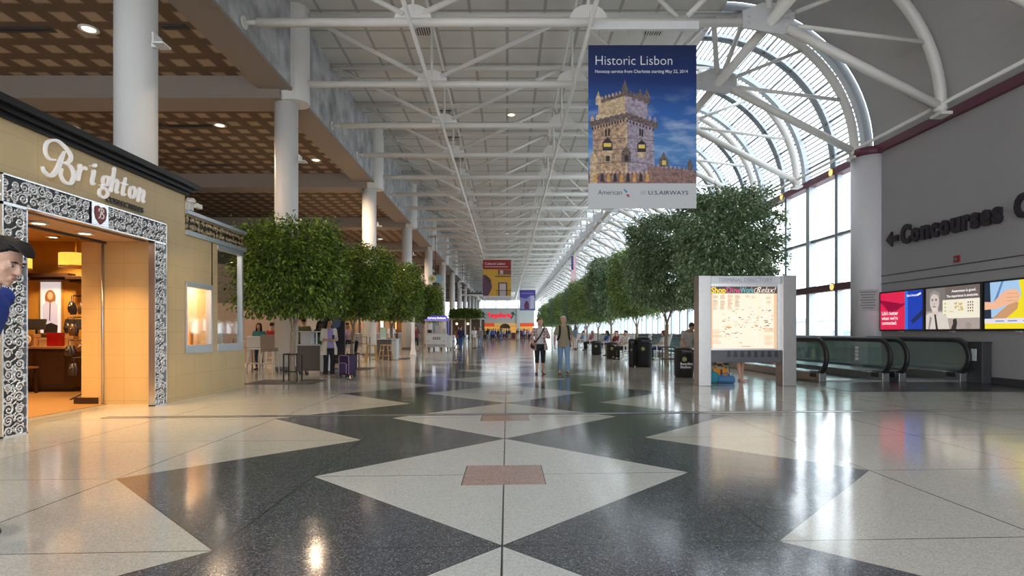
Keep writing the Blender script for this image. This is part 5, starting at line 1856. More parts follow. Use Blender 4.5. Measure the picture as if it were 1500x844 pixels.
def foliage_mesh(seed, a, b, c, nleaf, power=6.0, lsize=0.085):
    """leaves hung on a clipped rounded crown of half sizes a, b, c about the origin"""
    rnd = random.Random(seed)
    clusters = []
    for i in range(300):
        d = Vector((rnd.gauss(0, 1), rnd.gauss(0, 1), rnd.gauss(0, 1))).normalized()
        k = (abs(d.x) ** power + abs(d.y) ** power + abs(d.z) ** power) ** (-1 / power)
        s = rnd.uniform(0.84, 1.06) if i % 3 else rnd.uniform(0.3, 0.8)
        clusters.append((Vector((d.x * a, d.y * b, d.z * c)) * k * s, rnd.choice((0.10, 0.14, 0.2, 0.26))))
    vs, fs = [], []
    for i in range(nleaf):
        cc, cr = clusters[rnd.randrange(len(clusters))]
        p = cc + Vector((rnd.gauss(0, 1), rnd.gauss(0, 1), rnd.gauss(0, 0.8))) * cr
        out = Vector((p.x / a, p.y / b, p.z / c))
        if max(abs(out.x), abs(out.y), abs(out.z)) > 1.22:
            continue
        if out.length > 1e-4:
            out.normalize()
        d = (out * rnd.uniform(0.2, 0.9) + Vector((rnd.uniform(-.6, .6), rnd.uniform(-.6, .6), rnd.uniform(-1.1, 0.1)))).normalized()
        sd = d.cross(Vector((rnd.uniform(-1, 1), rnd.uniform(-1, 1), rnd.uniform(-1, 1))))
        if sd.length < 1e-3:
            continue
        sd.normalize()
        up = sd.cross(d)
        L = lsize * rnd.uniform(0.7, 1.25)
        W = L * 0.24
        o = len(vs)
        vs += [tuple(p), tuple(p + d * L * 0.45 + sd * W + up * W * 0.35), tuple(p + d * L - up * L * 0.12), tuple(p + d * L * 0.45 - sd * W + up * W * 0.35)]
        fs += [(o, o + 1, o + 2), (o, o + 2, o + 3)]
    me = bpy.data.meshes.new('foliage')
    me.from_pydata(vs, [], fs)
    return me


def trunk_mb(seed, z_split, z_top, spread, r0, stems):
    rnd = random.Random(seed)
    b = MB()
    base = [(0, 0, 0), (rnd.uniform(-.02, .02), rnd.uniform(-.02, .02), z_split * 0.5), (rnd.uniform(-.03, .03), rnd.uniform(-.03, .03), z_split)]
    for s in range(3):      # braided stems
        ph = 2 * PI * s / 3
        pts = [(p[0] + r0 * 0.4 * math.cos(ph + p[2] * 3), p[1] + r0 * 0.4 * math.sin(ph + p[2] * 3), p[2]) for p in catmull(base, 5)]
        b.sweep(pts, [r0 * (0.85 - 0.25 * i / len(pts)) for i in range(len(pts))], 8)
    for s in range(stems):
        ph = 2 * PI * s / stems + rnd.uniform(-0.4, 0.4)
        e = spread * rnd.uniform(0.6, 1.0)
        pts = catmull([base[2], (e * 0.3 * math.cos(ph), e * 0.3 * math.sin(ph), z_split + (z_top - z_split) * 0.35), (e * math.cos(ph), e * math.sin(ph), z_top)], 5)
        b.sweep(pts, [r0 * (0.55 - 0.40 * i / len(pts)) for i in range(len(pts))], 7)
    return b


LTREES = [(-5.5, 14.45, 0.96), (-5.4, 19.7, 1.0), (-5.45, 26.6, 1.05), (-6.9, 46.2, 1.2)]
RTREES = [(6.25, 16.0, 0.97), (5.95, 21.0, 1.04), (6.10, 26.6, 0.95), (6.0, 32.5, 1.03), (6.1, 37.6, 0.93), (6.1, 43.0, 0.98), (6.1, 49.0, 0.95), (6.1, 57.0, 0.97), (6.1, 66.0, 0.97), (6.1, 77.0, 0.97), (6.1, 90.0, 0.97)]
lm = [foliage_mesh(s, 1.12, 1.12, 1.08, 24000, lsize=0.105) for s in (1, 2)]
rm = [foliage_mesh(s, 1.15, 1.18, 1.46, 30000, lsize=0.11) for s in (3, 4)]
for m_ in lm:
    m_.materials.append(LEAF_A)
for m_ in rm:
    m_.materials.append(LEAF_B)
lt = [trunk_mb(s, 1.35, 2.6, 0.7, 0.068, 4).mesh('trunk', BARK) for s in (1, 2)]
rt = [trunk_mb(s, 1.5, 2.7, 0.7, 0.068, 4).mesh('trunk', BARK) for s in (5, 6)]


def tree(i, x, y, s, fm, tm, zc, label, group, leaf=None):
    t = thing('ficus_tree', label, 'tree', (x, y, 0), 0, group, s)
    f = bpy.data.objects.new('foliage', fm)
    COL.objects.link(f)
    f.parent = t
    f.location = (0, 0, zc)
    f.rotation_euler = (0, 0, i * 1.57)
    if leaf:
        f.material_slots[0].link = 'OBJECT'
        f.material_slots[0].material = leaf
    k = bpy.data.objects.new('trunk', tm)
    COL.objects.link(k)
    k.parent = t
    k.rotation_euler = (0, 0, i * 2.1)
    return t


for i, (x, y, s) in enumerate(LTREES):
    lab = ['clipped ficus tree with a dark bushy crown just past the stone shop', 'clipped ficus tree behind the woman with the purple suitcase', 'clipped ficus tree behind the two wooden stools', 'clipped ficus tree standing behind the white exchange cart'][i]
    tree(i, x, y, s, lm[i % 2], lt[i % 2], 3.02, lab, 'ficus trees on the food court side')
for i, (x, y, s) in enumerate(RTREES):
    lab = 'tall clipped ficus tree behind the directory board' if i == 0 else 'tall clipped ficus tree by the glass wall, %s one beyond the directory board tree' % ordinal(i - 1)
    tree(i, x, y, s, rm[i % 2], rt[i % 2], 3.76, lab, 'ficus trees along the glass wall', LEAF_C if i in (2, 4, 5, 7, 9) else None)


def tree_guard(x, y, label, h=0.72, r=0.17):
    t = thing('tree_guard', label, 'tree guard', (x, y, 0), group='black tree guards')
    for sx in (-1, 1):
        for sy in (-1, 1):
            MB().box(sx * r - 0.014, sx * r + 0.014, sy * r - 0.014, sy * r + 0.014, 0, h).build('leg', GUARDM, t)
    for z in (h - 0.03, 0.25):
        b = MB()
        for k in (-1, 1):
            b.box(-r, r, k * r - 0.014, k * r + 0.014, z, z + 0.03)
            b.box(k * r - 0.014, k * r + 0.014, -r, r, z, z + 0.03)
        b.build('rail', GUARDM, t)


tree_guard(-5.5, 14.45, 'square black tree guard around the trunk just past the stone shop')
tree_guard(5.95, 21.0, 'square black tree guard around the trunk behind the large black bin', 0.72, 0.22)
tree_guard(-5.4, 19.7, 'square black tree guard around the trunk behind the purple suitcase', 0.5)
for x, y, lab in ((-5.6, 14.3, 'dark square floor grate under the tree just past the stone shop'), (-5.5, 19.4, 'dark square floor grate under the tree behind the purple suitcase'), (-5.45, 26.6, 'dark square floor grate under the tree behind the wooden stools')):
    t = thing('tree_grate', lab, 'floor grate', (x, y, 0), group='tree grates')
    MB().box(-0.85, 0.85, -0.65, 0.65, 0.0, 0.008).build('plate', M('grate_dark', (0.03, 0.03, 0.033), 0.35), t)
    b = MB()
    for k in range(12):
        b.box(-0.8 + 0.14 * k, -0.77 + 0.14 * k, -0.6, 0.6, 0.008, 0.012)
    b.build('slat', M('grate_bar', (0.06, 0.06, 0.065), 0.35), t)
# ------------------------------------------------------------------ food court on the left
PARTN = M('partition_tan', (0.42, 0.31, 0.25), 0.6)
PARTG = M('partition_grey', (0.55, 0.54, 0.54), 0.6)
w = MB().box(-16.0, -8.55, 24.0, 24.2, 0, 2.5)
struct(w.build('wall_partition', PARTN))
w = MB().box(-8.55, -7.65, 24.0, 24.2, 0, 2.5)
struct(w.build('wall_partition.001', PARTG))
struct(MB().box(-14.3, -14.0, 24.2, YEND, 0, 4.6).build('wall_food_court', BROWNW))

WHITEP = M('white_plastic', (0.72, 0.74, 0.76), 0.35)
WOODL = M('stool_wood', (0.48, 0.30, 0.12), 0.45, var=0.15, scale=10)
WICK = M('wicker_grey', (0.30, 0.25, 0.22), 0.7, var=0.3, scale=40)


def bar_chair(x, y, rz, label, seatmat=WHITEP, legmat=WHITEP, boxy=False, group='high chairs at the food court tables'):
    t = thing('bar_chair', label, 'chair', (x, y, 0), rz, group)
    if boxy:
        MB().box(-0.2, 0.2, -0.2, 0.2, 0.66, 0.78).build('seat', seatmat, t, bevel=0.02)
        MB().box(-0.2, 0.2, 0.16, 0.22, 0.74, 1.18).build('backrest', seatmat, t, bevel=0.015)
    else:
        MB().box(-0.19, 0.19, -0.19, 0.19, 0.72, 0.755).build('seat', seatmat, t, bevel=0.015)
        b = MB().box(-0.19, 0.19, -0.015, 0.015, 0, 0.36)
        b.move(Matrix.Translation((0, 0.18, 0.78)) @ Matrix.Rotation(R(-8), 4, 'X'))
        b.build('backrest', seatmat, t, bevel=0.012)
    for sx in (-1, 1):
        for sy in (-1, 1):
            MB().tube((sx * 0.22, sy * 0.22, 0), (sx * 0.16, sy * 0.16, 0.73), 0.016, n=8).build('leg', legmat, t)
    z = 0.28
    b = MB()
    q = 0.2
    for a, c in (((-q, -q), (q, -q)), ((q, -q), (q, q)), ((q, q), (-q, q)), ((-q, q), (-q, -q))):
        b.tube((a[0], a[1], z), (c[0], c[1], z), 0.011, n=6)
    b.build('footrest', legmat, t)
    return t


bar_chair(-7.95, 17.7, R(200), 'white high chair by the bar table at the end of the stone shop')
bar_chair(-7.42, 17.6, R(185), 'boxy grey wicker high chair beside the first round column past the shop', WICK, WHITEP, True)
bar_chair(-6.35, 19.3, R(60), 'grey high chair under the dark-haired woman behind the condiment station', WICK, WHITEP)
bar_chair(-8.9, 21.5, R(170), 'white high chair under the person in the red top')
bar_chair(-6.75, 23.6, R(75), 'white high chair under the man in the pink shirt')


def bar_table(x, y, label, w=0.35, top=None, h=1.08):
    t = thing('bar_table', label, 'table', (x, y, 0), group='high tables of the food court')
    MB().box(-w, w, -w, w, h - 0.035, h).build('table_top', top or M('table_grey', (0.30, 0.31, 0.33), 0.3), t, bevel=0.008)
    for sx in (-1, 1):
        for sy in (-1, 1):
            MB().box(sx * (w - 0.05) - 0.018, sx * (w - 0.05) + 0.018, sy * (w - 0.05) - 0.018, sy * (w - 0.05) + 0.018, 0, h - 0.035).build('leg', M('leg_grey', (0.25, 0.25, 0.26), 0.35, metal=0.4), t)
    b = MB()
    for k in (0.3, 0.75):
        b.box(-w + 0.05, w - 0.05, -0.012, 0.012, k, k + 0.024)
    b.build('stretcher', M('leg_grey', (0.25, 0.25, 0.26), 0.35, metal=0.4), t)
    return t


bar_table(-8.45, 18.3, 'high table behind the white chair at the end of the stone shop')
bar_table(-6.15, 23.8, 'high dark table in front of the man in the pink shirt', 0.33)


def wood_stool(x, y, rz, label):
    t = thing('wooden_stool', label, 'stool', (x, y, 0), rz, 'wooden stools')
    MB().box(-0.19, 0.19, -0.17, 0.17, 0.70, 0.74).build('seat', WOODL, t, bevel=0.012)
    for sx in (-1, 1):
        for sy in (-1, 1):
            MB().beam((sx * 0.24, sy * 0.22, 0), (sx * 0.15, sy * 0.14, 0.70), 0.04, 0.04).build('leg', WOODL, t)
    b = MB()
    for sy in (-1, 1):
        b.beam((-0.2, sy * 0.19, 0.28), (0.2, sy * 0.19, 0.28), 0.02, 0.03)
        b.beam((sy * 0.175, -0.16, 0.5), (sy * 0.175, 0.16, 0.5), 0.02, 0.03)
    b.build('stretcher', WOODL, t)


wood_stool(-5.62, 23.3, R(5), 'light wooden stool nearer the woman with the purple suitcase')
wood_stool(-5.05, 23.4, R(-12), 'light wooden stool in front of the grey counter')

# grey service stations
CABB = M('station_grey', (0.10, 0.095, 0.095), 0.4)
CABL = M('station_light', (0.50, 0.53, 0.57), 0.35)
t = thing('service_station', 'grey wheeled condiment station behind the woman with the purple suitcase', 'service station', (-5.9, 17.2, 0))
MB().box(-0.40, 0.28, -0.3, 0.3, 0.10, 0.86).build('body', CABB, t, bevel=0.01)
MB().box(0.28, 0.42, -0.3, 0.3, 0.08, 0.90).build('side_panel', CABL, t, bevel=0.006)
MB().box(-0.42, 0.30, -0.32, 0.32, 0.86, 0.90).build('worktop', CABL, t, bevel=0.006)
MB().box(-0.40, -0.08, -0.05, 0.28, 0.90, 1.26).build('back_unit', CABL, t, bevel=0.01)
MB().box(-0.44, 0.34, -0.08, 0.32, 1.26, 1.30).build('shelf', CABL, t, bevel=0.006)
MB().box(-0.02, 0.02, 0.2, 0.24, 0.90, 1.26).build('upright', STEEL, t)
for sx in (-0.34, 0.36):
    for sy in (-0.24, 0.24):
        c_ = MB().tube((sx - 0.015, sy, 0.04), (sx + 0.015, sy, 0.04), 0.04, n=12)
        c_.box(sx - 0.01, sx + 0.01, sy - 0.01, sy + 0.01, 0.04, 0.1)
        c_.build('caster', BLACK, t)
t = thing('service_counter', 'grey counter with a pale end panel beyond the wooden stools', 'counter', (-5.4, 25.6, 0))
MB().box(-0.45, 0.2, -0.3, 0.3, 0.02, 0.90).build('body', CABB, t, bevel=0.01)
MB().box(0.2, 0.42, -0.3, 0.3, 0.02, 0.92).build('side_panel', CABL, t, bevel=0.006)
MB().box(-0.48, 0.45, -0.33, 0.33, 0.92, 0.96).build('worktop', CABL, t, bevel=0.006)
t = thing('menu_sign', 'small pale green sign standing on the grey counter', 'sign', (-5.62, 25.5, 0.96))
b = MB().box(-0.13, 0.13, -0.012, 0.012, 0.05, 0.52)
b.build('sign_panel', M('sign_mint', (0.45, 0.68, 0.58), 0.5), t)
MB().box(-0.10, 0.10, -0.06, 0.06, 0, 0.05).build('base', WHITEP, t)
# dark blue advertising panel behind the seated people
t = thing('advertising_panel', 'tall dark blue advertising panel standing behind the woman with the purple suitcase', 'panel', (-7.0, 22.6, 0))
MB().box(-0.5, 0.5, -0.06, 0.06, 0.0, 2.1).build('frame', BLACK, t, bevel=0.01)
b = MB().rect(-0.45, 0.45, 0.5, 2.05, (0, -0.062, 0), RX, UZ, 0.004, 0)
b.prism([(-0.2, 1.2), (0.3, 1.5), (0.4, 2.0), (-0.1, 1.95)], (0, -0.066, 0), RX, UZ, 0.003, 1)
b.build('poster', [M('ad_navy', (0.012, 0.018, 0.045), 0.3), M('ad_blue', (0.06, 0.13, 0.28), 0.3)], t)

# lit shopfronts along the far side of the food court
random.seed(21)
SGN = [('orange', (1.0, 0.45, 0.10)), ('amber', (1.0, 0.62, 0.22)), ('red', (0.95, 0.10, 0.08)), ('warm white', (1.0, 0.78, 0.5)), ('orange', (1.0, 0.42, 0.12)), ('amber', (1.0, 0.6, 0.25))]
for k in range(6):
    y = 38.0 + 7.5 * k
    cn, cc = SGN[k]
    t = thing('food_counter', 'lit food counter with %s sign across the food court, %s past the partition' % ('an ' + cn if cn[0] in 'oa' else 'a ' + cn, ordinal(k)), 'food counter', (-13.0, y, 0), group='lit food counters')
    MB().box(-0.5, 0.4, -3.0, 3.0, 0, 1.1).build('counter', M('counter_brown', (0.16, 0.08, 0.05), 0.4), t)
    MB().box(-0.55, 0.5, -3.05, 3.05, 1.1, 1.15).build('worktop', CABL, t)
    fa = MB().box(-0.9, -0.1, -3.3, 3.3, 2.7, 4.2).build('fascia', M('fascia_dark', (0.07, 0.05, 0.05), 0.5), t)
    for q in (-1.9, 0, 1.9):
        MB().box(-0.98, -0.9, q - 0.8, q + 0.8, 1.6, 2.5).build('menu_board', emission('menu_%d' % k, cc, 1.8), t)
    MB().box(-0.1, -0.04, -1.6, 1.6, 3.1, 3.8).build('sign_panel', emission('sign_%d' % k, cc, 1.4), fa)
    for s_ in (-3.2, 3.2):
        MB().box(-0.9, 0.1, s_ - 0.15, s_ + 0.15, 0, 2.7).build('pillar', M('fascia_tan', (0.35, 0.24, 0.17), 0.5), t)
    MB().box(-1.0, -0.95, -3.2, 3.2, 0, 2.7).build('back_wall', OCHRE, t)
    if k < 4:
        l = bpy.data.lights.new('counter_lamp', 'POINT')
        l.energy = 120
        l.color = (1, 0.6, 0.3)
        l.shadow_soft_size = 0.25
        lo = bpy.data.objects.new('counter_lamp', l)
        COL.objects.link(lo)
        lo.location = (-12.6, y, 2.5)

# lamp post with a flared foot, arm lamp, round signs
t = thing('lamp_post', 'white lamp post with a flared foot beside the fourth tree of the food court side', 'lamp post', (-5.05, 30.2, 0))
MB().lathe([(0.19, 0), (0.17, 0.08), (0.11, 0.4), (0.09, 0.8), (0.085, 4.4)], n=20).build('post', COLW, t)
MB().tube((-1.2, 0, 4.35), (0.6, 0, 4.35), 0.03, n=8).build('arm', COLW, t)
ls = MB().lathe([(0.28, 0.0), (0.1, 0.22), (0.04, 0.3)], (0.45, 0, 4.0), 20)
ls = ls.build('lamp_shade', M('shade_cream', (0.75, 0.68, 0.58), 0.4), t)
MB().tube((0.45, 0, 4.28), (0.45, 0, 4.36), 0.012, n=6).build('cord', COLW, t)
MB().disc(0.45, 0, 0.2, 0.2, (0, 0, 4.03), (1, 0, 0), (0, -1, 0), 0.01).build('lamp', emission('shade_lamp', (1, 0.75, 0.5), 2.0), ls)
t = thing('round_sign', 'pair of overlapping round signs, one yellow and one blue, hung between the columns', 'sign', (-5.85, 45.0, 5.5), group=None)
MB().tube((0.35, -0.05, 0), (0.35, 0.05, 0), 0.34, n=28).build('disc', M('sign_blue', (0.22, 0.42, 0.52), 0.4), t, label='blue disc')
b = MB().tube((-0.12, -0.10, 0), (-0.12, -0.05, 0), 0.32, n=28)
b.tube((-0.12, -0.11, 0), (-0.12, -0.10, 0), 0.2, n=24, mat=1)
b.tube((-0.12, -0.12, 0), (-0.12, -0.11, 0), 0.09, n=16, mat=2)
b.build('disc', [M('sign_cream', (0.72, 0.66, 0.40), 0.4), M('sign_yellow', (0.62, 0.52, 0.10), 0.4), M('sign_teal', (0.12, 0.35, 0.40), 0.4)], t, label='cream and yellow disc')
MB().tube((0.1, 0, 0.3), (0.1, 0, 3.58), 0.025, n=8).build('rod', DARKJ, t)
t = thing('round_sign', 'thin white ring sign far down among the columns', 'sign', (-4.9, 62.0, 6.4))
MB().sweep([(0.55 * math.cos(R(a)), 0, 0.55 * math.sin(R(a))) for a in range(0, 360, 15)], 0.05, 8, closed=True).build('ring', WHITEP, t)
MB().text('S', 0.9, (-0.27, 0, -0.32), RX, UZ, 0.06).build('monogram', M('sign_dark', (0.04, 0.04, 0.045), 0.4), t)
MB().tube((0, 0, 0.55), (0, 0, 2.68), 0.03, n=8).build('rod', DARKJ, t)
t = thing('cafe_sign', 'long black cut-out sign on a white beam far down the food court side', 'sign', (-3.75, 66.0, 5.65))
b = MB()
random.seed(8)
b.box(-1.0, 1.0, -0.05, 0.05, 0.0, 0.16)
for k in range(11):
    x = -0.95 + 0.18 * k
    hh = random.uniform(0.22, 0.5)
    b.prism([(x, 0.14), (x + 0.13, 0.14), (x + 0.16, hh), (x + 0.04, hh * 0.9)], (0, 0.04, 0), RX, UZ, 0.08)
b.build('lettering', M('sign_dark', (0.04, 0.04, 0.045), 0.4), t)
for x in (-0.9, 0.9):
    MB().tube((x, 0, 0.1), (x, 0, 3.44), 0.02, n=6).build('rod', DARKJ, t)
MB().box(-1.9, 1.1, -0.1, 0.1, -0.14, 0.0).build('beam', WHITE, t)

# exchange cart
t = thing('exchange_cart', 'white exchange cart under a blue lit sign', 'cart', (-4.85, 39.3, 0))
CW = M('cart_white', (0.62, 0.65, 0.70), 0.4)
cb = MB().box(-0.78, 0.66, -0.5, 0.6, 0.20, 1.15).build('body', CW, t, bevel=0.02)
MB().box(-0.8, 0.7, -0.55, 0.62, 1.15, 1.19).build('worktop', CW, t, bevel=0.01)
MB().box(0.66, 0.95, -0.45, 0.6, 0.2, 1.0).build('side_panel', CW, t, bevel=0.02)
MB().box(-0.66, 0.58, -0.515, -0.5, 0.25, 0.42).build('lower_panel', M('cart_shade', (0.35, 0.37, 0.40), 0.4), t)
b = MB()
for k in range(4):
    b.box(-0.28 + 0.14 * k, -0.17 + 0.14 * k, -0.515, -0.5, 0.72, 0.92)
b.build('grille', M('cart_grille', (0.22, 0.23, 0.25), 0.4), cb)
for x in (-0.62, 0.5):
    MB().box(x - 0.06, x + 0.06, -0.52, -0.5, 0.6, 0.63).build('handle', DARKJ, cb)
for x in (-0.76, 0.64):
    for y in (-0.5, 0.55):
        MB().box(x - 0.03, x + 0.03, y - 0.03, y + 0.03, 1.19, 2.02).build('post', CW, t)
MB().box(-0.85, 0.75, -0.6, 0.68, 2.02, 2.1).build('roof', CW, t, bevel=0.01)
BLUEL = emission('sign_blue_lit', (0.06, 0.03, 0.75), 0.9)
MB().prism([(-0.85, 2.1), (0.75, 2.1), (0.70, 2.36), (-0.35, 2.36)], (0, -0.5, 0), RX, UZ, 0.1).build('sign_panel', BLUEL, t)
MB().text('Currency Exchange', 0.20, (-0.62, -0.601, 2.16), RX, UZ, 0.012, bold=0.02, width=1.25).build('lettering', emission('cart_letters', (1, 1, 1), 1.2), t)
b = MB().box(0.69, 0.76, -0.45, 0.5, 1.1, 2.1)
b.build('blue_panel', M('cart_blue', (0.03, 0.02, 0.30), 0.5), t)
for x, w_, h_, m_ in ((-0.55, 0.28, 0.22, BLACK), (0.02, 0.34, 0.52, CABL), (0.42, 0.16, 0.3, CW)):
    MB().box(x - w_ / 2, x + w_ / 2, -0.1, 0.15, 1.19, 1.19 + h_).build('till' if w_ < 0.3 else 'booth_screen', m_, t, bevel=0.01)
for x in (-0.55, -0.2, 0.3, 0.75):
    b = MB().tube((x - 0.04, -0.35, 0.10), (x + 0.04, -0.35, 0.10), 0.10, n=16)
    b.box(x - 0.02, x + 0.02, -0.38, -0.32, 0.1, 0.2)
    b.build('wheel', BLACK, t)

# pergola with greenery far down the food court side
t = thing('pergola', 'white pergola with small lamps under a trimmed green hedge roof', 'pergola', (-4.6, 66.0, 0))
for x in (-1.9, -0.3, 0.3, 1.5):
    MB().box(x - 0.08, x + 0.08, -0.08, 0.08, 0, 2.7).build('post', CW, t)
MB().box(-2.3, 1.9, -0.3, 0.9, 2.7, 2.86).build('roof', CW, t)
for x in (-1.3, 0.0):
    MB().ell((x, -0.1, 2.2), 0.13, 0.13, 0.13).build('lamp', emission('pergola_lamp', (1, 0.7, 0.4), 4.0), t)
    MB().tube((x, -0.1, 2.3), (x, -0.1, 2.7), 0.015, n=6).build('cord', DARKJ, t)
MB().box(-2.3, 1.9, 0.9, 1.0, 0.9, 2.7).build('back_panel', M('pergola_dark', (0.10, 0.07, 0.05), 0.6), t)
hm = foliage_mesh(12, 1.6, 0.8, 0.5, 9000, lsize=0.2)
hm.materials.append(LEAF_A)
h_ = bpy.data.objects.new('foliage', hm)
COL.objects.link(h_)
h_.parent = t
h_.location = (-0.35, 0.2, 3.35)

# restaurant block at the far end of the hall
t = thing('restaurant_front', 'restaurant front with red lettering on a white wall across the far end of the hall', 'restaurant', (0, 106.0, 0))
RWH = M('restaurant_white', (0.66, 0.72, 0.70), 0.5, var=0.03)
MB().box(-5.2, 5.1, 0, 6, 2.9, 5.75).build('sign_wall', RWH, t)
MB().box(1.75, 2.35, -0.2, 0.4, 0, 5.6).build('pillar', RWH, t)
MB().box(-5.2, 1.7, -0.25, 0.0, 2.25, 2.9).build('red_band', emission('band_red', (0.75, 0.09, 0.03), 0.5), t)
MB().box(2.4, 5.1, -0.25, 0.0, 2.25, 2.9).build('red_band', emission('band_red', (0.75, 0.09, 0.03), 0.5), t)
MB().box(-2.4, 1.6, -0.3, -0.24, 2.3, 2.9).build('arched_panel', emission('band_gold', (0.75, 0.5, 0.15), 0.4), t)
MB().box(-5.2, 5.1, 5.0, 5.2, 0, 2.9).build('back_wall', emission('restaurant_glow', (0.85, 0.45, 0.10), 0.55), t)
MB().box(-5.0, 1.6, -0.2, 0.5, 0, 1.1).build('counter', M('counter_maroon', (0.14, 0.03, 0.03), 0.4), t)
MB().box(2.4, 5.0, -0.2, 0.5, 0, 1.1).build('counter', M('counter_maroon', (0.14, 0.03, 0.03), 0.4), t)
MB().disc(-0.4, 1.9, 1.0, 0.9, (0, -0.32, 0), RX, UZ, 0.05, a0=0, a1=180).build('arch', M('arch_brown', (0.08, 0.04, 0.02), 0.5), t)
MB().text('Tequileria', 1.12, (-3.75, -0.02, 4.02), RX, UZ, 0.08, bold=0.035, width=4.6).build('lettering', emission('letter_red', (0.85, 0.02, 0.05), 0.75), t)
for x, s in ((-4.5, 1), (1.1, -1)):
    b = MB()
    o_ = (x, -0.02, 4.3)
    b.disc(0, 0.55, 0.16, 0.16, o_, RX, UZ, 0.06)
    for a, c in (((0, 0.45), (0.05 * s, -0.1)), ((0, 0.35), (-0.45, 0.55)), ((0, 0.35), (0.45, 0.15)), ((0.05 * s, -0.1), (-0.35, -0.55)), ((0.05 * s, -0.1), (0.4 * s, -0.6))):
        b.ribbon([a, c], 0.16, o_, RX, UZ, 0.06)
    b.build('dancing_figure', M('figure_green', (0.02, 0.13, 0.10), 0.5), t)

# white rocking chairs by the windows
def rocking_chair(x, y, rz, label):
    t = thing('rocking_chair', label, 'chair', (x, y, 0), rz, 'white rocking chairs along the windows')
    WR = M('rocker_white', (0.82, 0.83, 0.83), 0.4)
    MB().box(-0.27, 0.27, -0.26, 0.22, 0.40, 0.44).build('seat', WR, t, bevel=0.008)
    b = MB()
    for k in range(6):
        xx = -0.2 + 0.08 * k
        b.beam((xx, 0.22, 0.44), (xx, 0.42, 1.10), 0.04, 0.014, up=(0, 1, 0))
    b.beam((-0.27, 0.43, 1.12), (0.27, 0.43, 1.12), 0.03, 0.10)
    b.build('backrest', WR, t)
    for s in (-1, 1):
        MB().beam((s * 0.28, 0.14, 0.05), (s * 0.28, 0.42, 1.12), 0.04, 0.035, up=(0, 1, 0)).build('back_post', WR, t)
        MB().beam((s * 0.28, -0.26, 0.06), (s * 0.28, -0.24, 0.64), 0.04, 0.04).build('leg', WR, t)
        MB().box(s * 0.28 - 0.04, s * 0.28 + 0.04, -0.34, 0.28, 0.64, 0.67).build('armrest', WR, t, bevel=0.008)
        pts = [(s * 0.28, yy, 0.03 + 0.14 * (yy / 0.55) ** 2) for yy in (-0.42, -0.25, -0.1, 0.1, 0.3, 0.5, 0.62)]
        MB().sweep(pts, 0.026, 6).build('rocker', WR, t)
    b = MB()
    b.beam((-0.28, -0.24, 0.22), (0.28, -0.24, 0.22), 0.025, 0.03)
    b.beam((-0.28, -0.25, 0.32), (0.28, -0.25, 0.32), 0.025, 0.03)
    b.build('stretcher', WR, t)
    return t


CHAIRS = [(5.4, 26.1, -60, 'behind the black bin, under the man in the pale shirt'), (7.0, 25.6, -95, 'under the woman in white behind the large black bin'), (5.75, 30.2, -70, 'second along the windows beyond the large black bin'),
          (5.9, 33.8, -75, 'third along the windows beyond the large black bin'), (6.9, 36.0, -85, 'set back near the glass behind the third row chair'), (5.8, 39.0, -70, 'fourth along the windows beyond the large black bin'),
          (5.9, 44.5, -80, 'fifth along the windows beyond the large black bin'), (6.0, 50.0, -75, 'sixth along the windows beyond the large black bin'), (7.2, 30.0, -90, 'empty and close to the glass behind the trees'), (6.3, 55.0, -80, 'seventh along the windows beyond the large black bin'), (6.4, 60.0, -80, 'farthest along the windows')]
for x, y, a, s in CHAIRS:
    rocking_chair(x, y, R(a), 'white slatted rocking chair ' + s)

# bags on the floor behind the directory board
handbag((5.42, 14.35, 0), 0.42, 0.34, 0.2, M('tote_orange', (0.72, 0.28, 0.02), 0.6), 'orange tote bag with a dark strap on the floor behind the directory board', 'tote_bag')
tag(MB().box(5.40, 5.44, 14.235, 14.25, 0.02, 0.33).build('strap_band', BLACK), 'dark strip of webbing hanging on the orange tote bag', 'strap')


def duffel(c, L, r, mat, label, rz):
    t = thing('duffel_bag', label, 'bag', c, rz)
    b = MB().eloft([((-L / 2, 0, r), (0, r * 0.75, 0), (0, 0, r * 0.75)), ((-L * 0.42, 0, r), (0, r, 0), (0, 0, r)), ((L * 0.42, 0, r * 0.95), (0, r, 0), (0, 0, r * 0.95)), ((L / 2, 0, r * 0.8), (0, r * 0.6, 0), (0, 0, r * 0.6))], 20)
    b.build('body', mat, t)
    MB().sweep([(L * 0.2 * math.cos(R(a)), 0, 1.9 * r + r * 0.6 * math.sin(R(a))) for a in range(0, 181, 20)], 0.012, 6).build('handle', mat, t)


duffel((5.12, 14.05, 0), 0.26, 0.15, M('duffel_teal', (0.02, 0.26, 0.36), 0.6), 'round teal bag on the floor behind the directory board', R(75))
duffel((5.43, 14.0, 0), 0.42, 0.10, M('duffel_blue', (0.07, 0.20, 0.42), 0.6), 'low blue bag on the floor in front of the orange tote', R(-12))
duffel((4.98, 14.45, 0.0), 0.3, 0.17, M('bundle_white', (0.66, 0.70, 0.74), 0.7), 'pale bundled bag behind the teal bag', R(20))
t = thing('pushchair', 'dark folding pushchair frame on small wheels behind the directory board', 'pushchair', (5.66, 14.9, 0))
for x in (-0.14, 0.14):
    for y in (-0.18, 0.22):
        MB().tube((x - 0.02, y, 0.08), (x + 0.02, y, 0.08), 0.08, n=14).build('wheel', BLACK, t)
    MB().sweep([(x, -0.18, 0.08), (x, 0.0, 0.5), (x, 0.3, 1.0)], 0.012, 6).build('frame', STEEL, t)
    MB().sweep([(x, 0.22, 0.08), (x, 0.0, 0.5), (x, -0.1, 0.65)], 0.012, 6).build('frame', STEEL, t)
MB().box(-0.16, 0.16, -0.12, 0.12, 0.40, 0.46).build('seat', BLACK, t, bevel=0.02)

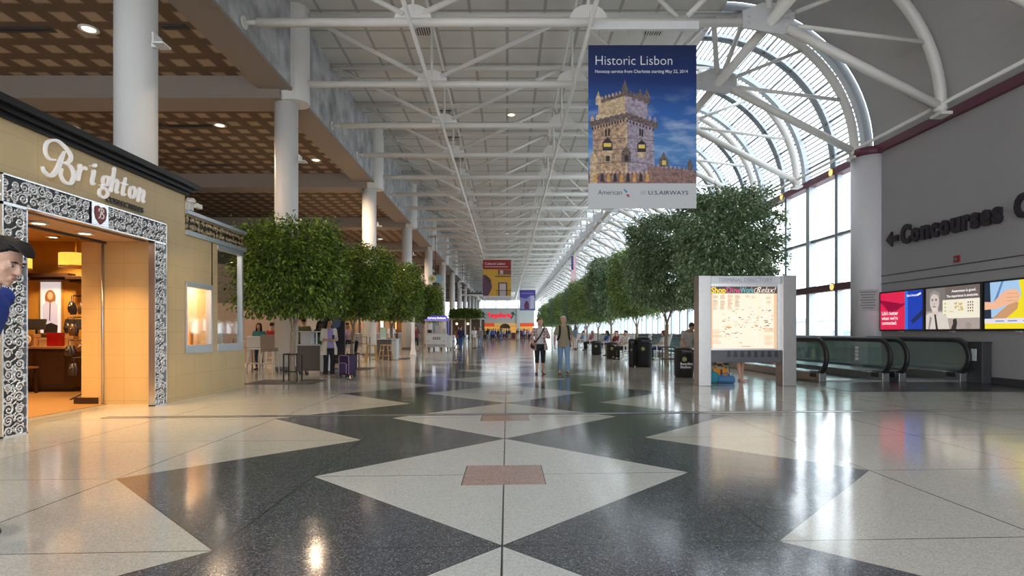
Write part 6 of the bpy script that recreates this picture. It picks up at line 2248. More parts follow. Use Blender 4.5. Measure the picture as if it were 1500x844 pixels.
# purple suitcase
t = thing('suitcase', 'dark purple wheeled suitcase with pale piping beside the woman in a cream cardigan', 'suitcase', (-4.52, 15.95, 0), R(-35))
PUR = M('suitcase_purple', (0.055, 0.025, 0.085), 0.6)
MB().box(-0.22, 0.22, -0.13, 0.13, 0.06, 0.62).build('body', PUR, t, bevel=0.03)
MB().box(-0.17, 0.17, -0.175, -0.13, 0.10, 0.40).build('pocket', M('suitcase_violet', (0.10, 0.05, 0.15), 0.6), t, bevel=0.02)
b = MB()
PIP = M('piping_pale', (0.55, 0.50, 0.60), 0.5)
b.sweep([(-0.21, -0.135, 0.08), (-0.21, -0.135, 0.58), (-0.17, -0.135, 0.61), (0.17, -0.135, 0.61), (0.21, -0.135, 0.58), (0.21, -0.135, 0.08)], 0.009, 6)
b.sweep([(-0.16, -0.18, 0.11), (-0.16, -0.18, 0.36), (-0.10, -0.18, 0.40), (0.10, -0.18, 0.40), (0.16, -0.18, 0.36), (0.16, -0.18, 0.11)], 0.008, 6)
b.build('piping', PIP, t)
for x in (-0.13, 0.13):
    MB().tube((x, 0.10, 0.6), (x, 0.10, 0.96), 0.009, n=6).build('handle_tube', STEEL, t)
MB().box(-0.15, 0.15, 0.085, 0.115, 0.95, 0.985).build('handle', BLACK, t, bevel=0.008)
for x in (-0.17, 0.17):
    for y in (-0.1, 0.1):
        MB().tube((x - 0.015, y, 0.035), (x + 0.015, y, 0.035), 0.035, n=12).build('wheel', BLACK, t)
MB().box(-0.05, 0.05, -0.02, 0.02, 0.62, 0.66).build('grip', BLACK, t, bevel=0.008)
# ------------------------------------------------------------------ people
V = Vector


def stand(**kw):
    """joints of a 1.75 m figure facing -Y; L is the figure's own left (+X)"""
    J = dict(P=V((0, 0, 0.95)), Nk=V((0, 0.01, 1.47)), Hd=V((0, -0.025, 1.635)), yaw=0.0, pitch=0.0,
             sL=V((0.175, 0.01, 1.405)), sR=V((-0.175, 0.01, 1.405)), eL=V((0.235, 0.03, 1.13)), eR=V((-0.235, 0.03, 1.13)),
             wL=V((0.25, -0.05, 0.89)), wR=V((-0.25, -0.05, 0.89)), hL=V((0.09, 0, 0.92)), hR=V((-0.09, 0, 0.92)),
             kL=V((0.10, -0.02, 0.50)), kR=V((-0.10, -0.02, 0.50)), aL=V((0.10, 0.02, 0.085)), aR=V((-0.10, 0.02, 0.085)),
             fL=V((0.15, -1, 0)), fR=V((-0.15, -1, 0)), curl=0.5)
    for k, v in kw.items():
        J[k] = V(v) if isinstance(v, tuple) else v
    return J


def sit(**kw):
    b = dict(P=(0, 0.02, 0.54), Nk=(0, 0.12, 1.06), Hd=(0, 0.09, 1.225), sL=(0.175, 0.12, 0.995), sR=(-0.175, 0.12, 0.995), eL=(0.24, 0.0, 0.76), eR=(-0.24, 0.0, 0.76),
             wL=(0.14, -0.2, 0.68), wR=(-0.14, -0.2, 0.68), hL=(0.09, -0.02, 0.53), hR=(-0.09, -0.02, 0.53), kL=(0.12, -0.44, 0.53), kR=(-0.12, -0.44, 0.53), aL=(0.12, -0.42, 0.085), aR=(-0.12, -0.42, 0.085))
    b.update(kw)
    return stand(**b)


def torso_rings(J, sex, grow=0.0, z0=0.80, z1=1.47, zmin=0.0):
    """rings given by height on an upright figure, laid along the figure's own spine"""
    tab_m = [(0.80, .085, .085), (0.86, .135, .105), (0.95, .168, .12), (1.05, .158, .112), (1.12, .155, .11), (1.22, .168, .118), (1.32, .182, .12), (1.39, .172, .105), (1.44, .115, .08), (1.48, .06, .06)]
    tab_f = [(0.80, .085, .085), (0.86, .14, .11), (0.94, .172, .122), (1.02, .155, .11), (1.10, .130, .095), (1.20, .142, .108), (1.28, .155, .125), (1.36, .155, .105), (1.42, .11, .075), (1.48, .052, .052)]
    tab = tab_m if sex == 'm' else tab_f
    ax = (J['Nk'] - J['P'])
    lng = ax.length
    ax = ax.normalized()
    xv = (J['sL'] - J['sR']).normalized()
    xv = (xv - ax * xv.dot(ax)).normalized()
    yv = ax.cross(xv)
    out = []

    def val(z):
        for i in range(len(tab) - 1):
            if tab[i][0] <= z <= tab[i + 1][0]:
                t = (z - tab[i][0]) / (tab[i + 1][0] - tab[i][0])
                return tab[i][1] + t * (tab[i + 1][1] - tab[i][1]), tab[i][2] + t * (tab[i + 1][2] - tab[i][2])
        return tab[-1][1:] if z > tab[-1][0] else tab[0][1:]
    zs = sorted(set([z0, z1] + [q[0] for q in tab if z0 < q[0] < z1]))
    for z in zs:
        rx, ry = val(max(z, zmin))
        c = J['P'] + ax * ((z - 0.95) / 0.53 * lng)
        out.append((c, xv * (rx + grow), yv * (ry + grow)))
    return out


def hand(mb, w, d, n, t, side, curl, fine):
    """palm and five fingers: d along the forearm, n out of the palm, t towards the thumb"""
    d = d.normalized()
    n = (n - d * n.dot(d)).normalized()
    t = (t - d * t.dot(d) - n * t.dot(n)).normalized()
    rot = Matrix((t, n, d)).transposed()
    mb.ell(w + d * 0.052, 0.040, 0.017, 0.055, 12, 8, rot=rot)
    mb.ell(w + d * 0.078, 0.041, 0.015, 0.028, 12, 6, rot=rot)
    mb.rc(w - d * 0.03, 0.027, w + d * 0.03, 0.025, 8)
    for off, L, r in ((0.030, 0.072, 0.0088), (0.0105, 0.080, 0.0092), (-0.0105, 0.074, 0.0088), (-0.030, 0.058, 0.0080)):
        p = w + d * 0.09 + t * off
        ang = 0.0
        for k, f in enumerate((0.45, 0.32, 0.23)):
            ang += curl * (0.45 if k == 0 else 0.7)
            q = p + (d * math.cos(ang) + n * math.sin(ang) + t * off * 0.8) * L * f
            mb.rc(p, r * (1 - 0.06 * k), q, r * (0.94 - 0.08 * k), 7)
            p = q
    p = w + d * 0.025 + t * 0.028 + n * 0.004
    for k, (L, r) in enumerate(((0.042, 0.0125), (0.032, 0.0105), (0.024, 0.009))):
        q = p + (d * (0.75 + 0.1 * k) + t * (0.62 - 0.28 * k) + n * (0.25 + 0.2 * k)).normalized() * L
        mb.rc(p, r, q, r * 0.9, 7)
        p = q


def head_frame(J):
    return Matrix.Translation(J['Hd'] - V((0, 0, 0.012))) @ Matrix.Scale(1.09, 4) @ Matrix.Rotation(J['yaw'], 4, 'Z') @ Matrix.Rotation(J['pitch'], 4, 'X')


def head_mb(T, sex, fine):
    h = MB()
    s = 1.0 if sex == 'm' else 0.95
    n = 20 if fine else 12
    h.ell((0, 0.018, 0.028), 0.077 * s, 0.096 * s, 0.088, n, n - 4)
    h.ell((0, -0.022, -0.022), 0.062 * s, 0.072 * s, 0.092, n, n - 4)
    h.ell((0, -0.045, -0.078), 0.043 * s, 0.043, 0.034, n, 10)
    h.ell((0, -0.075, -0.098), 0.02, 0.018, 0.016, 12, 8)
    h.rc((0, -0.095, 0.012), 0.0085, (0, -0.113, -0.026), 0.0135, 8)
    for e in (-1, 1):
        h.ell((e * 0.010, -0.105, -0.030), 0.009, 0.010, 0.008, 8, 6)
        h.ell((e * 0.030, -0.084, 0.022), 0.026, 0.010, 0.007, 10, 6)
        h.ell((e * 0.036, -0.064, -0.022), 0.022, 0.018, 0.022, 10, 6)
        h.ell((e * 0.076 * s, 0.012, -0.008), 0.010, 0.020, 0.031, 10, 8)
    h.ell((0, -0.090, -0.060), 0.022, 0.012, 0.008, 10, 6)
    h.ell((0, -0.088, -0.068), 0.019, 0.012, 0.008, 10, 6)
    h.rc((0, 0.02, -0.15), 0.052 * s, (0, 0.012, -0.06), 0.052 * s, 14)
    return h.move(T)


def hair_mb(T, style, fine):
    n, m = (32, 24) if fine else (16, 12)
    b = MB()
    c, rx, ry, rz = V((0, 0.022, 0.036)), 0.086, 0.104, 0.096
    vs, fs = [], []
    for i in range(m + 1):
        th = PI * i / m
        for j in range(n):
            ph = 2 * PI * j / n
            p = V((rx * math.sin(th) * math.cos(ph), ry * math.sin(th) * math.sin(ph), rz * math.cos(th)))
            back = (p.y / ry + 1) / 2      # 0 at the brow, 1 at the nape
            low = {'short': 0.045 - 0.105 * min(1, back * 1.25), 'bald': 0.06 - 0.11 * back, 'long': 0.05 - 0.16 * min(1, back * 1.5), 'quiff': 0.052 - 0.105 * min(1, back * 1.25)}[style]
            if p.z < low:
                p = V((p.x * 0.78, p.y * 0.78, p.z * 0.9))
            elif style == 'quiff' and p.y < 0:
                p = p * 1.06
            vs.append(c + p)
    for i in range(m):
        for j in range(n):
            a, q = i * n + j, i * n + (j + 1) % n
            fs.append((a, a + n, q + n, q))
    b.add(vs, fs, 0, True)
    if style == 'quiff':
        b.eloft([((0, -0.02, 0.115), (0.06, 0, 0), (0, 0.05, 0.02)), ((0, -0.075, 0.115), (0.058, 0, 0), (0, 0.012, 0.028)), ((0, -0.108, 0.098), (0.05, 0, 0), (0, 0.006, 0.017)), ((0, -0.132, 0.078), (0.034, 0, 0), (0, 0.003, 0.008))], 14)
    if style == 'long':
        for e in (-1, 1):
            b.rc((e * 0.068, 0.01, 0.03), 0.032, (e * 0.082, 0.015, -0.12), 0.034, 10)
            b.rc((e * 0.082, 0.015, -0.12), 0.034, (e * 0.075, -0.01, -0.22), 0.022, 10)
        b.rc((0, 0.085, 0.0), 0.06, (0, 0.085, -0.2), 0.05, 12)
    return b.move(T)


def figure(root, J, sex, col, sleeve='short', leg='long', hair='short', fine=True, hem=0.88, skirt=None, belly=0.0):
    """build a person under root from skin, hair and clothes colours (materials)"""
    vx = 0.0065 if fine else 0.016
    B = MB()
    B.eloft(torso_rings(J, sex, -0.006, 0.86, 1.48))
    B.rc(J['P'] + (J['Nk'] - J['P']) * 0.9, 0.06, J['Nk'], 0.052, 12)
    for S, sg in (('L', 1), ('R', -1)):
        s_, e_, w_ = J['s' + S], J['e' + S], J['w' + S]
        k = 1.0 if sex == 'm' else 0.86
        B.rc(s_, 0.050 * k, s_ + (e_ - s_) * 0.5, 0.044 * k)
        B.rc(s_ + (e_ - s_) * 0.5, 0.044 * k, e_, 0.036 * k)
        B.rc(e_, 0.036 * k, e_ + (w_ - e_) * 0.35, 0.040 * k)
        B.rc(e_ + (w_ - e_) * 0.35, 0.040 * k, w_, 0.026 * k)
        d = (w_ - e_).normalized()
        nrm = J.get('n' + S, V((-sg, 0, 0)))
        th = J.get('t' + S, V((0, -1, 0)))
        hand(B, w_, d, V(nrm), V(th), sg, J['curl'], fine)
        h_, k_, a_ = J['h' + S], J['k' + S], J['a' + S]
        B.rc(h_, 0.085, h_ + (k_ - h_) * 0.5, 0.073)
        B.rc(h_ + (k_ - h_) * 0.5, 0.073, k_, 0.053)
        B.rc(k_, 0.053, k_ + (a_ - k_) * 0.3 + V((0, 0.012, 0)), 0.056)
        B.rc(k_ + (a_ - k_) * 0.3 + V((0, 0.012, 0)), 0.056, a_, 0.036)
        f_ = J['f' + S].normalized()
        B.rc(a_ - V((0, 0, 0.035)), 0.034, a_ + f_ * 0.14 - V((0, 0, 0.05)), 0.026)
    T = head_frame(J)
    hb = head_mb(T, sex, fine)
    B.v, off = B.v + hb.v, len(B.v)
    B.f += [tuple(i + off for i in f) for f in hb.f]
    B.m += hb.m
    B.s += hb.s
    B.rc(J['Nk'] - V((0, 0, 0.02)), 0.055, T @ V((0, 0.018, -0.12)), 0.052, 14)
    mesh_obj('body', remesh(B, vx, 3), col['skin'], root)
    # clothes
    S = MB()
    rings = torso_rings(J, sex, 0.016, hem, 1.45, 0.94)
    if belly:
        yv = rings[0][2].normalized()
        rings = [(c - yv * belly * math.exp(-((i - len(rings) * 0.4) / 1.6) ** 2) * 0.6, u, v + yv * belly * 0.5 * math.exp(-((i - len(rings) * 0.4) / 1.6) ** 2)) for i, (c, u, v) in enumerate(rings)]
    S.eloft(rings, 20)
    for Q in 'LR':
        s_, e_, w_ = J['s' + Q], J['e' + Q], J['w' + Q]
        inner = J['P'] + (J['Nk'] - J['P']) * 0.80
        if sleeve != 'none':
            S.rc(s_ * 0.75 + inner * 0.25, 0.062, s_, 0.064)
        if sleeve == 'short':
            S.tube(s_, s_ + (e_ - s_) * 0.78, 0.066, 0.064, 12)
        elif sleeve == 'long':
            S.rc(s_, 0.064, e_, 0.052)
            S.tube(e_, w_, 0.052, 0.040, 12)
        elif sleeve == 'elbow':
            S.rc(s_, 0.064, e_, 0.054)
            S.tube(e_, e_ + (w_ - e_) * 0.3, 0.054, 0.052, 12)
    mesh_obj('shirt', remesh(S, max(vx, 0.010), 3), col['shirt'], root)
    Tq = MB()
    Tq.eloft(torso_rings(J, sex, 0.012, 0.79, 1.03), 18)
    for Q in 'LR':
        h_, k_, a_ = J['h' + Q], J['k' + Q], J['a' + Q]
        Tq.rc(h_, 0.098, h_ + (k_ - h_) * 0.55, 0.086 if leg != 'tight' else 0.079)
        m_ = h_ + (k_ - h_) * 0.55
        if leg == 'long':
            Tq.rc(m_, 0.086, k_, 0.071)
            Tq.tube(k_, a_ + (k_ - a_) * 0.02, 0.071, 0.066, 14)
        elif leg == 'tight':
            Tq.rc(m_, 0.079, k_, 0.061)
            Tq.tube(k_, a_ + (k_ - a_) * 0.05, 0.062, 0.046, 14)
        elif leg == 'capri':
            Tq.rc(m_, 0.086, k_, 0.068)
            Tq.tube(k_, k_ + (a_ - k_) * 0.35, 0.068, 0.064, 14)
        elif leg == 'shorts':
            Tq.tube(m_, k_ + (h_ - k_) * 0.05, 0.088, 0.084, 14)
    mesh_obj('trousers', remesh(Tq, max(vx, 0.010), 3), col['legs'], root)
    for Q in 'LR':
        a_, f_ = J['a' + Q], J['f' + Q].normalized()
        up = J.get('u' + Q, V((0, 0, 1)))
        up = (up - f_ * up.dot(f_)).normalized()
        sd = f_.cross(up)
        o_ = a_ - up * 0.085
        b = MB()
        prof = [(-0.075, 0.022, 0.05), (-0.06, 0.036, 0.085), (-0.02, 0.040, 0.092), (0.03, 0.043, 0.075), (0.09, 0.049, 0.055), (0.15, 0.048, 0.042), (0.185, 0.036, 0.032), (0.20, 0.015, 0.022)]
        b.eloft([(o_ + f_ * y + up * (h / 2 + 0.004), sd * w, up * h / 2) for y, w, h in prof], 16)
        b.eloft([(o_ + f_ * y + up * 0.010, sd * (w + 0.004), up * 0.011) for y, w, h in prof], 16, 1)
        me = b.mesh('shoe', [col['shoe'], col.get('sole', col['shoe'])])
        so = bpy.data.objects.new('shoe', me)
        COL.objects.link(so)
        so.parent = root
    if hair:
        hm_ = hair_mb(T, hair, fine)
        mesh_obj('hair', remesh(hm_, 0.006 if fine else 0.014, 2), col['hair'], root)
    if fine:
        for e in (-1, 1):
            b = MB().ell((e * 0.030, -0.0815, 0.004), 0.0115, 0.009, 0.0070, 12, 8)
            b.ell((e * 0.030, -0.0880, 0.004), 0.0062, 0.004, 0.0062, 10, 6, 1)
            b.move(T).build('eye', [M('eye_white', (0.50, 0.47, 0.44), 0.25), M('eye_iris', (0.05, 0.035, 0.025), 0.2)], root)
            b = MB().sweep([(e * 0.014, -0.096, 0.024), (e * 0.030, -0.0965, 0.029), (e * 0.048, -0.084, 0.024)], [0.003, 0.0042, 0.002], 6)
            b.move(T).build('eyebrow', col['hair'], root)
        b = MB().ell((0, -0.0985, -0.0635), 0.021, 0.006, 0.006, 12, 8)
        b.move(T).build('lips', M('lip_rose', (0.42, 0.16, 0.14), 0.4), root)
    return root


skin = lambda n, c: M(n, c, 0.5, var=0.05, scale=12)
SK1 = skin('skin_fair', (0.56, 0.33, 0.24))
SK2 = skin('skin_tan', (0.46, 0.26, 0.17))
SK3 = skin('skin_deep', (0.16, 0.08, 0.05))
clo = lambda n, c: M('cloth_' + n, c, 0.85, var=0.12, scale=16)
hr = lambda n, c: M('hair_' + n, c, 0.6, var=0.25, scale=30, spec=0.3)
JEANS = clo('jeans', (0.20, 0.32, 0.50))
DJEANS = clo('dark_jeans', (0.03, 0.05, 0.11))
BLK = clo('black', (0.013, 0.013, 0.015))
SHOEB = M('shoe_black', (0.015, 0.015, 0.017), 0.35)
SHOEW = M('shoe_white', (0.6, 0.6, 0.62), 0.4)
HB, HBR, HG, HBL, HW = hr('black', (0.012, 0.009, 0.008)), hr('brown', (0.07, 0.035, 0.018)), hr('grey', (0.42, 0.39, 0.35)), hr('blond', (0.36, 0.21, 0.10)), hr('white', (0.62, 0.58, 0.52))

# the man with the backpack straps, walking towards us
t = thing('person', 'white-haired man in an olive khaki short-sleeved shirt and blue jeans walking with a black backpack', 'person', (1.70, 17.0, 0), R(3))
J = stand(kL=(0.10, -0.13, 0.50), aL=(0.10, -0.17, 0.09), kR=(-0.09, 0.03, 0.49), aR=(-0.09, 0.20, 0.13), fR=(-0.1, -0.9, -0.35), wL=(0.30, -0.03, 0.88), eL=(0.27, 0.04, 1.13), eR=(-0.27, 0.02, 1.13), wR=(-0.29, -0.10, 0.90), curl=0.55, pitch=R(-4))
figure(t, J, 'm', dict(skin=SK1, shirt=clo('khaki', (0.29, 0.25, 0.165)), legs=JEANS, shoe=SHOEB, sole=SHOEW, hair=HW), 'short', 'long', 'bald', hem=0.80, belly=0.02)
for e in (-1, 1):
    b = MB()
    pts = catmull([(e * 0.10, 0.13, 1.36), (e * 0.118, 0.03, 1.468), (e * 0.125, -0.10, 1.40), (e * 0.135, -0.155, 1.26), (e * 0.155, -0.13, 1.12), (e * 0.19, 0.0, 1.03), (e * 0.15, 0.14, 1.02)], 5)
    b.sweep(pts, 0.030, 8, flat=0.35, up=(0, -1, 0))
    b.build('backpack_strap', BLK, t)
MB().eloft([((0, 0.20, 0.95), (0.15, 0, 0), (0, 0.07, 0)), ((0, 0.22, 1.05), (0.16, 0, 0), (0, 0.09, 0)), ((0, 0.21, 1.3), (0.15, 0, 0), (0, 0.08, 0)), ((0, 0.18, 1.42), (0.10, 0, 0), (0, 0.04, 0))], 16).build('backpack', BLK, t)
b = MB()
for z in (0.95, 1.05, 1.15, 1.25, 1.35):
    b.ell((0.0, -0.19 + abs(z - 1.1) * 0.12, z), 0.007, 0.005, 0.007, 8, 5)
b.build('button', M('button_tan', (0.30, 0.26, 0.18), 0.4), t)

# the woman beside him
t = thing('person', 'woman in a pink plaid overshirt and black capri trousers walking beside the man in olive', 'person', (0.99, 17.0, 0), R(2), scale=0.97)
J = stand(kR=(-0.10, -0.10, 0.50), aR=(-0.11, -0.06, 0.09), kL=(0.09, -0.02, 0.50), aL=(0.11, 0.12, 0.11), fL=(0.25, -0.95, -0.25), eL=(0.27, -0.02, 1.15), wL=(0.17, -0.22, 1.17), eR=(-0.25, 0.05, 1.14), wR=(-0.24, -0.14, 0.99),
          yaw=R(38), nL=V((-0.4, 0.2, -0.9)), tL=V((0, 0.3, 1)), curl=0.8)
figure(t, J, 'f', dict(skin=SK1, shirt=clo('white_top', (0.55, 0.53, 0.55)), legs=BLK, shoe=M('sandal_plum', (0.10, 0.04, 0.05), 0.5), hair=hr('auburn', (0.20, 0.085, 0.04))), 'none', 'capri', 'short', hem=0.93)


def plaid():
    m = bpy.data.materials.new('plaid')
    nt, nd, lk = nodes_of(m)
    out = nd.new('ShaderNodeOutputMaterial')
    b_ = nd.new('ShaderNodeBsdfPrincipled')
    b_.inputs['Roughness'].default_value = 0.85
    lk.new(b_.outputs[0], out.inputs[0])
    tc = nd.new('ShaderNodeTexCoord')
    sp = nd.new('ShaderNodeSeparateXYZ')
    lk.new(tc.outputs['Object'], sp.inputs[0])

    def band(c, p, w, o=0.0):
        return mathn(nt, 'LESS_THAN', mathn(nt, 'FRACT', mathn(nt, 'DIVIDE', mathn(nt, 'ADD', c, 5 + o), p)), w)
    f = mathn(nt, 'MULTIPLY', mathn(nt, 'ADD', band(sp.outputs[0], 0.10, 0.45), band(sp.outputs[2], 0.10, 0.45)), 0.5)
    c = mixc(nt, f, (0.56, 0.40, 0.39), (0.22, 0.10, 0.13))
    c = mixc(nt, mathn(nt, 'MAXIMUM', band(sp.outputs[0], 0.10, 0.08, 0.06), band(sp.outputs[2], 0.10, 0.08, 0.06)), c, (0.70, 0.62, 0.60))
    lk.new(c, b_.inputs['Base Color'])
    return m


PL = plaid()
ov = MB()
rg = torso_rings(J, 'f', 0.042, 0.74, 1.44, 0.94)
for i in range(len(rg)):
    c_, u_, v_ = rg[i]
    rg[i] = (c_ + v_ * 0.12, u_ * (1.0 if i > 2 else 1.12), v_)
# open front: two side panels and a back
n = 20
vs, fs = [], []
for c_, u_, v_ in rg:
    for sc in (1.0, 0.95):
        for j in range(n + 1):
            a = R(-58 + 296 * j / n)
            vs.append(c_ + (u_ * math.cos(a) + v_ * math.sin(a)) * sc)
w_ = 2 * (n + 1)
for i in range(len(rg) - 1):
    for j in range(n):
        for s_ in (0, n + 1):
            q = (i * w_ + s_ + j, i * w_ + s_ + j + 1, (i + 1) * w_ + s_ + j + 1, (i + 1) * w_ + s_ + j)
            fs.append(q if s_ == 0 else tuple(reversed(q)))
    for j in (0, n):
        fs.append((i * w_ + j, (i + 1) * w_ + j, (i + 1) * w_ + n + 1 + j, i * w_ + n + 1 + j))
for j in range(n):
    fs.append((j, j + 1, n + 2 + j, n + 1 + j))
ov.add(vs, fs, 0, True)
for Q in 'LR':
    ov.rc(J['s' + Q] + (J['e' + Q] - J['s' + Q]) * 0.05, 0.060, J['e' + Q], 0.058)
    ov.tube(J['e' + Q], J['e' + Q] + (J['w' + Q] - J['e' + Q]) * 0.55, 0.064, 0.06, 12)
ov.build('overshirt', PL, t)
MB().sweep(catmull([(0.13, 0.0, 1.47), (0.09, -0.13, 1.38), (-0.03, -0.17, 1.16), (-0.17, -0.10, 0.99)], 5), 0.02, 8, flat=0.35, up=(0, -1, 0)).build('bag_strap', clo('strap_brown', (0.035, 0.02, 0.015)), t)
MB().eloft([((-0.24, -0.06, 0.80), (0.05, 0, 0), (0, 0.09, 0)), ((-0.25, -0.06, 0.88), (0.06, 0, 0), (0, 0.10, 0)), ((-0.24, -0.06, 1.0), (0.03, 0, 0), (0, 0.08, 0))], 14).build('shoulder_bag', clo('bag_brown', (0.04, 0.022, 0.016)), t)
MB().box(0.03, 0.16, -0.29, -0.18, 1.165, 1.185).build('booklet', M('booklet_white', (0.72, 0.70, 0.68), 0.5), t)

# the woman with the suitcase
t = thing('person', 'dark-haired woman in a cream cardigan looking down at her hands beside the purple suitcase', 'person', (-4.98, 15.75, 0), R(38), scale=0.95)
J = stand(pitch=R(22), yaw=R(8), eR=(-0.22, 0.0, 1.12), wR=(-0.06, -0.22, 1.10), eL=(0.22, 0.0, 1.12), wL=(0.07, -0.22, 1.08), nR=V((0.3, 0.3, 0.8)), tR=V((0.5, -0.3, 0.3)), nL=V((-0.3, 0.3, 0.8)), tL=V((-0.5, -0.3, 0.3)), curl=0.7)
figure(t, J, 'f', dict(skin=SK2, shirt=clo('lilac', (0.30, 0.24, 0.46)), legs=clo('black_trousers', (0.016, 0.014, 0.018)), shoe=M('shoe_tan', (0.30, 0.19, 0.11), 0.5), hair=HB), 'none', 'long', 'long', hem=0.86)
ov = MB()
rg = torso_rings(J, 'f', 0.042, 0.66, 1.44, 0.94)
vs, fs = [], []
rg = [(c_ + v_ * 0.12, u_ * (1.0 if i > 2 else 1.15), v_) for i, (c_, u_, v_) in enumerate(rg)]
for c_, u_, v_ in rg:
    for sc in (1.0, 0.95):
        for j in range(n + 1):
            a = R(-62 + 304 * j / n)
            vs.append(c_ + (u_ * math.cos(a) + v_ * math.sin(a)) * sc)
for i in range(len(rg) - 1):
    for j in range(n):
        for s_ in (0, n + 1):
            q = (i * w_ + s_ + j, i * w_ + s_ + j + 1, (i + 1) * w_ + s_ + j + 1, (i + 1) * w_ + s_ + j)
            fs.append(q if s_ == 0 else tuple(reversed(q)))
    for j in (0, n):
        fs.append((i * w_ + j, (i + 1) * w_ + j, (i + 1) * w_ + n + 1 + j, i * w_ + n + 1 + j))
for j in range(n):
    fs.append((j, j + 1, n + 2 + j, n + 1 + j))
ov.add(vs, fs, 0, True)
for Q in 'LR':
    ov.rc(J['s' + Q] + (J['e' + Q] - J['s' + Q]) * 0.05, 0.060, J['e' + Q], 0.054)
ov.build('cardigan', clo('cream', (0.62, 0.56, 0.49)), t)
MB().ell((-0.12, 0.18, 1.13), 0.15, 0.10, 0.19, 14, 10).build('backpack', clo('green_bag', (0.02, 0.10, 0.06)), t)
MB().box(-0.035, 0.035, -0.335, -0.325, 1.13, 1.25).build('phone', BLACK, t)

# the young man passing close by at the edge of the view
t = thing('person', 'young dark-haired man in a blue top striding past the shop entrance, close to the camera', 'person', (-3.52, 3.6, 0), R(88), scale=1.09)
J = stand(P=(0, 0.02, 0.945), Nk=(0, -0.14, 1.45), Hd=(0, -0.28, 1.60), sL=(0.185, -0.10, 1.39), sR=(-0.185, -0.10, 1.39), pitch=R(24), eL=(0.25, 0.12, 1.16), wL=(0.26, 0.14, 0.91), eR=(-0.25, -0.02, 1.14), wR=(-0.25, 0.02, 0.89),
          kR=(-0.09, -0.13, 0.52), aR=(-0.09, -0.14, 0.10), fR=(-0.02, -1, 0.02), kL=(0.09, 0.08, 0.50), aL=(0.09, 0.40, 0.19), fL=(0.05, -0.75, -0.65), curl=0.5)
figure(t, J, 'm', dict(skin=SK1, shirt=clo('royal_blue', (0.02, 0.05, 0.30)), legs=DJEANS, shoe=SHOEB, hair=HB), 'long', 'long', 'quiff', hem=0.86)

# the person in the patterned shirt behind the bin
t = thing('person', 'person in a pale patterned shirt bending behind the directory board and the black recycling bin', 'person', (5.45, 17.2, 0), R(-20), scale=0.95)
J = stand(Nk=(0.12, -0.26, 1.38), Hd=(0.20, -0.38, 1.50), sL=(0.28, -0.22, 1.30), sR=(-0.06, -0.24, 1.33), pitch=R(40), eL=(0.34, -0.36, 1.06), wL=(0.28, -0.50, 0.88), eR=(-0.08, -0.40, 1.08), wR=(0.02, -0.52, 0.90))
figure(t, J, 'm', dict(skin=SK2, shirt=clo('pattern_pale', (0.48, 0.45, 0.44)), legs=clo('beige_trousers', (0.34, 0.28, 0.22)), shoe=SHOEB, hair=HBR), 'short', 'long', 'short', hem=0.86)
# bare-legged person behind the directory board
t = thing('person', 'bare-legged person in pink shoes standing behind the directory board', 'person', (5.98, 14.45, 0), R(30), scale=0.95)
figure(t, stand(aL=(0.05, 0.0, 0.085), kL=(0.07, -0.02, 0.5), aR=(-0.05, -0.05, 0.085)), 'f', dict(skin=SK1, shirt=clo('coral', (0.45, 0.18, 0.14)), legs=clo('khaki_shorts', (0.30, 0.25, 0.17)), shoe=M('shoe_pink', (0.62, 0.38, 0.36), 0.5), sole=SHOEW, hair=HBL), 'short', 'shorts', 'short')


# ---- crowd: a few figures with their parts, copied with clothes colours of their own
PROTO = {}


def proto(key, J, sex, sleeve, leg, hair):
    t = bpy.data.objects.new('person', None)
    COL.objects.link(t)
    col = dict(skin=SK1, shirt=BLK, legs=DJEANS, shoe=SHOEB, hair=HBR)
    figure(t, J, sex, col, sleeve, leg, hair, fine=False)
    PROTO[key] = t


proto('man', stand(), 'm', 'short', 'long', 'short')
proto('woman', stand(wR=(-0.16, -0.2, 1.05)), 'f', 'short', 'tight', 'long')
WALK = dict(kL=(0.10, -0.14, 0.50), aL=(0.10, -0.20, 0.09), kR=(-0.09, 0.02, 0.49), aR=(-0.09, 0.22, 0.14), fR=(-0.1, -0.9, -0.4), wL=(0.27, 0.12, 0.91), wR=(-0.27, -0.16, 0.91))
proto('walker', stand(**WALK), 'm', 'long', 'long', 'short')
proto('lady_walker', stand(**WALK), 'f', 'short', 'capri', 'long')
proto('sitter', sit(), 'm', 'short', 'long', 'short')
proto('lady_sitter', sit(pitch=R(15)), 'f', 'short', 'long', 'long')
proto('high_sitter', sit(P=(0, 0.02, 0.86), Nk=(0, -0.02, 1.38), Hd=(0, -0.06, 1.54), sL=(0.175, -0.02, 1.31), sR=(-0.175, -0.02, 1.31), eL=(0.24, -0.16, 1.10), eR=(-0.24, -0.16, 1.10), wL=(0.12, -0.36, 1.14), wR=(-0.12, -0.36, 1.14), hL=(0.09, -0.02, 0.85), hR=(-0.09, -0.02, 0.85), kL=(0.12, -0.44, 0.83), kR=(-0.12, -0.44, 0.83), aL=(0.12, -0.36, 0.42), aR=(-0.12, -0.36, 0.42), pitch=R(15)), 'm', 'short', 'long', 'short')
used_proto = set()


def someone(key, x, y, rz, label, shirt, legs=DJEANS, hair=HBR, sk=SK1, shoe=SHOEB, s=1.0, z=0.0, group=None):
    p = PROTO[key]
    if key in used_proto:
        t = dup(p)
    else:
        t = p
        used_proto.add(key)
    t.location = (x, y, z)
    t.rotation_euler = (0, 0, rz)
    t.scale = (s, s, s)
    tag(t, label, 'person', group)
    if 'group' in t.keys() and not group:
        del t['group']
    for c in t.children:
        st_ = c.name.split('.')[0]
        m_ = dict(body=sk, shirt=shirt, trousers=legs, shoe=shoe, hair=hair)[st_]
        for sl in c.material_slots:
            sl.link = 'OBJECT'
            sl.material = m_
    return t


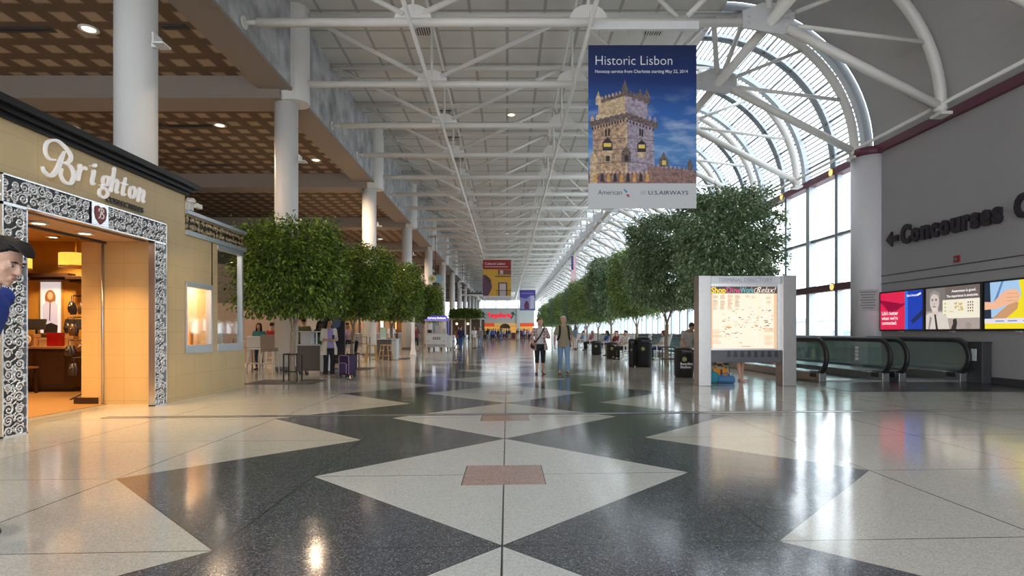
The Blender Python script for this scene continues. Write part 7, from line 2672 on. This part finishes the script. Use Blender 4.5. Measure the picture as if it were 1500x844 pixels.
CC = {n_: clo('c_' + n_, c_) for n_, c_ in dict(navy=(0.02, 0.025, 0.08), blue=(0.05, 0.12, 0.42), sky=(0.28, 0.42, 0.60), white=(0.66, 0.66, 0.67), red=(0.35, 0.03, 0.04), pink=(0.45, 0.22, 0.30), olive=(0.10, 0.10, 0.05), grey=(0.25, 0.25, 0.27), black=(0.014, 0.014, 0.016), tan=(0.42, 0.32, 0.22), maroon=(0.16, 0.03, 0.05), teal=(0.04, 0.20, 0.22), orange=(0.5, 0.17, 0.06), purple=(0.12, 0.05, 0.16)).items()}
# food court side
someone('high_sitter', -6.75, 23.6, R(75), 'man in a pink and purple shirt leaning on the high dark table', CC['pink'], BLK, HB, SK2)
someone('man', -7.3, 20.2, R(200), 'man in an olive shirt standing behind the grey condiment station', CC['olive'], BLK, HB, SK2, s=1.02)
someone('lady_sitter', -6.35, 19.3, R(60), 'dark-haired woman in black sitting behind the grey condiment station', CC['black'], BLK, HB, SK3, z=0.30)
someone('sitter', -8.9, 21.5, R(170), 'person in a red top sitting beyond the white high chair', CC['red'], BLK, HB, SK2, z=0.30)
someone('woman', -8.35, 18.95, R(0), 'woman in a blue top behind the high table at the end of the shop', CC['teal'], DJEANS, HB, SK2, s=0.9)
someone('walker', -3.22, 39.0, R(170), 'person in a navy top and blue jeans standing beside the exchange cart', CC['navy'], clo('jeans_deep', (0.04, 0.13, 0.32)), HBR, s=0.97)
someone('lady_walker', -3.62, 40.6, R(120), 'woman in an orange top right against the exchange cart', CC['orange'], DJEANS, HBR, s=0.95)
someone('woman', -2.62, 44.5, R(30), 'woman in a pale top just past the person in navy by the exchange cart', CC['white'], CC['tan'], HBR, s=0.95)
someone('man', -2.25, 46.5, R(-20), 'man in grey beside the woman in the pale top past the exchange cart', CC['grey'], JEANS, HB, s=0.97)
someone('lady_walker', -6.0, 37.0, R(10), 'woman in maroon standing before the exchange cart near the trees', CC['maroon'], BLK, HB, SK2, s=0.97)
someone('man', -6.9, 33.5, R(40), 'man in a white shirt standing by the lamp post with the flared foot', CC['white'], BLK, HB, SK2)
# rocking chairs along the windows
RS = [('sitter', 0, 'man in a pale shirt reading in the nearest rocking chair of the row', CC['white'], CC['black'], HB), ('lady_sitter', 1, 'woman in white leaning in the rocking chair behind the large black bin', CC['white'], DJEANS, HBR),
      ('sitter', 2, 'man in a maroon shirt in the second rocking chair of the row', CC['maroon'], CC['tan'], HBR), ('lady_sitter', 3, 'woman in blue in the third rocking chair of the row', CC['blue'], DJEANS, HB),
      ('sitter', 4, 'man in black in the rocking chair set back near the glass', CC['black'], CC['tan'], HB), ('lady_sitter', 5, 'woman in pink in the fourth rocking chair of the row', CC['pink'], BLK, HBL),
      ('sitter', 6, 'man in sky blue in the fifth rocking chair of the row', CC['sky'], CC['tan'], HB), ('sitter', 7, 'man in navy in the sixth rocking chair of the row', CC['navy'], CC['tan'], HBR)]
for key, k, lab, sh_, lg, ha in RS:
    x, y, a, _ = CHAIRS[k]
    someone(key, x, y, R(a), lab, sh_, lg, ha, z=-0.005)
someone('man', 6.5, 47.0, R(80), 'man in a white shirt standing among the rocking chairs', CC['white'], JEANS, HG)
someone('woman', 4.9, 40.5, R(-60), 'woman in sky blue standing beside the trees behind the man in olive', CC['sky'], CC['white'], HBR)
someone('sitter', 6.3, 55.0, R(-80), 'person in black sitting low beyond the sixth rocking chair', CC['black'], CC['tan'], HB, z=-0.005)
someone('sitter', 6.4, 60.0, R(-80), 'person in maroon sitting farthest along the windows', CC['maroon'], CC['tan'], HBR, z=-0.005)
# travellers before the restaurant
random.seed(31)
kinds = ['man', 'woman', 'walker', 'lady_walker']
names = ['black', 'white', 'olive', 'black', 'sky', 'blue', 'blue', 'navy', 'black', 'teal', 'sky', 'white', 'black', 'navy', 'grey', 'maroon', 'black', 'navy', 'purple', 'white', 'grey', 'pink']
cnt = {}
for k, nm in enumerate(names):
    px = 705 + k * 3.05 + random.uniform(-0.8, 0.8) + (6 if k > 14 else 0)
    y = 80 + (k * 7.3) % 21
    i_ = cnt.get(nm, 0)
    cnt[nm] = i_ + 1
    someone(kinds[(k * 3 + k // 4) % 4], (px - 743) / FPX * y, y, random.uniform(-3, 3), 'distant traveller in %s before the restaurant front, %s %s one from its counter corner' % (nm, ordinal(i_), nm), CC[nm], random.choice((BLK, DJEANS, CC['tan'], JEANS)), random.choice((HB, HBR, HG)), random.choice((SK1, SK2, SK3)), group='travellers before the restaurant')
# ------------------------------------------------------------------ outside
APR = M('apron_concrete', (0.50, 0.50, 0.49), 0.9)
struct(MB().box(12.4, 400, -60, 400, -4.2, -4.0).build('ground', APR))
HAZE = M('terminal_pale', (0.62, 0.66, 0.68), 0.8)  # pale wall colour stands in for haze and glare
t = thing('terminal_building', 'pale terminal building across the apron, seen through the lowest panes', 'building', (60.0, 95.0, -4.0))
MB().box(-10, 40, -6, 14, 0, 7.0).build('wall', HAZE, t)
MB().box(-10.5, 40.5, -6.5, 14.5, 7.0, 7.5).build('roof', M('terminal_roof', (0.5, 0.52, 0.54), 0.8), t)
b = MB()
for k in range(10):
    b.box(-8.5 + 4.8 * k, -5.0 + 4.8 * k, -6.1, -6.0, 3.5, 5.5)
b.build('window', M('terminal_glass', (0.25, 0.30, 0.33), 0.2), t)

# ------------------------------------------------------------------ sky, camera, exposure
w = bpy.data.worlds.new('sky')
SC.world = w
w.use_nodes = True
nt = w.node_tree
nt.nodes.clear()
out = nt.nodes.new('ShaderNodeOutputWorld')
bg = nt.nodes.new('ShaderNodeBackground')
tc = nt.nodes.new('ShaderNodeTexCoord')
sp = nt.nodes.new('ShaderNodeSeparateXYZ')
nt.links.new(tc.outputs['Generated'], sp.inputs[0])
rp = nt.nodes.new('ShaderNodeValToRGB')
rp.color_ramp.elements[0].color = (0.86, 0.91, 0.95, 1)
rp.color_ramp.elements[1].color = (0.90, 0.95, 1.0, 1)
nt.links.new(sp.outputs[2], rp.inputs[0])
nt.links.new(rp.outputs[0], bg.inputs[0])
bg.inputs[1].default_value = 4.2
nt.links.new(bg.outputs[0], out.inputs[0])

cam = bpy.data.cameras.new('camera')
co = bpy.data.objects.new('camera', cam)
COL.objects.link(co)
co.location = (0, 0, EYE)
co.rotation_euler = (R(90), 0, 0)
cam.sensor_width = 36
cam.lens = FPX / 1500 * 36
cam.shift_x = 7 / 1500
cam.shift_y = 64 / 1500
cam.clip_start = 0.05
cam.clip_end = 1000
SC.camera = co
vs_ = SC.view_settings
vs_.view_transform = 'Standard'
vs_.look = 'None'
vs_.exposure = 0.22
vs_.gamma = 1.0
vs_.use_curve_mapping = False
cy = SC.cycles
cy.use_denoising = True
cy.max_bounces = 8
cy.diffuse_bounces = 4
cy.glossy_bounces = 4
cy.transmission_bounces = 4
cy.transparent_max_bounces = 16
cy.sample_clamp_indirect = 6.0
cy.caustics_reflective = False
cy.caustics_refractive = False
